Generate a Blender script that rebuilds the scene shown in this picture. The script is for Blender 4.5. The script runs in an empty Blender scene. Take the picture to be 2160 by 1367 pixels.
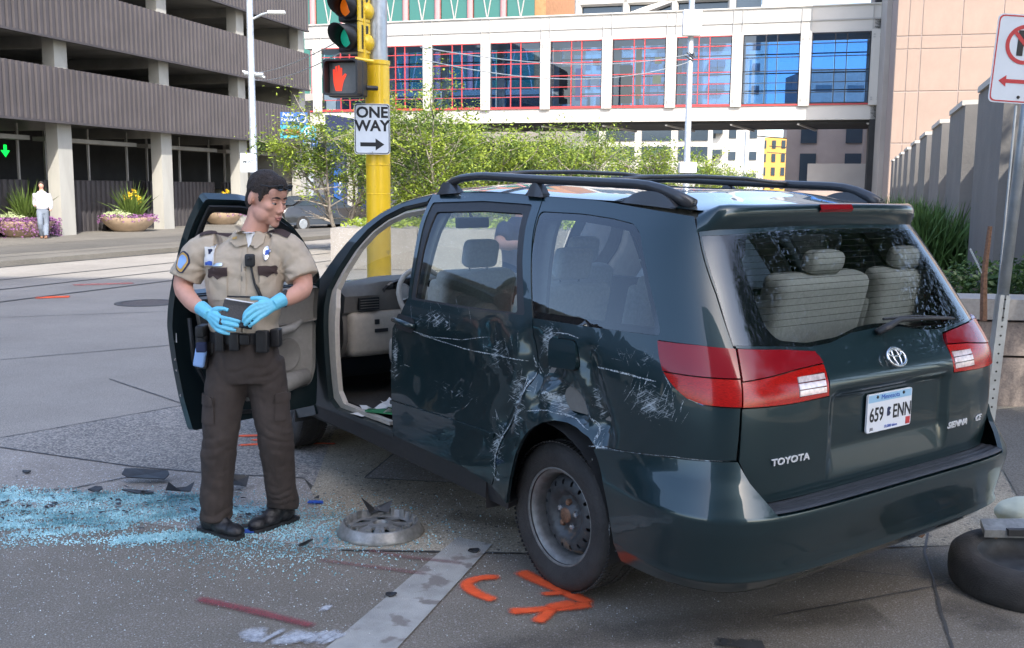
import bpy, bmesh, math, random
import numpy as np
from mathutils import Vector, Matrix, noise
from mathutils.geometry import delaunay_2d_cdt
R=math.radians; PI=math.pi
sc=bpy.context.scene; C=sc.collection
random.seed(7); rng=np.random.default_rng(11)
# ---------------------------------------------------------------- camera, sky, sun, exposure
cam_d=bpy.data.cameras.new('camera'); cam=bpy.data.objects.new('camera',cam_d); C.objects.link(cam)
cam_d.sensor_width=36; cam_d.lens=2110/2160*36; cam_d.clip_start=.05; cam_d.clip_end=2500
_p,_r=.1351,.0078
_f=Vector((0,math.cos(_p),-math.sin(_p))); _u=Vector((0,math.sin(_p),math.cos(_p))); _x=Vector((1,0,0))
_rt=_x*math.cos(_r)+_u*math.sin(_r); _up=-_x*math.sin(_r)+_u*math.cos(_r)
cam.matrix_world=Matrix(((_rt.x,_up.x,-_f.x,0),(_rt.y,_up.y,-_f.y,0),(_rt.z,_up.z,-_f.z,1.78),(0,0,0,1)))
sc.camera=cam
W=bpy.data.worlds.new('World'); sc.world=W; W.use_nodes=True
wn=W.node_tree; wn.nodes.clear()
SUN=Vector((.30,-.93,.92)).normalized()      # towards the sun: behind the camera, a little right
sky=wn.nodes.new('ShaderNodeTexSky'); sky.sky_type='NISHITA'; sky.sun_disc=False
sky.sun_elevation=math.asin(SUN.z); sky.sun_rotation=math.atan2(SUN.x,SUN.y); sky.air_density=.85; sky.dust_density=2.0; sky.ozone_density=.8
bg=wn.nodes.new('ShaderNodeBackground'); bg.inputs[1].default_value=.15
wo=wn.nodes.new('ShaderNodeOutputWorld'); wn.links.new(sky.outputs[0],bg.inputs[0]); wn.links.new(bg.outputs[0],wo.inputs[0])
sd=bpy.data.lights.new('sun','SUN'); sun=bpy.data.objects.new('sun',sd); C.objects.link(sun)
sd.energy=2.0; sd.angle=R(.5); sd.color=(1,.95,.87); sun.rotation_euler=SUN.to_track_quat('Z','Y').to_euler(); sun.location=(20,-60,60)
sc.view_settings.view_transform='Standard'; sc.view_settings.look='None'; sc.view_settings.gamma=1
sc.view_settings.exposure=1.93
try: sc.view_settings.use_curve_mapping=False
except Exception: pass
# ---------------------------------------------------------------- materials
def mat(name,col,rough=.7,metal=0,coat=0,var=0,vs=8,bump=0,bs=60,emit=None,es=0,spec=.5,col2=None,det=5,alpha=1,stretch=None,cr=.03,wear=None,wcol=(.3,.3,.3),wth=.62):
    m=bpy.data.materials.new(name); m.use_nodes=True; nt=m.node_tree; N=nt.nodes; L=nt.links
    b=N['Principled BSDF']; b.inputs['Base Color'].default_value=(*col,1); b.inputs['Roughness'].default_value=rough
    b.inputs['Metallic'].default_value=metal; b.inputs['Coat Weight'].default_value=coat; b.inputs['Coat Roughness'].default_value=cr
    b.inputs['Specular IOR Level'].default_value=spec
    if emit: b.inputs['Emission Color'].default_value=(*emit,1); b.inputs['Emission Strength'].default_value=es
    if alpha<1: b.inputs['Alpha'].default_value=alpha
    tc=N.new('ShaderNodeTexCoord'); src=tc.outputs['Object']
    if stretch:
        mp=N.new('ShaderNodeMapping'); mp.inputs['Scale'].default_value=stretch; L.new(src,mp.inputs[0]); src=mp.outputs[0]
    cs=None
    if var or col2:
        n=N.new('ShaderNodeTexNoise'); n.inputs['Scale'].default_value=vs; n.inputs['Detail'].default_value=det; n.inputs['Roughness'].default_value=.62
        L.new(src,n.inputs['Vector'])
        r=N.new('ShaderNodeValToRGB'); r.color_ramp.elements[0].position=.3; r.color_ramp.elements[1].position=.7
        c0=tuple(c*(1-var) for c in col); c1=col2 or tuple(min(1,c*(1+var)) for c in col)
        r.color_ramp.elements[0].color=(*c0,1); r.color_ramp.elements[1].color=(*c1,1)
        L.new(n.outputs['Fac'],r.inputs[0]); cs=r.outputs[0]
        L.new(cs,b.inputs['Base Color'])
    if wear:
        n=N.new('ShaderNodeTexNoise'); n.inputs['Scale'].default_value=wear; n.inputs['Detail'].default_value=8; L.new(src,n.inputs['Vector'])
        r=N.new('ShaderNodeValToRGB'); r.color_ramp.elements[0].position=wth; r.color_ramp.elements[1].position=wth+.06
        L.new(n.outputs['Fac'],r.inputs[0])
        mx=N.new('ShaderNodeMix'); mx.data_type='RGBA'; L.new(r.outputs[0],mx.inputs[0])
        if cs: L.new(cs,mx.inputs[6])
        else: mx.inputs[6].default_value=(*col,1)
        mx.inputs[7].default_value=(*wcol,1); L.new(mx.outputs[2],b.inputs['Base Color'])
    if bump:
        n=N.new('ShaderNodeTexNoise'); n.inputs['Scale'].default_value=bs; n.inputs['Detail'].default_value=6; L.new(src,n.inputs['Vector'])
        bp=N.new('ShaderNodeBump'); bp.inputs['Strength'].default_value=bump; bp.inputs['Distance'].default_value=.02
        L.new(n.outputs['Fac'],bp.inputs['Height']); L.new(bp.outputs[0],b.inputs['Normal'])
    return m
def glass(name,tint,refl=1.0,rough=.0,ior=1.5):
    m=bpy.data.materials.new(name); m.use_nodes=True; nt=m.node_tree; N=nt.nodes; L=nt.links; N.clear()
    o=N.new('ShaderNodeOutputMaterial'); mx=N.new('ShaderNodeMixShader'); t=N.new('ShaderNodeBsdfTransparent'); g=N.new('ShaderNodeBsdfGlossy')
    t.inputs[0].default_value=(*tint,1); g.inputs['Roughness'].default_value=rough; g.inputs[0].default_value=(1,1,1,1)
    fr=N.new('ShaderNodeFresnel'); fr.inputs[0].default_value=ior
    ml=N.new('ShaderNodeMath'); ml.operation='MULTIPLY'; ml.use_clamp=True; ml.inputs[1].default_value=refl
    L.new(fr.outputs[0],ml.inputs[0]); L.new(ml.outputs[0],mx.inputs[0]); L.new(t.outputs[0],mx.inputs[1]); L.new(g.outputs[0],mx.inputs[2]); L.new(mx.outputs[0],o.inputs[0])
    return m
def ground_mat(name,a,b,sc1=1.2,sc2=180,bump=.25,rough=.9,spk=None,spkcol=(.6,.6,.6),spth=.68,joint=None):
    """patchy large-scale tone + fine aggregate grain"""
    m=bpy.data.materials.new(name); m.use_nodes=True; nt=m.node_tree; N=nt.nodes; L=nt.links
    bs=N['Principled BSDF']; bs.inputs['Roughness'].default_value=rough; bs.inputs['Specular IOR Level'].default_value=.3
    tc=N.new('ShaderNodeTexCoord')
    n1=N.new('ShaderNodeTexNoise'); n1.inputs['Scale'].default_value=sc1; n1.inputs['Detail'].default_value=9; n1.inputs['Roughness'].default_value=.68; L.new(tc.outputs['Object'],n1.inputs[0])
    r1=N.new('ShaderNodeValToRGB'); r1.color_ramp.elements[0].position=.3; r1.color_ramp.elements[1].position=.72
    r1.color_ramp.elements[0].color=(*a,1); r1.color_ramp.elements[1].color=(*b,1); L.new(n1.outputs['Fac'],r1.inputs[0])
    n2=N.new('ShaderNodeTexNoise'); n2.inputs['Scale'].default_value=sc2; n2.inputs['Detail'].default_value=3; L.new(tc.outputs['Object'],n2.inputs[0])
    r2=N.new('ShaderNodeValToRGB'); r2.color_ramp.elements[0].position=.35; r2.color_ramp.elements[1].position=.65
    r2.color_ramp.elements[0].color=(.62,.62,.62,1); r2.color_ramp.elements[1].color=(1.3,1.3,1.3,1); L.new(n2.outputs['Fac'],r2.inputs[0])
    mx=N.new('ShaderNodeMix'); mx.data_type='RGBA'; mx.blend_type='MULTIPLY'; mx.inputs[0].default_value=1
    L.new(r1.outputs[0],mx.inputs[6]); L.new(r2.outputs[0],mx.inputs[7]); out=mx.outputs[2]
    if spk:
        v=N.new('ShaderNodeTexVoronoi'); v.inputs['Scale'].default_value=spk; L.new(tc.outputs['Object'],v.inputs[0])
        sp=N.new('ShaderNodeSeparateColor'); L.new(v.outputs['Color'],sp.inputs[0])
        r3=N.new('ShaderNodeValToRGB'); r3.color_ramp.elements[0].position=spth; r3.color_ramp.elements[1].position=spth+.04; L.new(sp.outputs[0],r3.inputs[0])
        m2=N.new('ShaderNodeMix'); m2.data_type='RGBA'; L.new(r3.outputs[0],m2.inputs[0]); L.new(out,m2.inputs[6]); m2.inputs[7].default_value=(*spkcol,1); out=m2.outputs[2]
    L.new(out,bs.inputs['Base Color'])
    bp=N.new('ShaderNodeBump'); bp.inputs['Strength'].default_value=bump; bp.inputs['Distance'].default_value=.006
    L.new(n2.outputs['Fac'],bp.inputs['Height']); L.new(bp.outputs[0],bs.inputs['Normal'])
    return m
M={}
M['asphalt']=ground_mat('asphalt',(.168,.151,.124),(.24,.214,.178),1.1,150,.5,.85,spk=150,spkcol=(.30,.275,.26),spth=.92)
M['road']=ground_mat('road concrete',(.245,.225,.198),(.33,.305,.27),.5,110,.2,.8)
M['gutter']=ground_mat('gutter concrete',(.25,.228,.205),(.34,.315,.285),1.6,140,.3,.85,spk=90,spkcol=(.42,.42,.42),spth=.93)
M['apron']=ground_mat('apron concrete',(.27,.24,.19),(.44,.39,.30),1.4,120,.35,.85,spk=70,spkcol=(.12,.11,.1),spth=.95)
M['aggregate']=ground_mat('exposed aggregate',(.16,.155,.15),(.26,.25,.235),1.5,90,1.0,.9,spk=85,spkcol=(.36,.335,.30),spth=.62)
M['walk']=ground_mat('sidewalk',(.135,.125,.108),(.185,.172,.148),.6,90,.2,.85)
M['lane']=ground_mat('lane',(.095,.09,.08),(.14,.132,.118),.4,90,.2,.85)
M['whiteline']=mat('worn white paint',(.36,.355,.33),.8,var=.22,vs=6,wear=7,wcol=(.22,.2,.18),wth=.56,bump=.3,bs=150)
M['orange']=mat('orange spray paint',(.9,.10,.03),.6,var=.15,vs=30,wear=35,wcol=(.22,.16,.15),wth=.68)

M['redwear']=mat('worn red paint',(.26,.075,.085),.8,var=.3,vs=12,wear=20,wcol=(.13,.12,.125),wth=.52)
M['chalk']=mat('white scrape',(.5,.52,.55),.8,var=.3,vs=25)
M['groove']=mat('rail groove',(.07,.07,.07),.6,var=.3)
M['iron']=mat('cast iron',(.13,.11,.1),.6,.3,var=.3,vs=20,bump=.6,bs=90)
M['paint']=mat('dark green metallic paint',(.009,.029,.035),.34,.5,1.0,cr=.015)
M['paintin']=mat('dark green door jamb paint',(.010,.022,.026),.4,.3,.5)
M['paintd']=mat('scuffed dark green paint',(.017,.042,.046),.34,.5,.8,wear=4.5,wcol=(.05,.065,.07),wth=.6)
M['black']=mat('black plastic',(.02,.021,.023),.5,var=.2,vs=40)
M['rail']=mat('satin black rail',(.035,.037,.042),.38,coat=.3)
M['step']=mat('dark grey step pad',(.035,.038,.045),.45,var=.2,vs=20)
M['rubber']=mat('tyre rubber',(.033,.031,.03),.75,var=.35,vs=9,bump=.25,bs=120)
M['scuffw']=mat('white scrape marks',(.62,.66,.68),.6,var=.35,vs=60)
M['steel']=mat('worn steel wheel',(.062,.066,.07),.5,.4,var=.4,vs=12,wear=9,wcol=(.20,.14,.10),wth=.64)
M['rimedge']=mat('wheel rim edge',(.22,.22,.215),.5,.5,var=.3,vs=20)
M['rust']=mat('rusty nut',(.22,.12,.075),.7,.4,var=.4,vs=60)
M['badge']=mat('silver badge letters',(.75,.77,.8),.35,.3); M['chrome']=mat('chrome',(.75,.76,.78),.12,1)
M['trimg']=mat('grey door lining',(.24,.23,.21),.6,var=.1,vs=30); M['hubcap']=mat('scuffed hubcap plastic',(.25,.255,.25),.38,.35,var=.3,vs=25)
M['lampt']=mat('clear red lens',(.22,.006,.012),.12,0,.45,spec=.35)
M['lampb']=mat('ribbed red lens',(.36,.006,.004),.2,0,.4,var=.5,spec=.3,vs=14,stretch=(6,6,30))
M['lampw']=mat('reverse lens',(.75,.62,.62),.15,.2,1,var=.3,vs=50)
M['lampd']=mat('dark red lens',(.13,.008,.012),.25,0,1)
M['glassc']=glass('clear car glass',(.86,.92,.89),1.0); M['glassw']=glass('windscreen glass',(.93,.96,.94),.45)
M['glasst']=glass('tinted car glass',(.60,.67,.68),1.9)
M['glassr']=glass('rear car glass',(.80,.86,.87),1.45)
M['frit']=mat('black glass border',(.012,.016,.02),.06,0,1)
M['trim']=mat('warm grey cabin plastic',(.56,.51,.44),.6,var=.08,vs=30)
M['trimd']=mat('taupe cabin plastic',(.17,.16,.145),.6,var=.1,vs=30)
M['seat']=mat('grey cloth seat',(.42,.42,.40),.9,var=.1,vs=60,bump=.2,bs=300)
M['carpet']=mat('dark carpet',(.045,.042,.038),.95,var=.3,vs=60)
M['white']=mat('white plastic',(.70,.71,.71),.5,var=.06)
M['darkgl']=mat('dark glossy',(.01,.01,.012),.1,0,.8)
M['concrete']=mat('column concrete',(.36,.35,.315),.85,var=.14,vs=1.1,bump=.15,bs=30)
M['rib']=mat('grey ribbed metal',(.056,.049,.052),.6,var=.14,vs=.9)
M['ribd']=mat('dark ribbed metal',(.05,.045,.048),.6,var=.2,vs=1)
M['slab']=mat('garage slab',(.26,.25,.23),.9,var=.25,vs=.8)
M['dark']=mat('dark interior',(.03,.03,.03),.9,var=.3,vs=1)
M['skywhite']=mat('off-white painted steel',(.52,.495,.45),.5,var=.05,vs=.6)
M['skyjoint']=mat('grey bolt plate',(.38,.37,.35),.6)
M['redm']=mat('red mullion',(.45,.05,.05),.5)
M['blackm']=mat('black mullion',(.02,.02,.025),.5)
M['skyglass']=glass('skyway glass',(.42,.60,.80),1.6)
M['pink']=mat('pink stone panel',(.27,.20,.16),.85,var=.07,vs=2.5,bump=.2,bs=25)
M['pinkj']=mat('stone joint',(.28,.23,.21),.9)
M['finc']=mat('fin wall concrete',(.17,.158,.145),.85,var=.15,vs=1.2,bump=.2,bs=25)
M['finlit']=mat('painted sunlit cap concrete',(.50,.47,.42),.85,var=.12,vs=1.5)  # paler than the fins: sunlight on the wall tops put into the colour
M['yellow']=mat('yellow signal paint',(.80,.52,.012),.4,coat=.3,var=.06,vs=3,wear=6,wcol=(.55,.36,.03),wth=.66)
M['galv']=mat('galvanised steel',(.42,.45,.47),.42,.6,var=.2,vs=9)
M['signw']=mat('white sign sheet',(.62,.68,.74),.35,var=.05,vs=6)
M['signb']=mat('black sign print',(.01,.012,.015),.5)
M['signr']=mat('red sign print',(.5,.035,.04),.5)
M['blue']=mat('blue sign',(.02,.09,.30),.45)
M['cyan']=mat('light blue sign',(.03,.30,.45),.45)
M['bark']=mat('pale bark',(.30,.26,.22),.9,var=.35,vs=6,bump=.5,bs=40)
M['leaf1']=mat('fresh green leaf',(.25,.37,.04),.6,var=.35,vs=2.2,col2=(.42,.50,.07))
M['leaf2']=mat('mid green leaf',(.09,.16,.03),.6,var=.35,vs=2.2,col2=(.17,.25,.05))
M['leaf3']=mat('dark green leaf',(.03,.07,.018),.6,var=.35,vs=2)
for k in ('leaf1','leaf2','leaf3'):
    nt=M[k].node_tree; b=nt.nodes['Principled BSDF']; tr=nt.nodes.new('ShaderNodeBsdfTranslucent'); mx=nt.nodes.new('ShaderNodeMixShader'); mx.inputs[0].default_value=.35
    src=b.inputs['Base Color'].links[0].from_socket; nt.links.new(src,tr.inputs[0]); nt.links.new(b.outputs[0],mx.inputs[1]); nt.links.new(tr.outputs[0],mx.inputs[2])
    nt.links.new(mx.outputs[0],nt.nodes['Material Output'].inputs[0])
M['grass']=mat('tall grass',(.07,.14,.03),.7,var=.4,vs=5)
M['mulch']=mat('mulch',(.06,.035,.025),.95,var=.5,vs=14,bump=1,bs=30)
M['granite']=mat('speckled granite',(.25,.205,.18),.7,var=.3,vs=45,bump=.2,bs=80)
M['granitec']=mat('pale granite cap',(.33,.31,.29),.7,var=.15,vs=30)
M['shirt']=mat('tan uniform shirt',(.47,.395,.305),.88,var=.07,vs=20,bump=.15,bs=500)
M['trouser']=mat('dark brown trousers',(.048,.037,.032),.9,var=.15,vs=12,bump=.2,bs=400)
M['flap']=mat('dark brown flap',(.05,.03,.028),.85)
M['skin']=mat('skin',(.62,.33,.245),.5,var=.06,vs=25,spec=.4)
M['lips']=mat('lips',(.42,.17,.14),.5)
M['hair']=mat('dark brown hair',(.014,.010,.009),.65,vs=90,bump=.8,bs=220,col2=(.055,.038,.030))
M['glove']=mat('blue nitrile glove',(.16,.56,.76),.45,var=.08,vs=20,spec=.5)
M['leather']=mat('black leather',(.015,.015,.017),.4,var=.3,vs=20,bump=.2,bs=100)
M['tee']=mat('white undershirt',(.78,.8,.82),.9)
M['silver']=mat('silver badge',(.6,.62,.66),.25,1)
M['paper']=mat('paper',(.8,.8,.78),.8)
M['navy']=mat('navy cloth',(.02,.03,.08),.8)
M['bluep']=mat('blue print',(.03,.10,.45),.6)
M['bluel']=mat('pale blue print',(.25,.42,.75),.6)
M['gold']=mat('gold trim',(.55,.35,.1),.6)
M['terra']=mat('pale clay planter',(.56,.42,.29),.7,var=.12,vs=5)
M['purple']=mat('purple petals',(.22,.09,.22),.8,var=.4,vs=30)
M['yflow']=mat('yellow petals',(.9,.62,.03),.7)
M['wflow']=mat('pale green foliage',(.45,.52,.28),.7,var=.25,vs=20)
M['hivis']=mat('high visibility yellow',(.6,.85,.05),.8)
M['ocher']=mat('ochre brick',(.50,.29,.07),.8,var=.1,vs=1)
M['cream']=mat('cream facade',(.45,.42,.36),.8,var=.08,vs=.4)
M['towerw']=mat('white tower facade',(.50,.48,.43),.8,var=.05,vs=.3)
M['sand']=mat('sandstone facade',(.38,.31,.27),.85,var=.1,vs=.6)
M['brick']=mat('orange brick facade',(.42,.20,.09),.85,var=.2,vs=3)
M['teal']=mat('green window glass',(.02,.12,.09),.15,0,.5)
M['pinkcol']=mat('rose painted column',(.55,.22,.22),.6)
M['win']=mat('dark window',(.05,.07,.09),.12,.2,.3)
M['greygrn']=mat('grey sedan paint',(.035,.034,.033),.35,.6,1)
M['shade']=mat('office facade',(.34,.31,.28),.8,var=.1,vs=.5)
M['office']=mat('office glass',(.05,.07,.10),.08,.3,.5)
M['green']=mat('green arrow light',(.0,.8,.2),.5,emit=(0,1,.05),es=.5)
M['bulb']=mat('warm bulb',(1,.6,.2),.5,emit=(1,.55,.15),es=1.5)
M['handlit']=mat('lit red hand',(.75,.05,.015),.5,emit=(1,.05,.015),es=.22)
M['amberl']=mat('amber lens',(.8,.17,.01),.3,0,.6,emit=(1,.2,.01),es=.08)
M['greenl']=mat('green lens',(.02,.42,.27),.3,0,.6,emit=(.02,.6,.38),es=.07)
M['ledred']=mat('red display text',(.5,.1,.05),.5,emit=(1,.25,.15),es=.3)
M['palegreen']=mat('pale airbag cloth',(.55,.60,.50),.8,var=.1,vs=8,bump=.4,bs=8)
M['shard']=mat('broken glass crumbs',(.13,.46,.56),.18,0,.6,var=.5,vs=3,col2=(.50,.82,.88))
M['shardw']=mat('pale glass crumbs',(.62,.70,.75),.2,0,.5)
M['debris']=mat('broken black plastic',(.03,.032,.035),.45,var=.3,vs=20)
M['greenpaper']=mat('green booklet',(.05,.28,.12),.6)
M['platew']=mat('plate white',(.72,.76,.82),.4)
M['plateb']=mat('plate pale blue',(.30,.52,.72),.4)
def fuzz(name,col,thr=.5,scale=60,rough=.75,soft=.15,amax=1.0,stretch=None,edge=0):
    m=mat(name,col,rough,var=.2,vs=20,stretch=stretch); nt=m.node_tree; N=nt.nodes; L=nt.links; b=N['Principled BSDF']
    tc=N.new('ShaderNodeTexCoord'); n=N.new('ShaderNodeTexNoise'); n.inputs['Scale'].default_value=scale; n.inputs['Detail'].default_value=7; n.inputs['Roughness'].default_value=.75
    src=tc.outputs['Object']
    if stretch: mp=N.new('ShaderNodeMapping'); mp.inputs['Scale'].default_value=stretch; L.new(src,mp.inputs[0]); src=mp.outputs[0]
    L.new(src,n.inputs['Vector']); r=N.new('ShaderNodeValToRGB'); r.color_ramp.elements[0].position=thr; r.color_ramp.elements[1].position=thr+soft
    r.color_ramp.elements[0].color=(0,0,0,1); r.color_ramp.elements[1].color=(amax,amax,amax,1)
    if edge:   # soft-edged paint: coverage falls off towards the rim of the stroke
        at=N.new('ShaderNodeAttribute'); at.attribute_name='edge'; q=N.new('ShaderNodeMath'); q.operation='MULTIPLY_ADD'; q.inputs[1].default_value=edge; L.new(at.outputs['Fac'],q.inputs[0])
        o=N.new('ShaderNodeMath'); o.operation='SUBTRACT'; o.inputs[1].default_value=edge*.62; L.new(n.outputs['Fac'],o.inputs[0]); L.new(o.outputs[0],q.inputs[2]); L.new(q.outputs[0],r.inputs[0])
    else: L.new(n.outputs['Fac'],r.inputs[0])
    L.new(r.outputs[0],b.inputs['Alpha']); return m
M['orange']=fuzz('orange spray paint',(1.0,.115,.03),.14,190,.7,.55,.97,edge=.9); M['orangef']=fuzz('orange overspray',(.95,.13,.05),.48,170,.8,.2,.7)
M['redwear']=fuzz('worn red paint',(.27,.06,.07),.18,110,.8,.6,.8,edge=.75); M['redfaint']=fuzz('faint red paint',(.24,.07,.08),.2,110,.8,.65,.5,edge=.7)
M['pinkpaint']=fuzz('faded pink spray paint',(.55,.17,.14),.2,9,.8,.6,.8,edge=.6)
M['chalk']=fuzz('white scrape',(.55,.58,.62),.28,60,.8,.45,.75,edge=.6); M['stain']=fuzz('dark stain',(.05,.045,.04),.22,9,.6,.75,.42,edge=.8)
M['scuffw']=fuzz('white scrape marks',(.60,.66,.68),.40,130,.6,.2,.85)
def damaged_paint():
    m=mat('scraped dark green paint',(.009,.029,.035),.34,.5,1.0,cr=.015); nt=m.node_tree; N=nt.nodes; L=nt.links; b=N['Principled BSDF']; tc=N.new('ShaderNodeTexCoord'); w=None
    RG=[(.85,1.12,.42,.11,.9),(.32,1.03,.22,.13,1),(1.24,.90,.07,.26,1.1),(.17,.84,.11,.26,1.25),(.32,.60,.11,.2,1.1),(-.02,1.12,.10,.16,1.2),(-.08,.88,.22,.10,1.15),(-.68,.99,.22,.13,1.05),(-.35,.92,.07,.2,1),(-.40,.70,.07,.12,1.2),(-.475,.48,.04,.2,1.1),(.7,.80,.55,.12,.75),(1.1,1.74,.25,.04,1.0),(-.62,1.14,.13,.05,.9)]
    for x,z,rx,rz,s in RG:
        a=N.new('ShaderNodeVectorMath'); a.operation='SUBTRACT'; a.inputs[1].default_value=(x,0,z); L.new(tc.outputs['Object'],a.inputs[0])
        c=N.new('ShaderNodeVectorMath'); c.operation='MULTIPLY'; c.inputs[1].default_value=(1/rx,0,1/rz); L.new(a.outputs[0],c.inputs[0])
        l=N.new('ShaderNodeVectorMath'); l.operation='LENGTH'; L.new(c.outputs[0],l.inputs[0])
        q=N.new('ShaderNodeMath'); q.operation='MULTIPLY_ADD'; q.inputs[1].default_value=-s*.8; q.inputs[2].default_value=s; q.use_clamp=True; L.new(l.outputs['Value'],q.inputs[0])
        if w is None: w=q
        else:
            k=N.new('ShaderNodeMath'); k.operation='MAXIMUM'; L.new(w.outputs[0],k.inputs[0]); L.new(q.outputs[0],k.inputs[1]); w=k
    ms=[]
    for rot,scl,det in ((60,(150,1,9),5),(100,(120,1,14),5),(0,(16,16,16),9)):
        mp=N.new('ShaderNodeMapping'); mp.vector_type='TEXTURE'; mp.inputs['Rotation'].default_value=(0,R(-rot+90),0); mp.inputs['Scale'].default_value=tuple(1/v for v in (scl[2],1,scl[0])); L.new(tc.outputs['Object'],mp.inputs[0])
        n=N.new('ShaderNodeTexNoise'); n.inputs['Scale'].default_value=1; n.inputs['Detail'].default_value=det; n.inputs['Roughness'].default_value=.7; n.inputs['Distortion'].default_value=.4; L.new(mp.outputs[0],n.inputs['Vector']); ms.append(n)
    k=N.new('ShaderNodeMath'); k.operation='MAXIMUM'; L.new(ms[0].outputs['Fac'],k.inputs[0]); L.new(ms[1].outputs['Fac'],k.inputs[1])
    k2=N.new('ShaderNodeMath'); k2.operation='MULTIPLY_ADD'; k2.inputs[1].default_value=.55; L.new(ms[2].outputs['Fac'],k2.inputs[0]); L.new(k.outputs[0],k2.inputs[2])
    k3=N.new('ShaderNodeMath'); k3.operation='MULTIPLY_ADD'; k3.inputs[1].default_value=.34; L.new(w.outputs[0],k3.inputs[0]); L.new(k2.outputs[0],k3.inputs[2])
    r=N.new('ShaderNodeValToRGB'); r.color_ramp.elements[0].position=.0; r.color_ramp.elements[1].position=1
    mr=N.new('ShaderNodeMapRange'); mr.inputs['From Min'].default_value=1.10; mr.inputs['From Max'].default_value=1.24; mr.clamp=True; L.new(k3.outputs[0],mr.inputs['Value'])
    gt=N.new('ShaderNodeMath'); gt.operation='MULTIPLY'; wm=N.new('ShaderNodeMath'); wm.operation='MULTIPLY'; wm.inputs[1].default_value=2.2; wm.use_clamp=True; L.new(w.outputs[0],wm.inputs[0]); L.new(mr.outputs[0],gt.inputs[0]); L.new(wm.outputs[0],gt.inputs[1])
    mx=N.new('ShaderNodeMix'); mx.data_type='RGBA'; L.new(gt.outputs[0],mx.inputs[0]); mx.inputs[6].default_value=(.009,.029,.035,1); mx.inputs[7].default_value=(.42,.47,.49,1); L.new(mx.outputs[2],b.inputs['Base Color'])
    for nm,a,c in (('Roughness',.34,.7),('Metallic',.5,0),('Coat Weight',1,.1)):
        x=N.new('ShaderNodeMapRange'); x.inputs['To Min'].default_value=a; x.inputs['To Max'].default_value=c; L.new(gt.outputs[0],x.inputs['Value']); L.new(x.outputs[0],b.inputs[nm])
    return m
M['paintd']=damaged_paint()
# ---------------------------------------------------------------- helpers
class MB:
    def __init__(s): s.v=[]; s.f=[]; s.m=[]; s.mats=[]
    def mi(s,m):
        if m is None: return 0
        if m not in s.mats: s.mats.append(m)
        return s.mats.index(m)
    def add(s,v,f,m=None,T=None):
        o=len(s.v); i=s.mi(m)
        for p in v:
            p=Vector(p); s.v.append(tuple(T@p) if T else tuple(p))
        for q in f: s.f.append(tuple(o+k for k in q)); s.m.append(i)
        return s
    def box(s,c,d,m=None,rz=0,T=None):
        x,y,z=[k/2 for k in d]; v=[(i*x,j*y,k*z) for i in(-1,1) for j in(-1,1) for k in(-1,1)]
        X=Matrix.Translation(c)@Matrix.Rotation(rz,4,'Z')
        if T: X=T@X
        return s.add(v,[(0,1,3,2),(4,6,7,5),(0,4,5,1),(2,3,7,6),(0,2,6,4),(1,5,7,3)],m,X)
    def tube(s,pts,r,m=None,n=8,cap=True,T=None,flat=1):
        pts=[Vector(p) for p in pts]; k=len(pts); rs=r if isinstance(r,(list,tuple)) else [r]*k
        v=[];f=[]; ref=None
        for i,p in enumerate(pts):
            t=(pts[min(i+1,k-1)]-pts[max(i-1,0)]).normalized()
            if ref is None: ref=Vector((0,0,1)) if abs(t.z)<.9 else Vector((1,0,0))
            a=(ref-t*ref.dot(t)).normalized(); b=t.cross(a); ref=a
            for j in range(n):
                g=2*PI*j/n; v.append(p+(a*math.cos(g)*flat+b*math.sin(g))*rs[i])
        for i in range(k-1):
            for j in range(n): f.append((i*n+j,i*n+(j+1)%n,(i+1)*n+(j+1)%n,(i+1)*n+j))
        if cap: f.append(tuple(range(n-1,-1,-1))); f.append(tuple((k-1)*n+j for j in range(n)))
        return s.add(v,f,m,T)
    def lathe(s,prof,m=None,n=24,T=None,axis='Z',close=False,a0=0,a1=2*PI):
        v=[];f=[]; full=abs(a1-a0-2*PI)<1e-6; nn=n if full else n+1
        for (r,z) in prof:
            for j in range(nn):
                g=a0+(a1-a0)*j/n; x,y=r*math.cos(g),r*math.sin(g)
                v.append((x,y,z) if axis=='Z' else ((x,z,y) if axis=='Y' else (z,x,y)))
        for i in range(len(prof)-1):
            for j in range(n):
                k=(j+1)%nn; q=(i*nn+j,i*nn+k,(i+1)*nn+k,(i+1)*nn+j); f.append(q if axis!='Y' else q[::-1])
        return s.add(v,f,m,T)
    def prism(s,poly,z0,z1,m=None,T=None):
        n=len(poly); a=sum(poly[i][0]*poly[(i+1)%n][1]-poly[(i+1)%n][0]*poly[i][1] for i in range(n))
        if a<0: poly=poly[::-1]
        v=[(x,y,z0) for x,y in poly]+[(x,y,z1) for x,y in poly]
        f=[tuple(range(n-1,-1,-1)),tuple(range(n,2*n))]+[(i,(i+1)%n,n+(i+1)%n,n+i) for i in range(n)]
        return s.add(v,f,m,T)
    def mesh(s,name,smooth=False):
        me=bpy.data.meshes.new(name); me.from_pydata(s.v,[],s.f)
        for m in s.mats: me.materials.append(m)
        if len(s.mats)>1: me.polygons.foreach_set('material_index',s.m)
        if smooth: me.polygons.foreach_set('use_smooth',[True]*len(me.polygons))
        me.update(); return me
    def build(s,name,parent=None,m=None,smooth=False,loc=(0,0,0),rz=0,bev=0,ang=None):
        me=s.mesh(name,smooth)
        if m and not me.materials: me.materials.append(m)
        o=bpy.data.objects.new(name,me); C.objects.link(o); o.parent=parent; o.location=loc; o.rotation_euler=(0,0,rz)
        if bev:
            b=o.modifiers.new('b','BEVEL'); b.width=bev; b.segments=2; b.limit_method='ANGLE'
        if ang: 
            me.polygons.foreach_set('use_smooth',[True]*len(me.polygons)); me.set_sharp_from_angle(angle=R(ang))
        return o
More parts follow.
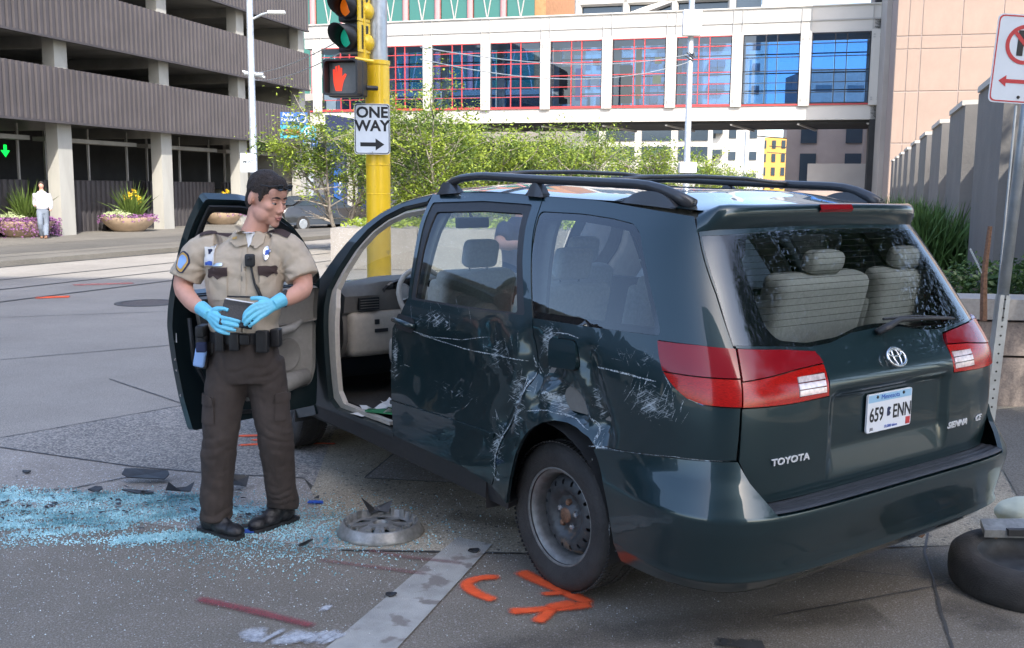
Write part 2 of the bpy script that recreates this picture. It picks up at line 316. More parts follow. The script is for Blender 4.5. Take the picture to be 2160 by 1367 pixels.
def tag(o,label=None,cat=None,group=None,kind=None):
    if label: o['label']=label
    if cat: o['category']=cat
    if group: o['group']=group
    if kind: o['kind']=kind
    return o
def thing(name,label,cat,loc=(0,0,0),rz=0,group=None):
    o=bpy.data.objects.new(name,None); C.objects.link(o); o.location=loc; o.rotation_euler=(0,0,rz); o.empty_display_size=.2
    return tag(o,label,cat,group)
def inst(me,name,parent,loc=(0,0,0),rot=(0,0,0),scl=(1,1,1)):
    o=bpy.data.objects.new(name,me); C.objects.link(o); o.parent=parent; o.location=loc; o.rotation_euler=rot; o.scale=scl; return o
def copy_tree(o,parent=None):
    c=o.copy(); C.objects.link(c); c.parent=parent
    for ch in [x for x in bpy.data.objects if x.parent==o]: copy_tree(ch,c)
    return c
def text_mesh(txt,size,m,ext=.001,sx=1,shear=0,bold=0,align='CENTER'):
    cu=bpy.data.curves.new('t','FONT'); cu.body=txt; cu.size=size; cu.extrude=ext; cu.align_x=align; cu.align_y='CENTER'; cu.shear=shear; cu.offset=bold; cu.resolution_u=3
    o=bpy.data.objects.new('t',cu); C.objects.link(o); dg=bpy.context.evaluated_depsgraph_get()
    me=bpy.data.meshes.new_from_object(o.evaluated_get(dg)); bpy.data.objects.remove(o); me.materials.clear(); me.materials.append(m)
    for v in me.vertices: v.co.x*=sx
    return me
def ribbon(pts,wd,z,m,name,parent=None,nz=0):
    """flat painted strip on the ground along points with uneven edges"""
    mb=MB(); P=[]
    for i in range(len(pts)-1):
        a,b=Vector(pts[i]).to_2d(),Vector(pts[i+1]).to_2d(); n=max(1,int((b-a).length/.05))
        P+= [a.lerp(b,k/n) for k in range(n)]
    P.append(Vector(pts[-1]).to_2d()); v=[];f=[]
    for i,p in enumerate(P):
        t=(P[min(i+1,len(P)-1)]-P[max(i-1,0)]).normalized(); n=Vector((-t.y,t.x)); w_=wd[0]+(wd[1]-wd[0])*i/max(1,len(P)-1) if isinstance(wd,tuple) else wd
        e=1 if 0<i<len(P)-1 else .45
        for s_ in (1,-1): v.append((*(p+n*s_*w_/2*e*(1+nz*random.uniform(-1,1))),z))
    for i in range(len(P)-1): f.append((2*i,2*i+1,2*i+3,2*i+2))
    return mb.add(v,f,m).build(name,parent)
def remesh(mb,name,vox,m,parent=None,smooth=4,disp=None,dec=None):
    """union of closed shapes -> one continuous surface"""
    me=mb.mesh(name); o=bpy.data.objects.new(name,me); C.objects.link(o)
    r=o.modifiers.new('r','REMESH'); r.mode='VOXEL'; r.voxel_size=vox
    if smooth: s=o.modifiers.new('s','SMOOTH'); s.iterations=smooth; s.factor=.5
    dg=bpy.context.evaluated_depsgraph_get(); me2=bpy.data.meshes.new_from_object(o.evaluated_get(dg)); o.modifiers.clear()
    o.data=me2; bpy.data.meshes.remove(me); me2.name=name
    if disp:
        nr=[v.normal.copy() for v in me2.vertices]
        for v,n in zip(me2.vertices,nr): v.co+=n*disp(v.co,n)
    me2.materials.clear(); me2.materials.append(m); me2.polygons.foreach_set('use_smooth',[True]*len(me2.polygons)); me2.update()
    o.parent=parent; return o
# ---------------------------------------------------------------- ground
def sheet(name,poly,z,m,label=None):
    o=MB().add([(x,y,z) for x,y in poly],[tuple(range(len(poly)))],m).build(name)
    # fan triangulation may be concave: use bmesh triangulate
    bm=bmesh.new(); bm.from_mesh(o.data); bmesh.ops.triangulate(bm,faces=bm.faces[:]);
    for f in bm.faces:
        if f.normal.z<0: f.normal_flip()
    bm.to_mesh(o.data); bm.free(); o['kind']='structure'; return o
sheet('ground',[(-900,-300),(900,-300),(900,1500),(-900,1500)],-.004,M['lane'])
sheet('road_asphalt',[(-40,-40),(40,-40),(40,5.6),(8,5.5),(2.0,4.85),(.52,4.70),(-.84,4.74),(-1.6,5.0),(-2.9,5.45),(-8,7.4),(-40,20)],0,M['asphalt'])
sheet('gutter',[(-40,20),(-8,7.4),(-2.9,5.45),(-1.6,5.0),(-.84,4.74),(-1.18,5.72),(-1.27,5.96),(-1.88,6.05),(-2.41,6.19),(-3.48,6.63),(-9,9),(-40,22)],.002,M['gutter'])
sheet('concrete_apron',[(-.84,4.74),(.52,4.70),(2.0,4.85),(8,5.5),(20,5.6),(20,14),(.5,9.2),(-1.3,7.2),(-1.18,5.72)],.003,M['apron'])
sheet('aggregate_paving',[(-9,9),(-3.48,6.63),(-2.41,6.19),(-1.88,6.05),(-1.27,5.96),(-1.18,5.8),(-1.3,7.2),(.5,9.2),(-1.2,9.4),(-2.58,8.1),(-3.61,6.88),(-9,9.3)],.004,M['aggregate'])
sheet('road',[(-60,26),(-40,22),(-9,9.3),(-3.61,6.88),(-2.58,8.1),(-1.2,9.4),(.5,9.2),(20,14),(60,20),(60,200),(-60,200)],.0015,M['road'])
# painted triangle of smoother concrete under the sill
sheet('concrete_patch',[(-.90,5.97),(-.78,6.59),(.4,6.9),(1.2,6.2),(-.22,5.87)],.0055,M['gutter'])
# joints and cracks cut into the paving (dark sealed lines)
for i,(pts,wd) in enumerate([([(-5.22,10.05),(-3.87,11.04),(0,13.4)],.02),([(-3.72,9.09),(-2.7,8.05)],.015),([(-9,12.5),(-4.9,14.1),(0,16.6)],.02),
    ([(-3.48,6.63),(-2.41,6.19),(-1.88,6.05),(-1.27,5.96)],.016),([(-3.61,6.88),(-2.58,8.1)],.014),([(-.9,5.97),(-.22,5.87),(1.0,5.8)],.014),([(-.9,5.97),(-.78,6.59)],.012),
    ([(2.21,5.1),(2.05,4.75),(1.96,4.44),(1.85,4.1),(1.74,3.73),(1.6,3.2)],.012),([(-.84,4.74),(.52,4.70),(2.0,4.85)],.014),([(1.2,4.62),(2.0,4.42)],.008),([(-2.2,6.1),(-2.6,5.7),(-3.1,5.62)],.012),([(1.1,4.0),(2.2,4.45)],.008)]):
    ribbon(pts,wd,.0065,M['groove'],'paving_joint' if i<7 else 'paving_crack',nz=.5)['kind']='structure'
# embedded tram rails: grooves running away to the right
dr=.37
def rail_line(X,Y): return [(X-dr*12,Y-12),(X,Y),(X+dr*30,Y+30)]
for X,Y in ((-7.77,15.08),(-8.68,16.86),(-9.55,18.6)):
    ribbon(rail_line(X,Y),.07,.010,M['groove'],'tram_rail')['kind']='structure'
# raised pavement across the street with a real kerb
kx,ky=-11.0,21.6
pl=[(kx-dr*25,ky-25),(kx+dr*60,ky+60),(kx-40+dr*60,ky+60),(kx-60,ky-25)]
k=MB(); k.prism(pl,-.02,.13,M['walk']); k.build('far_pavement')['kind']='structure'
o=MB().add([(x,y,.134) for x,y in [(kx-2.0-dr*25,ky-25),(kx-2.0+dr*60,ky+60),(kx-4.3+dr*60,ky+60),(kx-4.3-dr*25,ky-25)]],[(0,1,2,3)],M['lane']).build('pavement_band'); o['kind']='structure'
for a,b in ((-1.0,.05),(-1.9,.05),(-4.6,.05)):
    o=ribbon([(kx+a-dr*25,ky-25),(kx+a+dr*60,ky+60)],b,.140,M['groove'],'paving_joint'); o['kind']='structure'
ks=ribbon([(kx+.05-dr*25,ky-25),(kx+.05+dr*60,ky+60)],.14,.012,M['groove'],'gutter_line'); ks['kind']='structure'
# right-hand pavement beside the planter wall
sheet('side_pavement',[(2.95,5.6),(3.16,5.9),(3.75,6.0),(9,6.4),(12,9),(5.2,8.6),(3.7,7.9)],.014,M['walk'])
ribbon([(2.85,5.5),(3.75,5.85),(9,6.3)],.09,.018,M['groove'],'paving_joint')['kind']='structure'
# painted marks
tag(MB().add([(-.27,4.93,.007),(-.09,4.83,.007),(-.64,3.0,.007),(-.95,3.0,.007)],[(0,3,2,1)],M['whiteline']).build('road_line'),'wide worn white line painted on the asphalt between officer and rear wheel','road marking')
def strokes(name,label,S_,m,z=.0085,nz=.20,cat='road marking',group=None):
    """soft-edged painted strokes lying on the ground: six points across, coverage stored per vertex"""
    v=[];f=[];ed=[]; soft=1.85
    for pts,wd in S_:
        P=[]
        for a,b in zip(pts[:-1],pts[1:]):
            n=max(1,int(math.hypot(b[0]-a[0],b[1]-a[1])/.02)); P+=[Vector(a).lerp(Vector(b),k/n) for k in range(n)]
        P.append(Vector(pts[-1])); n=len(P)
        if n>6:
            for _ in range(3): P=[P[0]]+[(P[k-1]+P[k]*2+P[k+1])/4 for k in range(1,n-1)]+[P[-1]]
        for k,p in enumerate(P):
            t=(P[min(k+1,n-1)]-P[max(k-1,0)]).normalized(); q=Vector((-t.y,t.x)); w=wd*soft*(1+nz*noise.noise(Vector((p.x*9,p.y*9,wd*50)))); en=min(1,min(k,n-1-k)/2+.0)
            for c in (-1,-.62,-.3,.3,.62,1): v.append((*(p+q*c*w/2),z)); ed.append(min(1,(1-abs(c))*1.25)*en)
        o=len(v)-6*n
        for k in range(n-1):
            for c in range(5): f.append((o+6*k+c,o+6*k+6+c,o+6*k+7+c,o+6*k+1+c))
        z+=.0004
    o=MB().add(v,[q[::-1] for q in f],m).build(name); at=o.data.attributes.new('edge','FLOAT','POINT'); at.data.foreach_set('value',ed)
    return tag(o,label,cat,group)
from_px=None
strokes('spray_mark','orange sprayed hook shape left of the rear wheel',[([(-.03,4.40),(-.12,4.40),(-.2,4.345),(-.19,4.27),(-.13,4.19),(-.05,4.13)],.05)],M['orange'])
strokes('spray_mark','large orange sprayed arrow head touching the rear tyre',[([(.03,4.49),(.10,4.40),(.2,4.28),(.3,4.17),(.36,4.10)],.06),([(-.02,4.02),(.1,4.04),(.2,4.06),(.37,4.11)],.055),([(.12,4.20),(.2,4.22),(.26,4.23)],.04),([(.10,3.90),(.14,3.97),(.19,4.07)],.05),([(.14,4.06),(.22,4.09),(.30,4.13)],.06)],M['orange'])
strokes('spray_mark','faint orange sprayed bars on the paving between the officer legs',[([(-1.98,6.98),(-1.62,7.02)],.05),([(-1.9,6.72),(-1.55,6.80),(-1.2,6.78)],.045),([(-1.85,6.86),(-1.5,6.92)],.04)],M['orange'])
strokes('spray_mark','small bright orange dash on the nearest tram rail',[([(-7.55,15.70),(-7.05,15.9)],.26)],M['orange'])
strokes('spray_mark','long pale pink dash between the tram rails',[([(-7.85,17.75),(-6.9,18.2)],.26)],M['pinkpaint'])
strokes('worn_mark','worn dark red streak on the asphalt below the officer boots',[([(-1.37,4.14),(-1.1,4.02),(-.9,3.92),(-.78,3.86)],.045)],M['redwear'])
strokes('worn_mark','upper faint red line just below the hubcap',[([(-.72,4.74),(-.5,4.64),(-.2,4.56)],.03)],M['redfaint'])
strokes('worn_mark','lower faint red line below the hubcap reaching the white line',[([(-.93,4.60),(-.6,4.5),(-.36,4.42)],.03)],M['redfaint'])
strokes('worn_mark','faint red smear at the bottom edge left of the white line',[([(-1.0,3.62),(-.7,3.58)],.03)],M['redfaint'])
strokes('stain','dark oily stain at the foot of the crack on the right',[([(1.85,4.15),(2.0,4.05),(2.02,3.85)],.20)],M['stain'],cat='stain')
strokes('stain','broad dark tyre smear across the asphalt right of the white line',[([(-.3,3.5),(.2,3.75),(.9,3.95),(1.6,4.05)],.22)],M['stain'],cat='stain')
strokes('stain','dark drip stain on the apron beside the sill',[([(-.35,5.3),(-.1,5.2),(.1,5.1)],.16)],M['stain'],cat='stain')
strokes('scrape_mark','chalky white scrape patch on the asphalt at the bottom edge',[([(-1.08+.045*i+random.uniform(-.03,.03),3.68+.06*random.random()),(-1.02+.045*i+random.uniform(-.03,.04),3.78+.08*random.random())],random.uniform(.015,.06)) for i in range(9)]+[([(-1.1,3.78),(-.95,3.80)],.09),([(-.95,3.70),(-.75,3.78)],.07)],M['chalk'],nz=.9)
strokes('scrape_mark','short white scratch above the chalky patch',[([(-.80,3.99),(-.76,4.10)],.03)],M['chalk'],nz=.5)
strokes('oil_stain','small dark oil stain on the asphalt below the rear bumper',[([(.82,3.76),(.9,3.74),(1.0,3.735)],.05),([(.9,3.76),(.96,3.70)],.04)],M['groove'],nz=.4,cat='stain')
mh=thing('manhole_cover','round iron manhole cover in the concrete road left of the open door','manhole cover',(-5.55,15.1,.005))
MB().lathe([(0,.006),(.36,.006),(.37,.0)],M['iron'],28).build('lid',mh); MB().lathe([(.375,.0),(.38,.010),(.46,.010),(.47,.0)],M['groove'],28).build('rim',mh)
# ---------------------------------------------------------------- the van
VAN=thing('minivan','dark green minivan with scraped dented side and open front door on the corner','minivan',(.9186,4.8124,0),R(90)+.6359)
_g=np.arange(.10,1.95,.005)
ZT=[.10,.22,.30,.45,.62,.80,.95,1.06,1.14,1.30,1.45,1.55,1.62,1.70,1.80,1.95]
WT=[.86,.925,.955,.98,.993,1.0,1.0,.992,.975,.92,.862,.815,.775,.71,.63,.5]
RT=[-.93,-.99,-1.01,-1.025,-1.045,-1.055,-1.055,-1.045,-1.005,-.905,-.815,-.755,-.715,-.66,-.6,-.5]
def _sm(T,n=11,k=3):
    a=np.interp(_g,ZT,T)
    for _ in range(k):
        p=np.pad(a,n//2,mode='edge')
        # linear extrapolated padding keeps the ends straight
        p[:n//2]=a[0]+(a[0]-a[1])*np.arange(n//2,0,-1); p[-(n//2):]=a[-1]+(a[-1]-a[-2])*np.arange(1,n//2+1)
        a=np.convolve(p,np.ones(n)/n,'valid')
    return a
_wt=_sm(WT); _rt=_sm(RT)
fw=lambda z: np.interp(z,_g,_wt)
fr_=lambda z: np.interp(z,_g,_rt)
XC,NN=0.0,7.0
_th=np.linspace(0,PI/2,3001); _c=np.abs(np.cos(_th))**(2/NN); _s=np.abs(np.sin(_th))**(2/NN)
_l=np.concatenate([[0],np.cumsum(np.hypot(np.diff(1.05*_s),np.diff(.975*_c)))]); UL=_l[-1]; UCEN=XC-UL
_cf=np.abs(np.cos(_th))**(2/3.2); _sf=np.abs(np.sin(_th))**(2/3.2)
_lf=np.concatenate([[0],np.cumsum(np.hypot(np.diff(1.25*_sf),np.diff(.95*_cf)))]); XF=2.7; UFC=XF+_lf[-1]
def gau(d,s): return np.exp(-(d/s)**2)
def seg(u,z,a,b):
    ax,az=a; bx,bz=b; dx,dz=bx-ax,bz-az; t=np.clip(((u-ax)*dx+(z-az)*dz)/(dx*dx+dz*dz),0,1)
    return np.hypot(u-ax-t*dx,z-az-t*dz),t
DENT=[((-.03,1.02),(-.17,.90),.070,.085),((-.17,.90),(-.36,.84),.055,.07),((.10,1.10),(.02,.86),.038,.055),((.6,1.0),(1.15,.92),.014,.10),((.25,.95),(.4,1.1),.016,.07),((.26,.74),(.10,.98),.030,.05),((.95,.80),(.35,.84),.022,.14),((-.30,1.08),(-.42,.80),.03,.05)]
RIDG=[((.0,.90),(-.16,.99),.024,.028),((-.16,.99),(-.30,.86),.024,.028),((.16,.80),(.05,1.04),.012,.024)]
def dent(u,z):
    d=np.zeros_like(u)
    for a,b,dp,wd in DENT: q,t=seg(u,z,a,b); d-=dp*gau(q,wd)
    for a,b,dp,wd in RIDG: q,t=seg(u,z,a,b); d+=dp*gau(q,wd)
    m=gau(u-.05,.62)*gau(z-.9,.22)
    d+=m*.6*(.0028*np.sin(u*31+z*17+2*np.sin(z*9))+.0035*np.sin(u*13-z*29+1.3)+.0022*np.sin(u*57+3*np.sin(z*23)))
    return d
def S(u,z,off=0.,dmg=False):
    """body surface: u runs along the side, round the corner and across the back (or nose); z is height"""
    u=np.atleast_1d(np.asarray(u,float)); z=np.atleast_1d(np.asarray(z,float)); z=np.broadcast_to(z,u.shape).copy()
    w=fw(z); X=u.copy(); Y=w.copy()
    l=XC-u; a=l>0; m=np.where(l>UL,-1,1); l2=np.where(l>UL,2*UL-l,l)
    c=np.interp(l2,_l,_c); s=np.interp(l2,_l,_s)
    # beyond the right end of the back, keep running forward along the right side
    far=l2<0
    X=np.where(a,np.where(far,XC-l2*1.0,XC-(XC-fr_(z))*s),X); Y=np.where(a,w*c*m,Y)
    lf=u-XF; b=lf>0; mf=np.where(lf>_lf[-1],-1,1); lf2=np.where(lf>_lf[-1],2*_lf[-1]-lf,lf)
    cf=np.interp(lf2,_lf,_cf); sf=np.interp(lf2,_lf,_sf); nose=1.28-.18*np.clip((z-.55)/.5,0,1)**2-.05*np.clip((.4-z)/.2,0,1)
    X=np.where(b,XF+nose*sf,X); Y=np.where(b,w*cf*mf,Y)
    P=np.stack([X,Y,z],-1)
    return P
def Snorm(u,z,offf=None,dmg=False,e=.004):
    u=np.asarray(u,float); z=np.asarray(z,float)
    a=(S(u+e,z)-S(u-e,z)); b=(S(u,z+e)-S(u,z-e))
    n=np.cross(a,b); n=-n
    n/=np.linalg.norm(n,axis=1)[:,None]+1e-9
    return n
def SS(u,z,offf=0.,dmg=False):
    u=np.asarray(u,float); z=np.asarray(z,float)
    o=offf(u,z) if callable(offf) else np.full(u.shape,float(offf))
    if dmg: o=o+dent(u,z)
    n=Snorm(u,z); s=np.sign(n[:,1]*S(u,z)[:,1]+n[:,0]*(S(u,z)[:,0]-1)*.3); n=n*np.where(s<0,-1,1)[:,None]
    return S(u,z)+n*o[:,None],n
def SSn(u,z,offf=0.,dmg=False,e=.003):
    """point and true shading normal of the displaced surface"""
    P,n0=SS(u,z,offf,dmg)
    a=SS(u+e,z,offf,dmg)[0]-SS(u-e,z,offf,dmg)[0]; b=SS(u,z+e,offf,dmg)[0]-SS(u,z-e,offf,dmg)[0]
    n=np.cross(a,b); n/=np.linalg.norm(n,axis=1)[:,None]+1e-9
    n*=np.where((n*n0).sum(1)<0,-1,1)[:,None]
    return P,n,n0
def pip(px,py,poly):
    inside=np.zeros(len(px),bool); n=len(poly); j=n-1
    for i in range(n):
        xi,yi=poly[i]; xj,yj=poly[j]
        c=((yi>py)!=(yj>py))&(px<(xj-xi)*(py-yi)/(yj-yi+1e-12)+xi); inside^=c; j=i
    return inside
def dens(poly,st):
    o=[]
    for i in range(len(poly)):
        a=np.array(poly[i],float); b=np.array(poly[(i+1)%len(poly)],float); n=max(1,int(np.linalg.norm(b-a)/st+.5))
        o+=[a+(b-a)*k/n for k in range(n)]
    return o
def area(p): return sum(p[i][0]*p[(i+1)%len(p)][1]-p[(i+1)%len(p)][0]*p[i][1] for i in range(len(p)))/2
def inset(poly,d):
    n=len(poly); s=1 if area(poly)>0 else -1; o=[]
    for i in range(n):
        p,q,r=[np.array(poly[(i+k)%n],float) for k in(-1,0,1)]
        a=q-p;b=r-q; a/=np.linalg.norm(a)+1e-9; b/=np.linalg.norm(b)+1e-9
        m=np.array([-(a[1]+b[1]),a[0]+b[0]])*s; l=np.linalg.norm(m)
        if l<1e-6: o.append(q); continue
        m/=l; k=d/max(.35,abs(np.dot(m,np.array([-a[1],a[0]])))); o.append(q+m*k)
    return [tuple(x) for x in o]
def rnd(poly,r,n=4):
    """round the corners of a polygon"""
    o=[];k=len(poly)
    for i in range(k):
        p,q,s=[np.array(poly[(i+j)%k],float) for j in(-1,0,1)]
        la,lb=np.linalg.norm(p-q),np.linalg.norm(s-q); ra=min(r,la*.45,lb*.45)
        a=q+(p-q)/la*ra; b=q+(s-q)/lb*ra
        for t in np.linspace(0,1,n+1): o.append(tuple((1-t)**2*a+2*t*(1-t)*q+t*t*b))
    return o
def panel(name,poly,m,parent,off=0.,holes=(),st=.04,gap=.003,rim=.018,mirror=False,dmg=False,surf=None,back=False):
    surf=surf or SSn
    P=inset(poly,gap) if gap else list(poly); loops=[dens(P,st)]+[dens(h,st) for h in holes]
    V=[];E=[]
    for L in loops:
        s=len(V); V+= [tuple(p) for p in L]; E+=[(s+i,s+(i+1)%len(L)) for i in range(len(L))]
    nb=len(V); A=np.array(V); lo,hi=A.min(0),A.max(0)
    gx,gy=np.meshgrid(np.arange(lo[0]+st/2,hi[0],st),np.arange(lo[1]+st/2,hi[1],st)); gx=gx.ravel();gy=gy.ravel()
    ok=pip(gx,gy,[tuple(p) for p in loops[0]])
    for h in loops[1:]: ok&=~pip(gx,gy,[tuple(p) for p in h])
    gx,gy=gx[ok],gy[ok]
    if len(gx):
        d=np.sqrt(((gx[:,None]-A[None,:,0])**2+(gy[:,None]-A[None,:,1])**2)).min(1); k=d>st*.5; V+=list(zip(gx[k],gy[k]))
    r=delaunay_2d_cdt([Vector(v) for v in V],E,[],0,1e-6); vs=np.array([tuple(v) for v in r[0]]); F=np.array([f for f in r[2] if len(f)==3])
    c=vs[F].mean(1); ok=pip(c[:,0],c[:,1],[tuple(p) for p in loops[0]])
    for h in loops[1:]: ok&=~pip(c[:,0],c[:,1],[tuple(p) for p in h])
    F=F[ok]; used=np.unique(F); mp={k:i for i,k in enumerate(used)}; vs=vs[used]; F=np.array([[mp[k] for k in f] for f in F])
    Pt,N,N0=surf(vs[:,0],vs[:,1],off,dmg)
    a,b,c_=Pt[F[:,0]],Pt[F[:,1]],Pt[F[:,2]]; fn=np.cross(b-a,c_-a); fl=(fn*N[F[:,0]]).sum(1)<0; F[fl]=F[fl][:,::-1]
    faces=[tuple(int(k) for k in f) for f in F]; verts=[tuple(p) for p in Pt]; nrm=[tuple(n) for n in N]
    if rim:
        ed={}
        for f in faces:
            for i in range(3):
                e=(f[i],f[(i+1)%3]); ed[e]=1
        bd=[e for e in ed if (e[1],e[0]) not in ed]
        for (i,j) in bd:
            pi,pj=Pt[i],Pt[j]; qi,qj=pi-N0[i]*rim,pj-N0[j]*rim; t=pj-pi; nn=np.cross(t,N0[i]); nn/=np.linalg.norm(nn)+1e-9
            s=len(verts); verts+=[tuple(pi),tuple(pj),tuple(qj),tuple(qi)]; nrm+=[tuple(nn)]*4; faces.append((s,s+3,s+2,s+1))
    if mirror:
        verts=[(x,-y,z) for x,y,z in verts]; nrm=[(x,-y,z) for x,y,z in nrm]; faces=[f[::-1] for f in faces]
    me=bpy.data.meshes.new(name); me.from_pydata(verts,[],faces); me.materials.append(m)
    me.polygons.foreach_set('use_smooth',[True]*len(faces)); me.normals_split_custom_set_from_vertices(nrm); me.update()
    o=bpy.data.objects.new(name,me); C.objects.link(o); o.parent=parent
    return o
def loft(secs,m,closed=True):
    v=[];f=[];n=len(secs[0])
    for s_ in secs: v+=s_
    for i in range(len(secs)-1):
        for j in range(n): k=(j+1)%n; f.append((i*n+j,i*n+k,(i+1)*n+k,(i+1)*n+j))
    f.append(tuple(range(n))[::-1]); f.append(tuple((len(secs)-1)*n+j for j in range(n))); return v,f
# ---- outlines traced on the body (u,z)
TOPQ=[(.391,1.745),(.06,1.735),(-.21,1.722),(-.5,1.705),(-.75,1.69),(-.909,1.678)]
SEAMT=[(-.945,1.599),(-.972,1.50),(-1.004,1.394),(-1.025,1.29),(-1.041,1.203)]
ARCH=[(-.364,.743),(-.31,.773),(-.234,.795),(-.165,.803),(-.1,.803),(-.03,.783),(.033,.749),(.085,.71),(.125,.664),(.168,.60),(.198,.533),(.235,.44),(.279,.332)]
DOORR=[(.382,.396),(.334,.471),(.326,.553),(.27,.645),(.219,.723),(.165,.80),(.121,.881),(.092,.93),(.081,.976),(.077,1.03),(.079,1.08),(.092,1.15),(.109,1.217),(.19,1.36),(.29,1.545),(.391,1.745)]
LAMPO=[(-1.041,1.203),(-.897,1.213),(-.721,1.214),(-.726,1.16),(-.739,1.115),(-.765,1.08),(-.798,1.052),(-.84,1.027),(-.90,1.011),(-1.034,1.007)]
LAMPI=[(-1.045,1.203),(-1.25,1.19),(-1.420,1.172),(-1.440,1.15),(-1.451,1.115),(-1.456,1.06),(-1.452,1.011),(-1.25,1.005),(-1.034,1.006)]
QWIN=rnd([(.345,1.675),(.061,1.672),(-.25,1.658),(-.47,1.640),(-.555,1.60),(-.64,1.47),(-.712,1.318),(-.735,1.232),(-.3,1.222),(.135,1.217),(.22,1.40)],.03)
quarter=TOPQ+SEAMT+LAMPO[1:-1]+[(-1.034,1.007),(-1.031,.90),(-1.025,.812),(-.909,.808),(-.787,.80),(-.6,.778),(-.39,.752)]+ARCH+DOORR[:-1]
for mir in (False,True):
    kw=dict(mirror=mir,dmg=not mir)
    FUEL=rnd([(-.040,1.156),(-.232,1.162),(-.258,1.040),(-.068,1.028)],.035)
    q=panel('quarter_panel',quarter,M['paintd' if not mir else 'paint'],VAN,holes=[QWIN]+([FUEL] if not mir else []),st=.028 if not mir else .05,**kw)
    panel('quarter_window',QWIN,M['glasst'],VAN,off=-.004,gap=.002,rim=0,st=.05,mirror=mir)
    def ring(p,d): 
        i=inset(p,d); return p,i
    o,i_=ring(QWIN,.03); panel('window_border',o,M['frit'],VAN,off=-.006,holes=[i_],gap=.001,rim=0,st=.04,mirror=mir)
    if not mir: panel('fuel_door',FUEL,M['paint'],VAN,off=.009,gap=.004,rim=.025,st=.03,dmg=False)
    # sliding door
    SD=[(1.375,1.745),(.9,1.765),(.391,1.745)]+DOORR[::-1][1:]+[(.6,.43),(1.0,.44),(1.289,.45),(1.286,.646),(1.27,1.041),(1.215,1.11),(1.175,1.208),(1.26,1.46)]
    if mir: SD=[(1.375,1.745),(.9,1.765),(.391,1.745)]+DOORR[::-1][1:]+[(.6,.43),(1.0,.44),(1.289,.45),(1.30,1.2),(1.34,1.5)]
    SW=rnd([(1.225,1.655),(.8,1.67),(.47,1.665),(.35,1.44),(.235,1.228),(.6,1.218),(1.115,1.214),(1.18,1.45)],.02)
    FR=rnd([(1.315,1.70),(.85,1.715),(.435,1.705),(.31,1.46),(.17,1.222),(.6,1.207),(1.150,1.203),(1.22,1.45)],.02)
    d=panel('sliding_door',SD,M['paint' if mir else 'paintd'],VAN,holes=[FR],st=.03 if not mir else .06,**kw)
    panel('window_frame',FR,M['black'],d,off=-.006,holes=[SW],gap=.001,rim=.012,st=.05,mirror=mir)
    panel('side_window',SW,M['glassc'],d,off=-.012,gap=.0,rim=0,st=.06,mirror=mir)
    # crease strip and handle
    cs=[(1.285,.650),(.33,.662),(.335,.640),(1.285,.630)]
    panel('moulding',cs,M['paint' if mir else 'paintd'],d,off=.010,gap=0,rim=.012,st=.03,mirror=mir,dmg=not mir)
    hy=1 if not mir else -1
    if not mir:
        hp=[(1.235,1.045),(1.05,1.035),(1.05,1.11),(1.235,1.125)]
        panel('handle_cup',rnd(hp,.03),M['black'],d,off=-.004+.006,gap=0,rim=0,st=.03)
        P=[tuple(SS(np.array([u]),np.array([zz]),.035)[0][0]) for u,zz in ((1.24,1.085),(1.21,1.088),(1.14,1.083),(1.07,1.078),(1.045,1.074))]
        P[0]=tuple(SS(np.array([1.245]),np.array([1.085]),.003)[0][0]); P[-1]=tuple(SS(np.array([1.04]),np.array([1.074]),.003)[0][0])
        MB().tube(P,[.012,.014,.015,.014,.012],M['paint'],8).build('handle',d,smooth=True)
    # door-opening frame: A pillar, hinge pillar, sill
    ROOFE=[(1.375,1.745),(1.408,1.742),(1.52,1.725),(1.633,1.70),(1.72,1.668),(1.806,1.629),(1.89,1.578),(1.979,1.515),(2.05,1.45),(2.117,1.383),(2.2,1.279),(2.30,1.16)]
    OPI=[(1.385,.475),(1.98,.475),(2.06,.52),(2.075,.75),(2.09,1.0),(2.10,1.18),(2.05,1.29),(1.96,1.43),(1.86,1.535),(1.74,1.615),(1.6,1.672),(1.385,1.70)]
    fr=ROOFE+[(2.32,.95),(2.30,.60),(2.27,.44),(1.30,.44),(1.291,.47),(1.385,.475)]+OPI[1:-1]+[(1.385,1.705)]
    if not mir:
        panel('door_frame',fr,M['paintin'],VAN,off=-.004,gap=.002,st=.03,rim=.035)
        fi=[(1.385,1.695)]+[(x,z-.004) for x,z in OPI[::-1][1:-1]]+[(1.385,.479),(1.385,.502),(1.93,.505),(1.985,.57),(1.995,.80),(2.005,1.08),(2.045,1.19),(2.012,1.29),(1.925,1.437),(1.83,1.533),(1.72,1.605),(1.59,1.655),(1.385,1.683)]
        panel('pillar_trim',fi,M['trim'],VAN,off=-.035,gap=.001,st=.03,rim=.03)
        ch=[(x,z) for x,z in OPI[1:-1]]
    else:
        FD=ROOFE+[(2.32,.95),(2.30,.60),(2.27,.44),(1.289,.45),(1.30,1.2),(1.34,1.5)]
        FW=rnd([(1.42,1.69),(1.6,1.655),(1.8,1.565),(1.98,1.42),(2.12,1.25),(2.14,1.205),(1.36,1.21),(1.385,1.45)],.02)
        fd=panel('front_door',FD,M['paint'],VAN,holes=[FW],st=.06,**kw)
        panel('side_window',FW,M['glassc'],fd,off=-.01,gap=0,rim=0,st=.07,mirror=True)
        mi=MB().lathe([(0,-.03),(.07,-.03),(.10,0),(.09,.05),(0,.06)],M['paint'],14,T=Matrix.Translation((2.02,-1.09,1.27))@Matrix.Scale(1.3,4,(0,1,0))@Matrix.Rotation(R(90),4,'Y')).build('wing_mirror',VAN,smooth=True)
    # rocker
    rk=[(2.31,.445),(1.3,.445),(1.0,.435),(.6,.425),(.384,.392),(.279,.332),(.29,.30),(2.33,.36)]
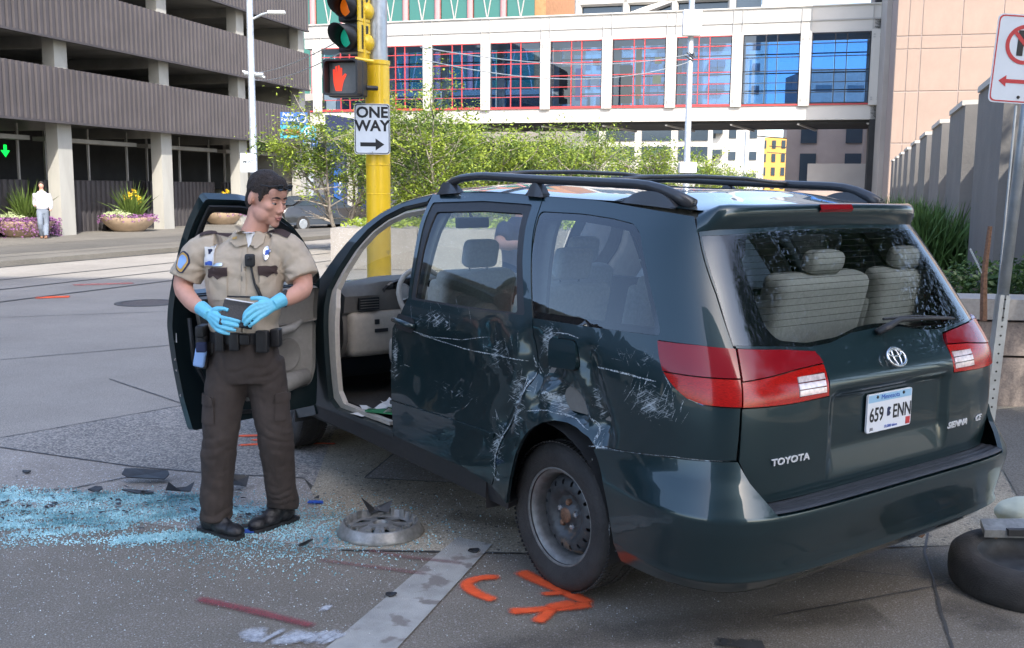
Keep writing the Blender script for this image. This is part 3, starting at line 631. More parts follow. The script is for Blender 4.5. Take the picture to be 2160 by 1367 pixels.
    panel('rocker',rk,M['black'],VAN,off=-.012,gap=0,st=.06,rim=.12,mirror=mir)
    # front wing with its arch
    fa=[(3.03+.43*math.cos(t),.335+.45*math.sin(t)) for t in np.linspace(PI+.12,-.12+0,18)][0:]
    wing=[(2.30,1.16),(2.32,.95),(2.30,.60),(2.27,.38),(2.33,.36)]+[(2.60,.29)]+fa[0:][0:]+[(3.50,.30),(3.62,.32),(3.62,.72),(3.66,.94),(3.3,1.02),(2.8,1.11)]
    panel('front_wing',wing,M['paint'],VAN,gap=.002,st=.06,mirror=mir)
# hood, windscreen, nose
def nose_surf(u,z,off,dmg): return SSn(u,z,off,False)
panel('front_bumper',[(3.625,.30),(3.625,.72),(3.9,.70),(2*UFC-3.9,.70),(2*UFC-3.625,.72),(2*UFC-3.625,.30)],M['paint'],VAN,gap=0,st=.07)
panel('grille',[(4.15,.71),(2*UFC-4.15,.71),(2*UFC-4.2,.86),(4.2,.86)],M['black'],VAN,off=.006,gap=0,st=.06)
for s_ in (0,1):
    pl=[(3.63,.73),(4.14,.71),(4.18,.88),(3.68,.93)]; pl=pl if not s_ else [(2*UFC-a,b) for a,b in pl]
    panel('headlamp',pl,M['white'],VAN,off=.004,gap=0,st=.06)
hd=MB(); nx,ny=14,12; v=[];f=[]
for i in range(nx+1):
    t=i/nx; X=2.32+t*1.62
    for j in range(ny+1):
        y=-1+2*j/ny; ue=min(X,3.0); Wd=.955 if X<2.7 else .955*max(0.05,(1-((X-2.7)/1.26)**3.2))**(1/3.2); zc=1.16-.03*t-.20*t*t
        v.append((X,y*Wd,zc-(.05+.03*t)*abs(y)**3+.03*(1-y*y)))
for i in range(nx):
    for j in range(ny): a=i*(ny+1)+j; f.append((a,a+ny+1,a+ny+2,a+1))
hd.add(v,f,M['paint']).build('bonnet',VAN,smooth=True)
def ZE(X): return float(np.interp(X,[-.909,-.21,.392,.91,1.408,1.633,1.806,1.979,2.117,2.2,2.30],[1.678,1.727,1.745,1.766,1.742,1.70,1.629,1.515,1.383,1.279,1.16]))
ws=MB(); v=[];f=[]; nx,ny=10,14
for i in range(nx+1):
    X=1.66+(2.34-1.66)*i/nx; ze=ZE(X); we=float(fw(ze))-.02
    for j in range(ny+1):
        y=-1+2*j/ny; v.append((X+.20*(1-abs(y)**2.2),y*we,ze+.01+.015*(1-y*y)))
for i in range(nx):
    for j in range(ny): a=i*(ny+1)+j; f.append((a,a+ny+1,a+ny+2,a+1))
ws.add(v,f,M['glassw']).build('windscreen',VAN,smooth=True)
# roof skin
rf=MB(); v=[];f=[]; XS=list(np.linspace(-.655,-.3,12))+list(np.linspace(-.22,1.66,22)); ny=28
def WE(X):
    z=ZE(max(X,-.9)); wv=float(fw(z)); r_=float(fr_(z)); A=XC-r_
    if X<XC: wv*=max(0,1-((XC-X)/(A+.02))**NN)**(1/NN)
    return wv
for X in XS:
    ze=ZE(X); we=WE(X)
    for j in range(ny+1):
        t=-1+2*j/ny; t=math.copysign(1-(1-abs(t))**1.6,t); H=.055 if X>-.3 else .055*max(.25,(X+.9)/.6)
        xx=X+.12*(1-t*t)*max(0,(X-1.2)/.46)-.055*(1-t*t)*max(0,(-X-.45)/.2)
        v.append((xx,t*we,ze-.001+H*(1-abs(t)**3)))
for i in range(len(XS)-1):
    for j in range(ny): a=i*(ny+1)+j; f.append((a,a+1,a+ny+2,a+ny+1))
rf.add([(x,y,z) for x,y,z in v],[q[::-1] for q in f],M['paint']); rfo=rf.build('roof',VAN,smooth=True)
MB().add([(x,y*.97,z-.035) for x,y,z in v],f,M['trim']).build('headliner',VAN,smooth=True)
# roof rails with feet and cross bars
for s_ in (1,-1):
    y=.665*s_; xs=np.linspace(1.32,-.52,26); pts=[];rr=[]
    for x in xs:
        t=(x+.52)/1.84; h=min(1,min(t,1-t)*7.0); h=math.sin(min(1,h)*PI/2)**.8 if h>0 else 0
        pts.append((x,y*(1-.05*(1-h)),ZE(x)+.012+.062*h)); rr.append(.021+.007*(1-h))
    rl=MB().tube(pts,rr,M['rail'],12,flat=1.0).build('roof_rail',VAN,smooth=True)
    for x,l0,l1 in ((1.24,.06,.13),(.45,.06,.07),(-.34,.18,.14)):
        ft=MB(); pp=[]
        for t in np.linspace(-1,1,13):
            xx=x+(l0 if t<0 else l1)*t*-1 if False else x-(l1 if t>0 else l0)*t; hh=(1-abs(t)**2.2)*(.062 if x>0 else .058)+.002
            zz=ZE(xx)-.006; pp.append([(xx,y-.034,zz),(xx,y+.034,zz),(xx,y+.020,zz+hh),(xx,y-.020,zz+hh)])
        v_,f_=loft(pp,None); ft.add(v_,f_,M['rail']); ft.build('rail_foot',rl,ang=35)
for x in (.95,.05):
    z=ZE(x)+.078; MB().tube([(x,.66,z),(x,.33,z+.022),(x,0,z+.028),(x,-.33,z+.022),(x,-.66,z)],.019,M['rail'],10,flat=.6).build('cross_bar',VAN,smooth=True)
# ---- back end
mu=lambda p:[(2*UCEN-a,b) for a,b in p]
glassO=[(-.95,1.612),(-1.05,1.618),(-1.4,1.625),(UCEN,1.63)]; glassO=glassO+mu(glassO[:-1])[::-1]
gl=[(-.952,1.60),(-1.002,1.42),(-1.034,1.212)]
botg=[(-1.2,1.203),(-1.42,1.185),(-1.55,1.19),(-1.70,1.215),(UCEN,1.222)]
TGW=[(-.958,1.607),(-1.4,1.622),(UCEN,1.627)]; TGW=TGW+mu(TGW[:-1])[::-1]
TGW=TGW+mu(gl)[0:]+mu(botg[:-1])+[botg[-1]]+botg[:-1][::-1]+gl[::-1]
tgo=[(-.915,1.675),(-1.3,1.70),(UCEN,1.712)]; tgo=tgo+mu(tgo[:-1])[::-1]
low=[(-1.031,.808),(-1.065,.74),(-1.103,.683),(-1.135,.640),(-1.5,.636),(UCEN,.636)]
tl_out=[(-1.047,1.205)]+LAMPI[1:-1]+[(-1.036,1.004)]
TG=tgo+mu(SEAMT[:-1])+mu(tl_out)+mu(low[:-1])+[low[-1]]+low[:-1][::-1]+tl_out[::-1]+SEAMT[:-1][::-1]
def tgoff(u,z):
    a=np.abs(u-UCEN)
    rec=-.026*np.clip((.40-a)/.03,0,1)*np.clip((1.025-z)/.03,0,1)*np.clip((z-.68)/.11,0,1)
    bulge=.012*gau(z-1.06,.07)*np.clip((.55-a)/.1,0,1)
    crease=.006*np.clip((1.0-z)/.02,0,1)
    return rec+bulge-crease*0
tg=panel('tailgate',TG,M['paint'],VAN,off=tgoff,holes=[inset(TGW,.004)],st=.022,gap=.003,rim=.02)
FH=[(-1.14,1.585),(-1.4,1.598),(UCEN,1.603)]+mu([(-1.4,1.598),(-1.14,1.585)])+mu([(-1.175,1.42),(-1.205,1.27),(-1.25,1.225),(-1.40,1.205),(-1.60,1.212),(-1.75,1.238)])+[(UCEN,1.243)]+[(-1.25,1.225),(-1.40,1.205),(-1.60,1.212),(-1.75,1.238)][::-1]+[(-1.205,1.27),(-1.175,1.42)]
panel('rear_window_border',TGW,M['frit'],VAN,off=-.001,holes=[rnd(FH,.03,3)],gap=.004,rim=0,st=.04)
panel('rear_window',TGW,M['glassr'],VAN,off=.001,gap=.006,rim=0,st=.045)
# heater lines
hl=MB()
for i in range(14):
    z=1.27+.0235*i; us=np.linspace(-1.16,-2.59,24); P,_=SS(us,np.full(us.shape,z),-.004)
    for a,b in zip(P[:-1],P[1:]): hl.add([a-[0,0,.001],b-[0,0,.001],b+[0,0,.001],a+[0,0,.001]],[(0,1,2,3)],M['black'])
tag(hl.build('heater_lines',tg),kind='stuff')
# spoiler lip over the glass
sp=MB(); us=np.linspace(-.93,2*UCEN+.93,40); prof=[(1.704,-.004),(1.706,.03),(1.696,.058),(1.682,.066),(1.668,.060),(1.652,.040),(1.640,.010),(1.634,-.004)]
v=[];f=[]
for u in us:
    e=min(1,(min(u-us[-1],us[0]-u))/.10+.12) if True else 1; e=min(1,abs(min(abs(u-us[-1]),abs(us[0]-u)))/.12+.1)
    zz=-.012*(abs(u-UCEN)/.95)**2
    for z,o in prof:
        P=SS(np.array([u]),np.array([z+zz-.008*(1-e)]),o*e)[0][0]; v.append(tuple(P))
n=len(prof)
for i in range(len(us)-1):
    for j in range(n-1): f.append((i*n+j,(i+1)*n+j,(i+1)*n+j+1,i*n+j+1))
spo=sp.add(v,[q[::-1] for q in f],M['paint']).build('spoiler',VAN,smooth=True)
bl=MB(); us=np.linspace(UCEN+.145,UCEN-.145,10); v=[];f=[]
for u in us:
    for z,o in ((1.684,.064),(1.683,.073),(1.664,.070),(1.660,.055)): v.append(tuple(SS(np.array([u]),np.array([z]),o)[0][0]))
for i in range(9):
    for j in range(3): f.append((i*4+j,i*4+j+1,(i+1)*4+j+1,(i+1)*4+j))
bl.add(v,f,M['lampt']).build('high_brake_light',spo,smooth=False)
# lamps
for mir in (False,True):
    tr=(lambda p:mu(p)) if mir else (lambda p:p)
    lamp=None
    for kind,P in (('side',LAMPO),('gate',LAMPI)):
        zs=1.108 if kind=='side' else 1.100
        up=[p for p in P if p[1]>zs]; lo=[p for p in P if p[1]<=zs]
        if kind=='side':
            up=[(-1.041,1.203),(-.897,1.213),(-.721,1.214),(-.726,1.16),(-.741,zs),(-1.038,zs-.006)]; lo=[(-1.038,zs-.006),(-.741,zs),(-.765,1.08),(-.798,1.052),(-.84,1.027),(-.90,1.011),(-1.034,1.007)]
        else:
            up=[(-1.045,1.203),(-1.25,1.19),(-1.42,1.172),(-1.44,1.15),(-1.452,1.125),(-1.3,1.118),(-1.041,zs-.008)]; lo=[(-1.041,zs-.008),(-1.3,1.118),(-1.452,1.125),(-1.456,1.06),(-1.452,1.011),(-1.25,1.005),(-1.037,1.006)]
        a=panel('tail_lamp',tr(up),M['lampt'],VAN,off=.014,gap=.0025 if kind=='side' else .0025,st=.03,rim=.03)
        hole=[]
        if kind=='gate': hole=[[(-1.285,1.092),(-1.440,1.098),(-1.440,1.026),(-1.285,1.024)]]
        panel('lower_lens',tr(lo),M['lampb'],a,off=.010,holes=[tr(h) for h in hole],gap=.0015,st=.03,rim=.03)
        if hole:
            for k in range(3):
                z0=1.027+.0235*k; panel('reverse_lens',tr([(-1.288,z0),(-1.437,z0),(-1.437,z0+.019),(-1.288,z0+.019)]),M['lampw'],a,off=.012,gap=.0,st=.03,rim=.012)
            panel('lens_back',tr([(-1.28,1.022),(-1.445,1.022),(-1.445,1.10),(-1.28,1.10)]),M['lampd'],a,off=.003,gap=0,st=.04,rim=0)
# bumper
BPZ=np.array([.27,.30,.335,.36,.38,.395,.41,.45,.52,.58,.615,.632,.66,.70,.74,.78,.815]); 
BPO=np.array([-.02,.01,.045,.066,.084,.102,.088,.090,.100,.106,.106,.100,.082,.058,.030,.012,.002])
def bpo(u,z):
    a=np.abs(u-UCEN); q=np.clip((np.abs(a)*-1+1.52)/.62,0,1); q=q*q*(3-2*q)
    return np.interp(z,BPZ,BPO)*(.16+.84*q)
bt=[(-.39,.752),(-.6,.778),(-.787,.80),(-.909,.808),(-1.028,.812)]
rgt=mu([(-1.035,.80),(-1.065,.74),(-1.103,.683),(-1.135,.634)])
bpoly=bt+[(-1.035,.80),(-1.065,.74),(-1.103,.683),(-1.135,.634),(-1.5,.632),(UCEN,.632)]+mu([(-1.5,.632)])+rgt[::-1]+mu(bt)[::-1]
lowb=[(-.515,.30),(-.7,.288),(-1.0,.285),(-1.3,.285),(UCEN,.285)]
arR=[(-.364,.743),(-.40,.70),(-.428,.655),(-.455,.59),(-.478,.518),(-.49,.46),(-.5,.408),(-.510,.34)]
bpoly=bpoly+mu(arR)+mu(lowb[:-1])+[lowb[-1]]+lowb[:-1][::-1]+arR[::-1]
bump=panel('rear_bumper',bpoly,M['paint'],VAN,off=bpo,gap=.003,st=.024,rim=.02)
st_=MB(); us=np.linspace(-1.10,2*UCEN+1.10,60); v=[];f=[]
for k,u in enumerate(us):
    e=np.array([u]); z0=np.array([.634])
    p0=SS(e,z0,-.01)[0][0]; p1=SS(e,z0,float(bpo(e,z0)[0])-.004)[0][0]; p0[2]=p1[2]=.636
    g=.0
    for t in (0,.15,.3,.45,.6,.75,.9,1.0): v.append((*(p0[:2]*(1-t)+p1[:2]*t),.637+(.003 if int(t*20)%2 else 0)-(.006 if t==1 else 0)))
for i in range(len(us)-1):
    for j in range(7): f.append((i*8+j,i*8+j+1,(i+1)*8+j+1,(i+1)*8+j))
st_.add(v,[q[::-1] for q in f],M['step']).build('step_pad',bump)
# number plate, emblem, badges
def onback(y,z,off): # frame on the tailgate at lateral y, height z
    u=UCEN+y*1.0; P,N,_=SSn(np.array([u]),np.array([z]),lambda a,b:tgoff(a,b)+off); n=Vector(N[0]); X=Vector((0,-1,0)); X=(X-n*X.dot(n)).normalized(); Y=n.cross(X)
    Mx=Matrix.Identity(4)
    for i,c in enumerate((X,Y,n)): 
        for j in range(3): Mx[j][i]=c[j]
    Mx.translation=P[0]; return Mx
def put(me,name,parent,T): o=bpy.data.objects.new(name,me); C.objects.link(o); o.parent=parent; o.matrix_basis=T; return o
PT=onback(.01,.902,.012)
pr=MB(); rr=rnd([(-.1525,-.078),(.1525,-.078),(.1525,.078),(-.1525,.078)],.012,3); pr.prism(rr,-.004,.004,M['platew'])
plate=put(pr.mesh('license_plate'),'license_plate',VAN,PT)
def sub(me,name,x,y,z=.0052): o=bpy.data.objects.new(name,me); C.objects.link(o); o.parent=plate; o.location=(x,y,z); return o
MB().prism([(-.148,.044),(.148,.044),(.148,.074),(-.148,.074)],.0041,.0048,M['plateb']).build('plate_band',plate)
sub(text_mesh('659',.080,M['signb'],.0004,.80,0,.0012),'plate_number',-.090,-.010); sub(text_mesh('ENN',.080,M['signb'],.0004,.80,0,.0012),'plate_number',.086,-.010)
sub(text_mesh('Minnesota',.028,M['bluep'],.0004,1.1),'plate_text',.0,.060,.0056); sub(text_mesh('10,000 lakes',.017,M['bluep'],.0004,1.1),'plate_text',.01,-.064); sub(text_mesh('JUL',.016,M['signb'],.0004),'plate_text',-.12,-.064)
MB().prism([(.116,-.072),(.146,-.072),(.146,-.042),(.116,-.042)],.0042,.0055,M['signr']).build('plate_sticker',plate)
MB().prism([(q0-.006,q1) for q0,q1 in [(-.012,-.022),(.004,-.022),(.012,-.012),(.004,-.002),(.014,.012),(-.004,.016),(-.012,.010)]],.0042,.0055,M['navy']).build('state_mark',plate)
for bx in (-.09,.09): MB().lathe([(0,.009),(.006,.008),(.007,.004)],M['black'],8,T=Matrix.Translation((bx,.064,0))).build('plate_bolt',plate)
em=put(MB().mesh('emblem'),'emblem',VAN,onback(-.015,1.105,.012)); bpy.data.objects.remove(em)
def ell(a,b,r,cx=0,cy=0): return [(cx+a*math.cos(t),cy+b*math.sin(t),.006) for t in np.linspace(0,2*PI,33)]
e=MB(); e.tube(ell(.056,.040,0),.0062,M['chrome'],8,cap=False); e.tube(ell(.020,.039,0),.0045,M['chrome'],8,cap=False); e.tube(ell(.042,.015,0,0,.018),.0045,M['chrome'],8,cap=False)
put(e.mesh('emblem',True),'emblem',VAN,onback(-.015,1.105,.012))
for s_,y,z,sz,sh in (('TOYOTA',.62,.795,.036,0),('SIENNA',-.475,.780,.038,.35),('CE',-.655,.780,.036,.35)):
    put(text_mesh(s_,sz,M['badge'],.002,1.35 if s_=='TOYOTA' else 1.2,sh,.0008),'badge',VAN,onback(y,z,.004))
# wiper
WP=[(-.03,1.222,.03),(-.25,1.222,.035),(-.50,1.212,.035),(-.70,1.200,.03)]
P=[tuple(SS(np.array([UCEN+a]),np.array([b]),c)[0][0]) for a,b,c in [(.02,1.205,.012),(-.02,1.212,.04),(-.12,1.232,.04),(-.34,1.226,.034),(-.56,1.214,.026)]]
wi=MB().tube(P,[.024,.024,.018,.013,.006],M['black'],8,flat=.6).build('wiper',VAN,smooth=True)
P=[tuple(SS(np.array([UCEN+a]),np.array([b]),.014)[0][0]) for a,b in [(-.06,1.25),(-.3,1.246),(-.56,1.222)]]; MB().tube(P,.006,M['black'],6).build('wiper_blade',wi)
# ---- wheels
def wheel(X,Y,side,rot=0,steer=0):
    w=bpy.data.objects.new('wheel',None); C.objects.link(w); w.parent=VAN; w.location=(X,Y,.333); w.rotation_euler=(0,0,steer+(0 if side>0 else PI))
    prof=[(.212,-.10),(.235,-.108),(.27,-.114),(.30,-.112),(.322,-.100),(.332,-.082),(.335,-.05),(.336,0),(.335,.05),(.332,.082),(.322,.100),(.30,.113),(.27,.116),(.235,.108),(.216,.100),(.212,.09)]
    t=MB(); nn=72; t.lathe(prof,M['rubber'],nn,axis='Y')
    # squash where it stands
    t.v=[(x,(y if z>-.26 else y*(1+.10*(-.26-z)/.07)),max(z,-.333)) for x,y,z in t.v]
    tp=t.build('tyre',w,smooth=True)
    b=MB(); nb=96
    for k in range(nb):
        a=2*PI*k/nb
        for yy,l in ((.085,.028),(-.085,.028),(.035,.03),(-.035,.03)):
            b.box((0,0,0),(.013,l,.006),M['rubber'],T=Matrix.Rotation(a+.03*(yy>0),4,'Y')@Matrix.Translation((0,yy,.3365))@Matrix.Rotation(.25*(1 if yy>0 else -1),4,'Z'))
    b.v=[(x,y,max(z,-.334)) for x,y,z in b.v]
    tag(b.build('tread_blocks',w),kind='stuff')
    r=MB(); r.lathe([(.213,.098),(.222,.104),(.224,.100),(.214,.090),(.200,.085),(.190,.060),(.186,.03),(.182,-.02)],M['rimedge'],56,axis='Y')
    r.lathe([(.182,-.03),(.195,-.09),(.21,-.10)],M['steel'],40,axis='Y'); ro=r.build('rim',w,smooth=True)
    # disc with slots
    loops=[[(.184*math.cos(t),.184*math.sin(t)) for t in np.linspace(0,2*PI,64,False)]]
    for k in range(16):
        a=2*PI*(k+.5)/16; cx,cz=.150*math.cos(a),.150*math.sin(a)
        loops.append([(cx+.0085*math.cos(t)*-math.sin(a)+.0135*math.sin(t)*math.cos(a),cz+.0085*math.cos(t)*math.cos(a)+.0135*math.sin(t)*math.sin(a)) for t in np.linspace(0,2*PI,12,False)])
    cen=[(.034*math.cos(t),.034*math.sin(t)) for t in np.linspace(0,2*PI,20,False)]; loops.append(cen)
    def dsurf(u,z,off,dmg):
        r_=np.hypot(u,z); y=np.interp(r_,[0,.03,.045,.06,.085,.098,.112,.13,.155,.17,.18,.19],[.062,.062,.050,.036,.034,.046,.056,.058,.052,.040,.022,.010]); P=np.stack([u,y,z],-1)
        e=.002; dy=(np.interp(r_+e,[0,.03,.045,.06,.085,.098,.112,.13,.155,.17,.18,.19],[.062,.062,.050,.036,.034,.046,.056,.058,.052,.040,.022,.010])-y)/e
        N=np.stack([-dy*u/(r_+1e-6),np.ones_like(u),-dy*z/(r_+1e-6)],-1); N/=np.linalg.norm(N,axis=1)[:,None]; return P,N,N
    dk=panel('wheel_disc',loops[0],M['steel'],w,holes=loops[1:],st=.013,gap=0,rim=.008,surf=dsurf)
    MB().lathe([(.036,.03),(.034,.062),(.0,.058)],M['rust'],18,axis='Y').build('hub',w,smooth=True)
    for k in range(5):
        a=2*PI*k/5+.35+rot; MB().lathe([(.016,.034),(.015,.050),(.011,.056),(0,.058)],M['rust'] if k in(1,4) else M['chrome'],6,axis='Y',T=Matrix.Translation((.057*math.cos(a),0,.057*math.sin(a)))).build('lug_nut',w)
    MB().lathe([(.05,-.02),(.18,-.03)],M['dark'],24,axis='Y').build('brake_drum',w)
    return w
wheel(0,.775,1); wheel(0,-.775,-1); wheel(3.03,.79,1,steer=R(4)); wheel(3.03,-.79,-1,steer=R(4))
# wheel housings and underbody
for X in (0,3.03):
    for s_ in (1,-1):
        q=MB(); q.lathe([(.44,.60*1),(.44,.965)],M['dark'],24,axis='Y',a0=-.15,a1=PI+.15); q.lathe([(.0,.60),(.44,.60)],M['dark'],24,axis='Y',a0=-.3,a1=PI+.3)
        q.v=[(x+X,y*s_,z+.335) for x,y,z in q.v]; q.build('wheel_housing',VAN)
ub=MB(); ub.box((1.5,0,.30),(2.1,1.5,.06),M['dark']); ub.box((1.5,0,.36),(2.1,1.84,.06),M['dark']); ub.box((-.75,0,.33),(.42,1.5,.10),M['dark']); ub.box((3.4,0,.35),(.9,1.1,.2),M['dark']); ub.tube([(-.95,-.45,.27),(-.6,-.45,.26),(.2,-.4,.27)],.03,M['rust'],8)
ub.box((0,0,.33),(.9,1.15,.1),M['dark']); ub.build('underbody',VAN)
# ---------------------------------------------------------------- cabin
fl_=MB(); fl_.box((1.55,0,.475),(2.0,1.72,.03),M['carpet']); fl_.box((-.15,0,.475),(1.4,1.1,.03),M['carpet']); fl_.build('cabin_floor',VAN)
wp=MB()
for s_ in (1,-1):
    for i,(u0,u1) in enumerate(((1.28,.1),(.1,-.95))):
        pass
MB().box((-.86,0,.78),(.03,1.70,.56),M['trimd']).build('tailgate_trim',VAN)
for s_ in (False,True):
    panel('side_trim',[(1.25,.50),(.40,.50),(.30,.60),(.12,.85),(-.45,.85),(-.80,.85),(-.80,1.21),(.1,1.205),(1.15,1.20)],M['trimd'],VAN,off=-.07,gap=0,rim=0,st=.08,mirror=s_)
    panel('pillar_trim',[(.45,1.70),(.20,1.205),(.08,1.205),(.26,1.70)],M['trimd'],VAN,off=-.05,gap=0,rim=.02,st=.06,mirror=s_)
    panel('pillar_trim',[(1.36,1.70),(1.22,1.205),(1.12,1.205),(1.20,1.70)],M['trimd'],VAN,off=-.05,gap=0,rim=.02,st=.06,mirror=s_)
    panel('pillar_trim',[(-.50,1.66),(-.68,1.21),(-.98,1.21),(-.90,1.62)],M['trimd'],VAN,off=-.05,gap=0,rim=.02,st=.06,mirror=s_)
def rbox(mb,c,d,m,r=.03,T=None,n=3):
    x,y,z=d; bm=bmesh.new(); bmesh.ops.create_cube(bm,size=1); bmesh.ops.scale(bm,vec=d,verts=bm.verts)
    bmesh.ops.bevel(bm,geom=bm.edges[:],offset=r,segments=n,profile=.6,affect='EDGES',clamp_overlap=True)
    X=Matrix.Translation(c); X=T@X if T else X
    bm.verts.ensure_lookup_table(); mb.add([v.co.copy() for v in bm.verts],[tuple(v.index for v in f.verts) for f in bm.faces],m,X); bm.free()
def seat(x,y,wd=.52,hr=True,name='seat'):
    s=bpy.data.objects.new(name,None); C.objects.link(s); s.parent=VAN; s.location=(x,y,0)
    c=MB(); rbox(c,(.08,0,.80),(.52,wd,.16),M['seat'],.05); rbox(c,(.08,0,.62),(.40,wd*.8,.2),M['trimd'],.02); c.build('cushion',s,smooth=True)
    k_=.06 if x<-.3 else 0; T=Matrix.Translation((-.16,0,.84+k_))@Matrix.Rotation(R(-14),4,'Y')
    b=MB(); rbox(b,(0,0,.24 if x>-.3 else .27),(.14,wd,.50 if x>-.3 else .56),M['seat'],.055,T)
    for q in (-1,1): rbox(b,(.045,q*wd*.42,.22),(.13,.09,.40),M['seat'],.035,T)
    b.build('backrest',s,smooth=True)
    if hr:
        h=MB(); rbox(h,(0,0,.59 if x>-.3 else .60),(.09,.22,.16 if x>-.3 else .10),M['seat'],.045,T); h.build('headrest',s,smooth=True)
        for q in (-.06,.06): MB().tube([(T@Vector((0,q,.46))),(T@Vector((0,q,.56)))],.006,M['chrome'],6).build('headrest_post',s)
    return s
for x,ys in ((1.64,(.38,-.38)),(.78,(.42,-.34)),(-.40,(.03,-.58))):
    for y in ys: seat(x,y,.50 if x>-.3 else (.60 if y>-.1 else .42))
bt_=MB(); bt_.tube([(-.40,.80,1.50),(-.62,.66,1.30),(-.70,.42,1.02)],.022,M['trim'],6,flat=.15); bt_.build('seat_belt',VAN)
# dashboard
ds=MB()
def dsec(y,k): # dash cross-section at lateral y (x,z)
    return [(2.40,y,1.14),(2.34,y,1.185+k*.01),(2.24,y,1.19+.035*k),(2.14+.03*(1-k),y,1.17+.03*k),(2.11,y,1.12),(2.13,y,1.02),(2.155,y,1.0),(2.14,y,.96),(2.14,y,.84),(2.2,y,.74),(2.35,y,.70),(2.45,y,.72)]
ys=[.84,.80,.70,.58,.50,.26,.15,.05,-.8,-.84]; ks=[-.6,0,.2,.9,1,1,.9,.1,0,-.6]
v,f=loft([dsec(y,k) for y,k in zip(ys,ks)],None); f=[q for q in f]; n=12
up=MB(); up.add(v,f,M['trimd'])
d=up.build('dashboard',VAN,ang=40)
lw=MB(); rbox(lw,(2.18,.50,.88),(.16,.62,.28),M['trim'],.045); rbox(lw,(2.19,-.45,.86),(.14,.66,.26),M['trim'],.04); lw.build('knee_panel',d,smooth=True)
MB().lathe([(0,0),(.13,0),(.14,.012),(.15,.0)],M['darkgl'],24,T=Matrix.Translation((2.125,.38,1.135))@Matrix.Scale(.6,4,(0,0,1))@Matrix.Rotation(R(-100),4,'Y')@Matrix.Scale(1.35,4,(0,1,0))).build('instrument_cluster',d)
for y in (.44,.33):
    MB().lathe([(.0,.014),(.045,.012),(.05,.016),(.053,.01)],M['white'],20,T=Matrix.Translation((2.112,y,1.13))@Matrix.Rotation(R(-95),4,'Y')).build('gauge',d)
vt=MB(); vt.box((2.112,.68,1.07),(.02,.14,.075),M['black'])
for i in range(4): vt.box((2.100,.68,1.045+.016*i),(.012,.125,.004),M['trimd'])
vt.build('air_vent',d)
vt=MB(); vt.box((2.12,.06,1.07),(.02,.20,.07),M['black']); vt.box((2.125,.06,.92),(.02,.2,.16),M['black']); vt.build('centre_console',d)
sw=MB(); vt=MB(); vt.box((2.098,.63,.955),(.012,.03,.03),M['black']); vt.box((2.098,.60,.90),(.01,.09,.022),M['black']); vt.build('switch',d)
TS=Matrix.Translation((1.93,.38,1.11))@Matrix.Rotation(R(-65),4,'Y')
st=bpy.data.objects.new('steering_wheel',None); C.objects.link(st); st.parent=VAN
MB().tube([(.185*math.cos(t),.185*math.sin(t),0) for t in np.linspace(0,2*PI,37)],.016,M['trim'],10,cap=False,T=TS).build('wheel_rim',st,smooth=True)
sp_=MB(); sp_.lathe([(0,.03),(.06,.025),(.075,-.02)],M['trim'],18,T=TS)
for a in (0,PI,-PI/2): sp_.tube([(.05*math.cos(a),.05*math.sin(a),0),(.18*math.cos(a),.18*math.sin(a),0)],.014,M['trim'],6,T=TS)
sp_.build('spokes',st,smooth=True); MB().tube([TS@Vector((0,0,-.02)),(2.16,.38,1.0)],.035,M['black'],10).build('steering_column',st)
mr=MB(); rbox(mr,(1.98,.0,1.56),(.03,.25,.07),M['black'],.015); mr.tube([(1.98,0,1.58),(2.02,0,1.64)],.01,M['black'],6); mr.build('rear_view_mirror',VAN)
# things on the cabin floor: pedals and dropped papers
pd=MB(); pd.tube([(2.1,.40,.82),(2.02,.40,.58)],.01,M['black'],6); pd.box((2.01,.40,.58),(.03,.12,.07),M['black'],); pd.tube([(2.1,.26,.8),(2.02,.26,.60)],.01,M['black'],6); pd.box((2.01,.26,.58),(.03,.06,.14),M['black']); pd.build('pedals',VAN)
vo=Matrix.Translation(VAN.location)@VAN.rotation_euler.to_matrix().to_4x4()
def wtag(mb,name,label,cat,loc,rz,**k):
    p=vo@Vector(loc); o=mb.build(name,None,loc=p,rz=R(90)+.6359+rz); return tag(o,label,cat,**k)
b=MB(); b.prism([(-.13,-.09),(.13,-.08),(.12,.09),(-.13,.08)],0,.012,M['greenpaper']); b.prism([(-.128,-.085),(.128,-.075),(.118,.085),(-.128,.075)],.0121,.014,M['paper'])
b=MB().add([(-.15,-.09,0),(.14,-.08,0),(.13,.09,.02),(-.13,.08,.04),(-.15,-.09,.012),(.14,-.08,.012),(.13,.09,.032),(-.13,.08,.052)],[(0,3,2,1),(4,5,6,7),(0,1,5,4),(1,2,6,5),(2,3,7,6),(3,0,4,7)],M['greenpaper'])
wtag(b,'booklet','green booklet lying on the cabin sill of the open front door','booklet',(1.55,.84,.49),.2)
for i,(x,y,z,a) in enumerate(((1.62,.76,.53,.5),(1.72,.84,.50,1.6),(1.50,.72,.52,-.4),(1.42,.86,.54,.2))):
    q=MB(); v=[];f=[]
    for k in range(5):
        for l in range(4): v.append((-.09+.045*k,-.05+.033*l,.02*math.sin(k*1.9+i)+.012*math.cos(l*2.2)))
    for k in range(4):
        for l in range(3): f.append((k*4+l,(k+1)*4+l,(k+1)*4+l+1,k*4+l+1))
    q.add(v,f,M['paper']); wtag(q,'crumpled_paper',['crumpled white paper nearest the green booklet on the cabin floor','crumpled white paper farthest forward on the cabin floor','crumpled white paper deepest inside under the front seat edge','crumpled white paper lying on top of the cabin sill litter'][i],'paper',(x,y,z),a,group='white papers on the cabin floor')
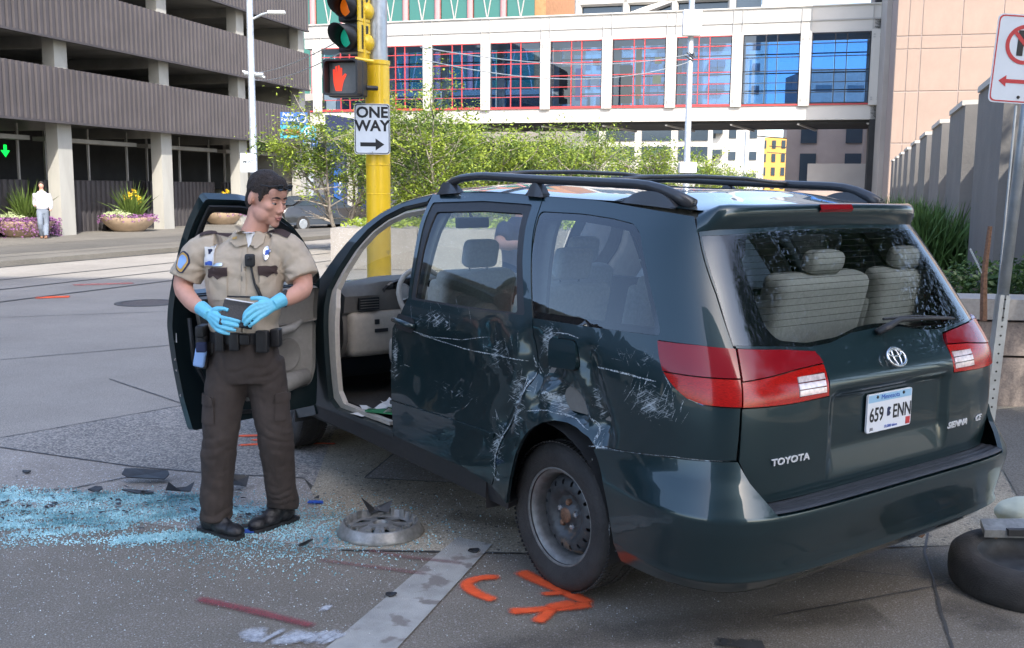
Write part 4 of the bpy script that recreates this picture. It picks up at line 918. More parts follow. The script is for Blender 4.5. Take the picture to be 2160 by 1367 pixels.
q=MB().add([(-.05,-.03,0),(.05,-.04,.004),(.06,.03,.0),(0,.045,.01),(-.05,.02,0)],[(0,1,2,3,4)],M['paper']); wtag(q,'paper_scrap','small white scrap of paper on the dark sill below the door opening','paper',(1.72,.955,.482),.1)
# ---------------------------------------------------------------- open front door
HX,HY=2.235,.985; TH=R(-76)
DM=Matrix.Translation((HX,HY,0))@Matrix.Rotation(TH,4,'Z')@Matrix.Scale(.90,4,(1,0,0))@Matrix.Translation((-HX,-HY,0))
FDO=[(1.165,1.745),(1.408,1.738),(1.52,1.720),(1.633,1.69),(1.72,1.658),(1.806,1.618),(1.89,1.568),(1.979,1.503),(2.05,1.438),(2.117,1.37),(2.19,1.28),(2.215,1.20),(2.22,.95),(2.21,.60),(2.19,.46),(1.245,.455),(1.20,.64),(1.165,.85),(1.14,1.04),(1.135,1.21),(1.145,1.5)]
FDO=rnd(FDO,.02,2)
FWO=rnd([(1.215,1.695),(1.42,1.685),(1.64,1.628),(1.77,1.55),(1.90,1.46),(2.02,1.33),(2.07,1.235),(1.20,1.225),(1.21,1.46)],.03,3)
fd=panel('front_door',FDO,M['paint'],VAN,holes=[FWO],st=.045,gap=0,rim=.050); fd.matrix_basis=DM
panel('inner_panel',FDO,M['paintin'],fd,holes=[FWO],st=.05,gap=.004,rim=0,off=-.050)
fd_children=[]
def dpan(name,poly,m,off,**k): o=panel(name,poly,m,fd,off=off,**k); return o
wf=inset(FDO,.012); dpan('weather_seal',[(1.19,1.722),(1.408,1.717),(1.52,1.700),(1.633,1.672),(1.72,1.640),(1.806,1.600),(1.89,1.550),(1.979,1.486),(2.05,1.42),(2.10,1.36),(2.165,1.275),(2.15,1.235),(1.165,1.222),(1.175,1.5)],M['black'],-.062,holes=[FWO],gap=0,rim=.014,st=.04)
TR1=rnd([(1.235,1.222),(2.14,1.232),(2.16,1.0),(1.30,.985),(1.27,1.1)],.02)
TR2=rnd([(1.305,.983),(2.16,.998),(2.15,.70),(2.10,.60),(1.62,.56),(1.53,.62),(1.43,.80)],.04)
dpan('upper_trim',TR1,M['trimd'],-.085,gap=0,rim=.035,st=.05); t2=dpan('lower_trim',TR2,M['trimg'],-.081,gap=.002,rim=.03,st=.05)
def dpt(u,z,o): return tuple(SS(np.array([u]),np.array([z]),-o)[0][0])
ar=MB(); ar.tube([dpt(1.42,.93,.095),dpt(1.5,.94,.13),dpt(1.75,.95,.14),dpt(1.95,.97,.125),dpt(2.05,1.0,.09)],[.025,.035,.035,.03,.02],M['trimg'],10,flat=.8); ar.build('armrest',fd,smooth=True)
pk=MB(); pk.tube([dpt(1.60,.62,.10),dpt(1.85,.635,.12),dpt(2.08,.66,.10)],[.05,.06,.045],M['trimg'],10); pk.build('door_pocket',fd,smooth=True)
P0=Vector(dpt(1.95,.80,.081)); MB().lathe([(0,.0),(.085,.004),(.095,.012),(.10,.004)],M['trimd'],24,T=Matrix.Translation(P0)@Matrix.Rotation(R(90),4,'X')).build('speaker_grille',fd,smooth=True)
MB().box(dpt(1.175,.93,.02),(.006,.035,.12),M['chrome']).build('door_latch',fd)
hs=MB(); hs.box(dpt(1.165,.98,.045),(.004,.02,.05),M['white'])
hs.build('jamb_sticker',fd)
for z in (.86,.80,.66): MB().lathe([(0,.004),(.007,.003),(.008,0)],M['chrome'],8,T=Matrix.Translation(dpt(1.19-.12*(z-.6),z,.045))@Matrix.Rotation(R(-90),4,'Y')).build('jamb_screw',fd)
wl=MB(); wl.tube([dpt(1.22,1.10,.09),dpt(1.25,.85,.09),dpt(1.36,.66,.085),dpt(1.52,.52,.085),dpt(1.7,.50,.085)],.012,M['black'],8); wl.build('seal_strip',fd,smooth=True)
for k in range(4): 
    q=MB(); q.tube([dpt(1.30,.50+.035*k,.077),dpt(1.40-.01*k,.505+.035*k,.077)],.004,M['paintin'],6); q.build('panel_rib',fd)
b=MB(); b.tube([(2.24,.975,1.10),(2.30,.955,1.12)],.03,M['black'],8); b.build('hinge',fd); 
q=MB(); rbox(q,(0,0,0),(.12,.10,.17),M['paint'],.04,T=Matrix.Translation((2.13,1.13,1.29))); q.build('wing_mirror',fd,smooth=True)
pp=MB(); pp.box((0,0,0),(.06,.01,.09),M['bluel']); wt=DM@Vector(dpt(1.80,.71,.165)); 
o=pp.build('folded_paper',None,loc=vo@wt,rz=1.2); tag(o,'pale blue folded paper tucked in the pocket of the open front door','paper')
# ---------------------------------------------------------------- scrape marks on the damaged side
def marks(name,strs,m,parent=VAN,off=.0012,dmg=True):
    mb=MB()
    for pts,wd in strs:
        P=[];  
        for a,b in zip(pts[:-1],pts[1:]):
            n=max(1,int(math.hypot(b[0]-a[0],b[1]-a[1])/.014)); P+=[(a[0]+(b[0]-a[0])*k/n,a[1]+(b[1]-a[1])*k/n) for k in range(n)]
        P.append(pts[-1]); A=np.array(P); n=len(A); t=np.gradient(A,axis=0); t/=np.linalg.norm(t,axis=1)[:,None]+1e-9
        nn=np.stack([-t[:,1],t[:,0]],1); e=np.minimum(1,np.minimum(np.arange(n),np.arange(n)[::-1])/2.5+.12)[:,None]*wd/2
        j=1+rng.uniform(-.55,.55,(n,1)); j2=1+rng.uniform(-.55,.55,(n,1))
        L=A+nn*e*j; Rr=A-nn*e*j2
        PL=SS(L[:,0],L[:,1],off,dmg)[0]; PR=SS(Rr[:,0],Rr[:,1],off,dmg)[0]; v=[]
        for a,b in zip(PL,PR): v+=[tuple(a),tuple(b)]
        mb.add(v,[(2*i,2*i+1,2*i+3,2*i+2) for i in range(n-1)],m)
    return tag(mb.build(name,parent),kind='stuff')
r_=random.Random(5); st2=[]
def burst(cx,cz,w,h,n,ang,ln,wd,sp=.25):
    for _ in range(int(n*.7)):
        u=cx+r_.uniform(-w,w); z=cz+r_.uniform(-h,h); a=ang+r_.gauss(0,sp); l=ln*r_.uniform(.3,1.2)
        st2.append(([(u,z),(u+math.cos(a)*l*.5,z+math.sin(a)*l*.5+r_.uniform(-.0015,.0015)),(u+math.cos(a)*l,z+math.sin(a)*l)],wd*r_.uniform(.35,.9)))
burst(.85,1.12,.30,.07,16,R(58),.10,.0022); burst(.55,1.06,.35,.05,8,R(60),.08,.002); burst(.30,1.0,.14,.10,9,R(65),.07,.0025)
burst(1.24,.92,.03,.16,14,R(80),.05,.007,.6); burst(1.15,.80,.07,.10,5,R(20),.07,.004,.5)
burst(.18,.86,.05,.12,18,R(78),.07,.006,.4); burst(.30,.70,.06,.12,12,R(62),.06,.005,.5); burst(.03,.97,.05,.10,18,R(75),.06,.008,.6)
burst(-.05,1.12,.05,.08,13,R(70),.05,.008,.8); burst(-.62,.98,.10,.06,38,R(118),.09,.0035,.25); burst(-.78,.95,.05,.05,18,R(110),.08,.004,.2)
burst(-.60,1.13,.10,.03,22,R(60),.05,.0025,.7); burst(-.36,1.02,.05,.16,14,R(118),.05,.003,.5); burst(-.37,.74,.02,.05,14,R(75),.04,.007,.7); burst(-.46,.50,.012,.14,12,R(88),.05,.006,.3)
burst(.34,.48,.03,.05,8,R(50),.04,.010,.8); burst(.7,.72,.3,.05,5,R(150),.10,.002,.4)
st2+= [([(1.15,1.055),(.9,1.04),(.62,1.06),(.42,1.10)],.003),([(1.0,1.04),(.6,1.02),(.12,1.03)],.004),([(.11,1.03),(.13,.90),(.23,.735),(.33,.56),(.345,.47)],.007),([(.10,1.06),(.085,.97),(.12,.88),(.17,.80)],.010),
 ([(-.045,1.17),(-.02,1.12),(.0,1.05),(-.03,1.0)],.010),([(-.05,1.175),(-.16,1.18),(-.24,1.17)],.004),([(.02,.90),(-.03,.915),(-.09,.89),(-.14,.94),(-.17,.99)],.014),([(.03,.93),(.0,.88),(-.04,.875)],.010),([(-.16,.985),(-.22,.92),(-.29,.86),(-.34,.82),(-.355,.79)],.008),
 ([(-.35,.80),(-.345,.76)],.02),([(-.33,.745),(-.38,.75),(-.44,.755)],.009),([(-.38,.74),(-.42,.69),(-.44,.63)],.010),([(-.43,.66),(-.47,.52),(-.485,.40)],.004),([(-.475,.45),(-.487,.40),(-.485,.385)],.012),([(-.48,.335),(-.50,.34)],.012),
 ([(-.36,1.075),(-.5,1.075),(-.70,1.068)],.006),([(1.285,.648),(.9,.653),(.33,.660)],.0035),([(.10,.81),(-.05,.84),(-.2,.825),(-.3,.80)],.004),([(-.40,.752),(-.8,.803),(-1.0,.812)],.002),([(-.77,1.055),(-.74,1.10)],.006),([(.36,.47),(.33,.44),(.30,.45)],.012)]
marks('scrape_marks',st2,M['scuffw'])
# ---------------------------------------------------------------- garage on the left
SA=math.radians(15.4)  # street runs this much to the right of straight ahead
gd=Vector((math.sin(SA),math.cos(SA),0)); gn=Vector((math.cos(SA),-math.sin(SA),0)) # along the street / out of the left facades
GA=thing('parking_garage','concrete and grey ribbed multi-storey parking garage across the street','building',(-14.6,33.04,.13),-SA)
# local frame: +y along the street (away), +x towards the street. column front face at x=0
BAY=5.55; y0,y1=-40,16.9
lv=[(3.65,1.66),(6.24,1.66),(8.98,1.70),(11.7,1.7)]
def ribbed(L,h,pitch=.30,dep=.07):
    mb=MB(); v=[];f=[];n=int(round(L/pitch)); xs=[]
    for i in range(n):
        b=i*L/n; w=L/n; xs+=[(b,0),(b+w*.46,0),(b+w*.56,-dep),(b+w*.90,-dep)]
    xs.append((L,0))
    for y,x in xs: v+=[(x,y,0),(x,y,h)]
    for i in range(len(xs)-1): f.append((2*i,2*i+2,2*i+3,2*i+1))
    mb.add(v,f); mb.box((-dep-.06,L/2,h/2),(.08,L,h)); return mb
rmesh=ribbed(BAY-.01,1.66,.26); rmesh.mats=[M['rib']]; rmesh.m=[0]*len(rmesh.f); rme=rmesh.mesh('spandrel')
rlow=ribbed(BAY-.75,1.80,.26); rlow.mats=[M['ribd']]; rlow.m=[0]*len(rlow.f); rlo=rlow.mesh('low_wall')
cb=MB(); cb.box((-.22,0,0),(.45,.66,1),M['concrete']); cme=cb.mesh('column')
bays=range(-7,3)
for k in bays:
    yc=k*BAY
    for h,(z,hh) in enumerate(lv):
        if k<-2 and h>1: continue
        if h<3 or k>-5: inst(rme,'spandrel_panel',GA,(.42,yc+.31-.31,z),scl=(1,1,hh/1.66))
        # sloped soffit strip with dark drip edge under each spandrel
        e=MB(); e.box((.38,yc+BAY/2,z-.04),(.16,BAY-.02,.07),M['ribd']); e.build('drip_edge',GA)
        s_=MB(); s_.box((-7,yc+BAY/2,z+.30),(14.6,BAY-.03,.32),M['slab']); s_.build('deck_slab',GA)
        bmm=MB(); bmm.box((-6.5,yc+.0,z-.02),(12,.35,.45),M['slab']); bmm.build('deck_beam',GA)
    inst(rlo,'low_wall_panel',GA,(-1.2,yc+.36,.0))
    m_=MB()
    for q in (.05,.5,.95): m_.box((-1.3,yc+.36+q*(BAY-.75),2.7),(.07,.06,1.8),M['slab'])
    m_.box((-1.3,yc+BAY/2,3.15),(.5,BAY-.7,.14),M['slab']); m_.build('mullion_frame',GA)
for k in list(bays)+[3]:
    zs=[(0,lv[0][0])]+[(lv[i][0]+lv[i][1],lv[i+1][0]) for i in range(3 if k>=-2 else 1)]
    for a,b in zs: inst(cme,'column',GA,(0.0,k*BAY,(a+b)/2),scl=(1,1 if a==0 else .9,b-a+.25))
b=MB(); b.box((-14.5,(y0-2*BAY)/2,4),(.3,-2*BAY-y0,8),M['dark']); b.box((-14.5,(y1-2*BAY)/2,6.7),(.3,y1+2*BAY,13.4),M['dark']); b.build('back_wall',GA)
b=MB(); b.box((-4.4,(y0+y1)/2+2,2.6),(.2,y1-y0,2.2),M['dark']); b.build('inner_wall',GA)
b=MB(); b.box((-7,3*BAY+.3,6.7),(13,.5,13.4),M['concrete']); b.build('end_wall',GA)
for (y,x) in ((-3.0,-1.9),(-.5,-1.9)):
    ar=MB(); ar.add([(0,-.07,.30),(0,.07,.30),(0,.07,.12),(0,.20,.12),(0,0,-.10),(0,-.20,.12),(0,-.07,.12)],[tuple(range(7))],M['green']); o=ar.build('arrow_light',GA,loc=(x,y,2.62))
MB().lathe([(0,-.1),(.10,-.07),(.14,0),(.10,.07),(0,.1)],M['bulb'],12).build('ceiling_lamp',GA,loc=(-1.0,2.45*BAY,2.75))
pcar=MB(); pcar.add([(-2.4,-11.2+i,z) for i,z in ((0,6.1),(4.4,6.1),(4.4,6.6),(3.5,6.7),(2.9,7.1),(1.2,7.1),(.5,6.65),(0,6.6))]+[(-4.1,-11.2+i,z) for i,z in ((0,6.1),(4.4,6.1),(4.4,6.6),(3.5,6.7),(2.9,7.1),(1.2,7.1),(.5,6.65),(0,6.6))],[tuple(range(8)),tuple(range(15,7,-1))]+[(i,8+i,8+(i+1)%8,(i+1)%8) for i in range(8)],M['greygrn'])
pcar.v=[(x,y+24.6,z-.05) for x,y,z in pcar.v]
w_=MB(); w_.add([(-2.38,y+13.4,z-.05) for y,z in ((1.3,6.68),(3.3,6.72),(2.8,7.02),(1.5,7.02))],[(0,1,2,3)],M['white'])
# entrance: navy wall, blue sign strip and yellow base beyond the last bay
ent=thing('entrance_wall','dark navy garage entrance wall with a tall blue sign strip','wall',GA.location+gd*18.6+gn*.6,-SA)
MB().box((-.2,2.6,2.6),(.3,5.2,5.2),M['navy']).build('wall_slab',ent); MB().box((.0,.6,1.7),(.2,.7,1.7),M['blue']).build('sign_strip',ent); MB().box((.0,.6,.4),(.3,.7,.8),M['yellow']).build('post_base',ent)
MB().box((.05,2.1,2.3),(.5,.5,4.6),M['concrete']).build('pier',ent)
MB().box((.6,3.4,3.6),(1.6,3.6,.35),M['ribd']).build('canopy',ent)
t=text_mesh('PARK',.38,M['white'],.005); o=inst(t,'sign_text',ent,(.115,.6,1.7),(R(90),0,R(90))); o.rotation_euler=(R(90),R(90),R(90))
# ---------------------------------------------------------------- skyway across the street
SK=thing('skyway','off-white glazed skyway bridge with red mullions crossing the street','skyway',(5.80,60,0),-SA)
# local: +x to the right, y away (depth), face at y=0
x0,x1=-19.8,14.75; BW=3.713
sw_=M['skywhite']
MB().box(((x0+x1)/2,1.6,6.09),(x1-x0,3.2,.80),sw_).build('bottom_beam',SK)
MB().box(((x0+x1)/2,-.02,6.53),(x1-x0,.12,.08),M['redm']).build('red_sill',SK)
MB().box(((x0+x1)/2,1.6,10.74),(x1-x0,3.2,.62),sw_).build('top_beam',SK)
MB().box(((x0+x1)/2,1.5,11.09),(x1-x0,3.12,.08),M['skyjoint']).build('shadow_groove',SK)
MB().box(((x0+x1)/2,1.6,11.48),(x1-x0,3.3,.70),sw_).build('parapet',SK)
MB().box(((x0+x1)/2,1.6,11.86),(x1-x0,3.5,.07),sw_).build('coping',SK)
MB().box(((x0+x1)/2,1.8,6.56),(x1-x0,3.0,.06),M['slab']).build('floor',SK)
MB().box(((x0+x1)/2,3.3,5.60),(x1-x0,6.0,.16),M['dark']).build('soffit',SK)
for k in range(10): 
    a=x0+k*BW+.6; MB().add([(a,.3,5.52),(a+.12,.3,5.52),(a+1.2,6.2,5.52),(a+1.08,6.2,5.52),(a,.3,5.44),(a+.12,.3,5.44),(a+1.2,6.2,5.40),(a+1.08,6.2,5.40)],[(0,1,2,3),(7,6,5,4),(0,3,7,4),(1,5,6,2),(0,4,5,1),(3,2,6,7)],sw_).build('soffit_brace',SK)
ps=[-.34-BW*j for j in range(0,6)][::-1]+[-.34+BW*j for j in range(1,5)]
post=MB(); post.box((0,-.06,8.48),(.30,.26,4.05),sw_); post.box((0,-.14,8.48),(.60,.06,4.05),sw_); pme=post.mesh('post')
pl_=MB()
for z in (10.22,10.08,6.75,6.85):
    for q in (-.16,.16): pl_.box((q,-.20,z),(.10,.03,.07),M['skyjoint'])
plm=pl_.mesh('bolt_plate')
bandp=MB(); bandp.box((-.26,-.09,11.15),(.03,.06,1.3),M['skyjoint']); bandp.box((.26,-.09,11.15),(.03,.06,1.3),M['skyjoint']); bpm=bandp.mesh('flange')
pane=MB(); pane.add([(-.5,0,-.5),(.5,0,-.5),(.5,0,.5),(-.5,0,.5)],[(0,1,2,3)],M['skyglass']); pnm=pane.mesh('pane')
for x in ps:
    inst(pme,'post',SK,(x,0,0)); inst(pme,'post',SK,(x,3.2,0),(0,0,PI)); tag(inst(plm,'bolt_plate',SK,(x,0,0)),kind='stuff'); inst(bpm,'flange',SK,(x,-.02,0))
hz=[6.7,7.2,7.75,8.4,9.15,9.85,10.42]
cols={1:[('gold',.2,7.0,.5,2.6)],2:[]}
for j,(a,b_) in enumerate(zip(ps[:-1],ps[1:])):
    xl,xr=a+.31,b_-.31; w_=xr-xl; red=M['redm'] if j<7 else M['blackm']
    if j==len(ps)-2: red=M['blackm']
    bay=bpy.data.objects.new('window_bay',None); C.objects.link(bay); bay.parent=SK; bay.location=((xl+xr)/2,.02,0)
    for h in (6.60,)+tuple(hz[1:-1])+(10.40,):
        MB().box((0,0,h),(w_,.08,.045 if h not in (7.2,7.75) else .035),red).build('mullion',bay)
    for q in (-w_*.10,w_*.10,-w_/2+.03,w_/2-.03): MB().box((q,.005,8.49),(.05,.08,3.84),red if abs(q)<w_*.3 else M['blackm']).build('mullion',bay)
    zz=[6.62]+hz[1:-1]+[10.38]
    for i in range(len(zz)-1):
        for cx,cw in ((-w_*.30,w_*.37),(0,w_*.18),(w_*.30,w_*.37)):
            inst(pnm,'pane',bay,(cx,.03,(zz[i]+zz[i+1])/2),scl=(cw,1,zz[i+1]-zz[i]-.05))
    # far side glazing
    MB().box((0,3.1,8.49),(w_,.03,3.84),M['skyglass']).build('far_glazing',bay)
    for h in (7.6,8.6,9.7): MB().box((0,3.05,h),(w_,.06,.07),M['blackm']).build('far_mullion',bay)
    # coloured panels hung inside the corridor
    if j in (4,5): 
        for (cx,cz,cw,ch,cm) in (((-.2,8.6,.35,3.0,'ocher') if j==5 else (-.1,8.0,.4,1.9,'bluep')),(.9,8.2,.5,.5,'yellow' if j==5 else 'white'),(.95,9.3,.4,.4,'yellow' if j==5 else 'dark')):
            MB().box((cx,1.2,cz),(cw,.05,ch),M[cm]).build('hung_panel',bay)
        MB().box((-1.0,1.6,8.0),(.7,.4,2.2),M['dark']).build('display_board',bay)
    if j<1: MB().box((0,2.9,8.49),(w_,.05,3.8),M['win']).build('dark_backing',bay)
# pier between skyway and pink building
PR=thing('skyway_pier','dark grey corner pier where the skyway meets the pink building','pier',SK.location+Vector((math.cos(SA),-math.sin(SA),0))*14.75,-SA)
MB().box((.35,-1.5,7),(.9,4.5,14),M['shade']).build('pier_shaft',PR); MB().box((-.25,.6,7),(.3,1.2,14),M['dark']).build('pier_return',PR)
MB().box((-.8,1.5,2.6),(5.5,.6,.0+1.4),M['shade']).build('low_wall',PR)
# ---------------------------------------------------------------- pink stone building
PB=thing('stone_building','large pale pink stone-panelled building beside the skyway','building',(18.35,50.0,0),-SA*.9)
MB().box((15.2,7.2,13),(30,14,26),M['pinkj']).build('wall_core',PB)
pm=MB(); pm.add([(-.5,0,-.5),(.5,0,-.5),(.5,0,.5),(-.5,0,.5),(-.49,-.02,-.49),(.49,-.02,-.49),(.49,-.02,.49),(-.49,-.02,.49)],[(0,1,5,4),(1,2,6,5),(2,3,7,6),(3,0,4,7),(4,5,6,7)],M['pink']); pmm=pm.mesh('stone_panel')
xs=[.2,.75,1.35,3.15,4.95,6.75,8.55,10.35,12.2,14.0]; zs=[-.4,1.6,4.1,6.6,8.62,9.22,11.8,14.4]
for i in range(len(xs)-1):
    for j in range(len(zs)-1):
        inst(pmm,'stone_panel',PB,((xs[i]+xs[i+1])/2,.20-.01,(zs[j]+zs[j+1])/2),scl=(xs[i+1]-xs[i]-.035,1,zs[j+1]-zs[j]-.035))
# ---------------------------------------------------------------- finned wall on the right
WA=math.atan(.339); FW_=thing('finned_wall','long concrete wall of upright fins running away behind the planter','wall',(1.41+.339*9.2,9.2,0),-WA)
L=33; MB().box((.85,L/2,1.42),(.5,L,2.84),M['finc']).build('back_wall',FW_)
fm=MB(); fm.add([(0,-1.15,0),(.62,-1.32,0),(.62,1.32,0),(0,1.15,0),(0,-1.15,2.93),(.62,-1.32,2.93),(.62,1.32,2.93),(0,1.15,2.93)],[(0,3,2,1),(4,5,6,7),(0,1,5,4),(1,2,6,5),(2,3,7,6),(3,0,4,7)],M['finc']); fme=fm.mesh('fin')
cm=MB(); cm.prism([(-.03,-1.0),(.66,-1.15),(.66,1.15),(-.03,1.0)],2.932,3.0,M['finlit']); cme2=cm.mesh('cap')
for k in range(9):
    y=2.0+k*3.82; inst(fme,'fin',FW_,(0,y,0)); inst(cme2,'fin_lit_cap',FW_,(0,y,0))
# planter wall and planting at the right
PW=thing('planter_wall','low speckled granite planter wall behind the sign pole','wall',(3.75,8.15,0),-.12)
for i in range(5):
    for j,(z,h) in enumerate(((.0,.42),(.43,.29))):
        MB().box((.6+1.25*i,.2,z+h/2),(1.235,.4,h-.012),M['granite']).build('granite_block',PW)
    MB().box((.6+1.25*i,.2,.82),(1.24,.46,.17),M['granitec']).build('coping_stone',PW)
PW.location=(3.2,8.3,0)
o=MB().add([(2.9,8.6,.80),(9.5,7.9,.80),(20,45,.80),(15.0,45,.80),(5.0,11.2,.80)],[(0,1,2,3,4)],M['mulch']).build('planting_bed'); o['kind']='structure'
bd=MB(); bd.box((0,0,.4),(.25,8,.8),M['granite']); o=bd.build('planter_side_wall',None,loc=(4.0,12.3,0),rz=-.25); tag(o,'low granite side wall of the planting bed hidden behind the van','wall')
# ---------------------------------------------------------------- unseen tower added to shade the corner; it also shows in reflections
def office(name,label,c,d,rz,rows,cols,z0=4,m='shade',fl=3.6,face=('-y','+y')):
    t=thing(name,label,'building',(c[0],c[1],0),rz); MB().box((0,0,d[2]/2),d,M[m]).build('wall_block',t)
    wmb=MB(); ww=d[0]/cols
    for i in range(cols):
        for j in range(rows):
            for s_ in (1,-1): wmb.box((-d[0]/2+ww*(i+.5),s_*(d[1]/2+.02),z0+fl*j+1.2),(ww*.62,.08,fl*.55),M['office'])
    tag(wmb.build('window_rows',t),kind='stuff'); return t
office('shade_tower','unseen grey tower added behind the camera to shade the corner',(1,-27,0),(25,12,40),-.05,9,9)
# ---------------------------------------------------------------- far buildings
def block(name,label,px,Y,w,h,d,m,rows,cols,wz0,wm='win',rz=0,wh=1.5,wr=.5,extra=None):
    X=(px-1080)/2110*Y; t=thing(name,label,'building',(X,Y+d/2,0),rz); MB().box((0,0,h/2),(w,d,h),M[m]).build('wall_block',t)
    if rows:
        ww=w/cols; wmm=MB(); wmm.box((0,0,0),(ww*wr,.2,wh),M[wm]); me=wmm.mesh('window')
        fl=(h-wz0)/rows
        for i in range(cols):
            for j in range(rows): inst(me,'window',t,(-w/2+ww*(i+.5),-d/2-.04,wz0+fl*(j+.5)))
    return t
t=block('white_office','wide white office with strip windows beyond the trees',1375,120,17,9.4,20,'towerw',3,4,2.5,wr=.8,wh=1.6,rz=-.2)
t=block('white_tower','slender white apartment tower with balconies beyond the skyway',1560,150,9,40,14,'towerw',12,3,2,wr=.35,wh=1.2,rz=-.25)
for j in range(11): MB().box((-2.6,-7.6,4+3.2*j),(2.4,1.2,.9),M['win']).build('balcony',t)
t=block('ochre_building','ochre brick building under the skyway',1635,190,5.2,11.5,12,'ocher',4,3,1.5,wr=.4,wh=1.5,rz=-.2)
t=block('brick_house','small rose coloured building at the end of the street',1690,260,9,7.5,12,'sand',1,3,1,rz=-.1)
t=block('sandstone_building','sandstone building with tall windows beside the skyway pier',1850,74,9.5,8.2,16,'sand',2,3,1.5,wr=.36,wh=2.6,rz=-SA)
t=block('cream_tower','cream office tower rising behind the skyway roof',1370,170,20,46,24,'cream',14,9,2,wr=.55,wh=1.8,rz=-.2)
t=block('brick_hall','brick hall with green glass between rose columns above the skyway',905,84,24,24,16,'brick',0,1,0,rz=-SA)
for i in range(8): MB().box((-9.2+i*2.75,-8.25,15.2),(2.2,.2,12),M['teal']).build('window',t); MB().tube([(-10.6+i*2.75,-8.45,8),(-10.6+i*2.75,-8.45,22)],.24,M['pinkcol'],10).build('column',t)
for i in range(8):
    for q in (-1,1): MB().tube([(-9.2+i*2.75-q*1.0,-8.38,9.5),(-9.2+i*2.75+q*1.0,-8.38,20.5)],.05,M['skyjoint'],5).build('glazing_bar',t)
t=block('rear_garage','dark garage block beyond the skyway behind the trees',850,74,26,8.6,9,'shade',2,6,2.5,'dark',rz=-SA,wh=2.0,wr=.8)
tr=thing('roof_truss','white trussed roof structure above the middle of the skyway','roof structure',(5.3,76,0),-SA)
MB().box((6,0,16),(13,.5,7),M['win']).build('glazing',tr)
for a,b in (((-.5,12.6),(-.5,20)),((3,12.6),(3,20)),((6.5,12.6),(6.5,20)),((10.5,12.6),(10.5,20)),((-.5,12.9),(10.5,16.5)),((-.5,15.2),(10.5,15.2))): MB().tube([(a[0],-.5,a[1]),(b[0],-.5,b[1])],.28,M['skywhite'],6).build('truss_member',tr)
# low city backdrop so that no bare horizon shows between the near buildings
for i,(px,Y,w,h,m) in enumerate(((300,330,60,26,'cream'),(-500,300,160,22,'sand'),(1000,300,60,20,'sand'),(1250,280,36,26,'towerw'),(1950,240,60,30,'sand'),(2500,260,120,24,'cream'))):
    block('distant_block',['pale distant block far behind the garage','wide brown block at the far left horizon','brown distant block behind the trees','white distant block behind the row of trees','brown distant block behind the pink building','cream distant block at the far right horizon'][i],px,Y,w,h,20,m,3,8,3)
# ---------------------------------------------------------------- people
def limb(mb,pts,rs,n=14,flat=1.0,sub=3):
    """closed tapered tube along joints, smoothly interpolated"""
    P=[Vector(p) for p in pts]; Q=[];rr=[]
    for i in range(len(P)-1):
        a,b=P[i],P[i+1]; c=P[i-1] if i else a*2-b; d=P[i+2] if i+2<len(P) else b*2-a
        for k in range(sub):
            t=k/sub; Q.append(.5*((2*a)+(b-c)*t+(2*c-5*a+4*b-d)*t*t+(3*a-c-3*b+d)*t**3)); rr.append(rs[i]+(rs[i+1]-rs[i])*(t*t*(3-2*t)))
    Q.append(P[-1]); rr.append(rs[-1]); mb.tube(Q,rr,None,n,flat=flat)
def elli(mb,c,r,T=None,n=16):
    v=[];f=[]; m=n//2
    for i in range(1,m):
        t=PI*i/m
        for j in range(n): g=2*PI*j/n; v.append((c[0]+r[0]*math.sin(t)*math.cos(g),c[1]+r[1]*math.sin(t)*math.sin(g),c[2]+r[2]*math.cos(t)))
    a=len(v); v+=[(c[0],c[1],c[2]+r[2]),(c[0],c[1],c[2]-r[2])]
    for i in range(m-2):
        for j in range(n): k=(j+1)%n; f.append((i*n+j,(i+1)*n+j,(i+1)*n+k,i*n+k))
    for j in range(n): k=(j+1)%n; f.append((a,j,k)); f.append((a+1,(m-2)*n+k,(m-2)*n+j))
    mb.add(v,f,None,T)
def torso(mb,secs,n=20):
    """stack of (cx,cy,z,rx,ry) superellipse sections"""
    v=[];f=[]
    for cx,cy,z,rx,ry in secs:
        for j in range(n):
            g=2*PI*j/n; c,s=math.cos(g),math.sin(g); e=.82; v.append((cx+rx*math.copysign(abs(c)**e,c),cy+ry*math.copysign(abs(s)**e,s),z))
    for i in range(len(secs)-1):
        for j in range(n): k=(j+1)%n; f.append((i*n+j,i*n+k,(i+1)*n+k,(i+1)*n+j))
    f.append(tuple(range(n))[::-1]); f.append(tuple((len(secs)-1)*n+j for j in range(n))); mb.add(v,f)
# Officer: local frame origin between the feet, +x to the right of the photo, +y away from the camera
OX,OY=-1.345,4.98
OF=thing('person','police officer in tan shirt and brown trousers with blue gloves holding an open notebook','person',(OX,OY,0))
nz=lambda p,s: noise.noise(Vector(p)*s)
HT=Matrix.Translation((.125,.02,1.715))@Matrix.Rotation(R(60),4,'Z')@Matrix.Rotation(R(17),4,'X')   # head: face towards -y turned to the right, looking down
def hd_(p): return HT@Vector(p)
body=MB()
elli(body,(0,.018,.035),(.078,.098,.098),HT,24); elli(body,(0,-.025,-.025),(.066,.070,.090),HT,20)
elli(body,(0,-.052,-.080),(.046,.042,.036),HT,14); elli(body,(0,-.080,-.102),(.026,.020,.019),HT,12)      # jaw, chin
for s_ in (-1,1):
    elli(body,(s_*.050,-.02,-.066),(.024,.052,.040),HT,12); elli(body,(s_*.040,-.062,-.018),(.026,.024,.024),HT,12)   # jaw angle, cheek
    elli(body,(s_*.028,-.078,.026),(.026,.014,.010),HT,12)  # brow
    elli(body,(s_*.083,.014,-.006),(.011,.021,.034),HT@Matrix.Rotation(R(16*s_),4,'Z'),12)   # ear
    elli(body,(s_*.011,-.099,-.036),(.010,.012,.009),HT,10)
elli(body,(0,-.062,.052),(.056,.034,.045),HT,16)
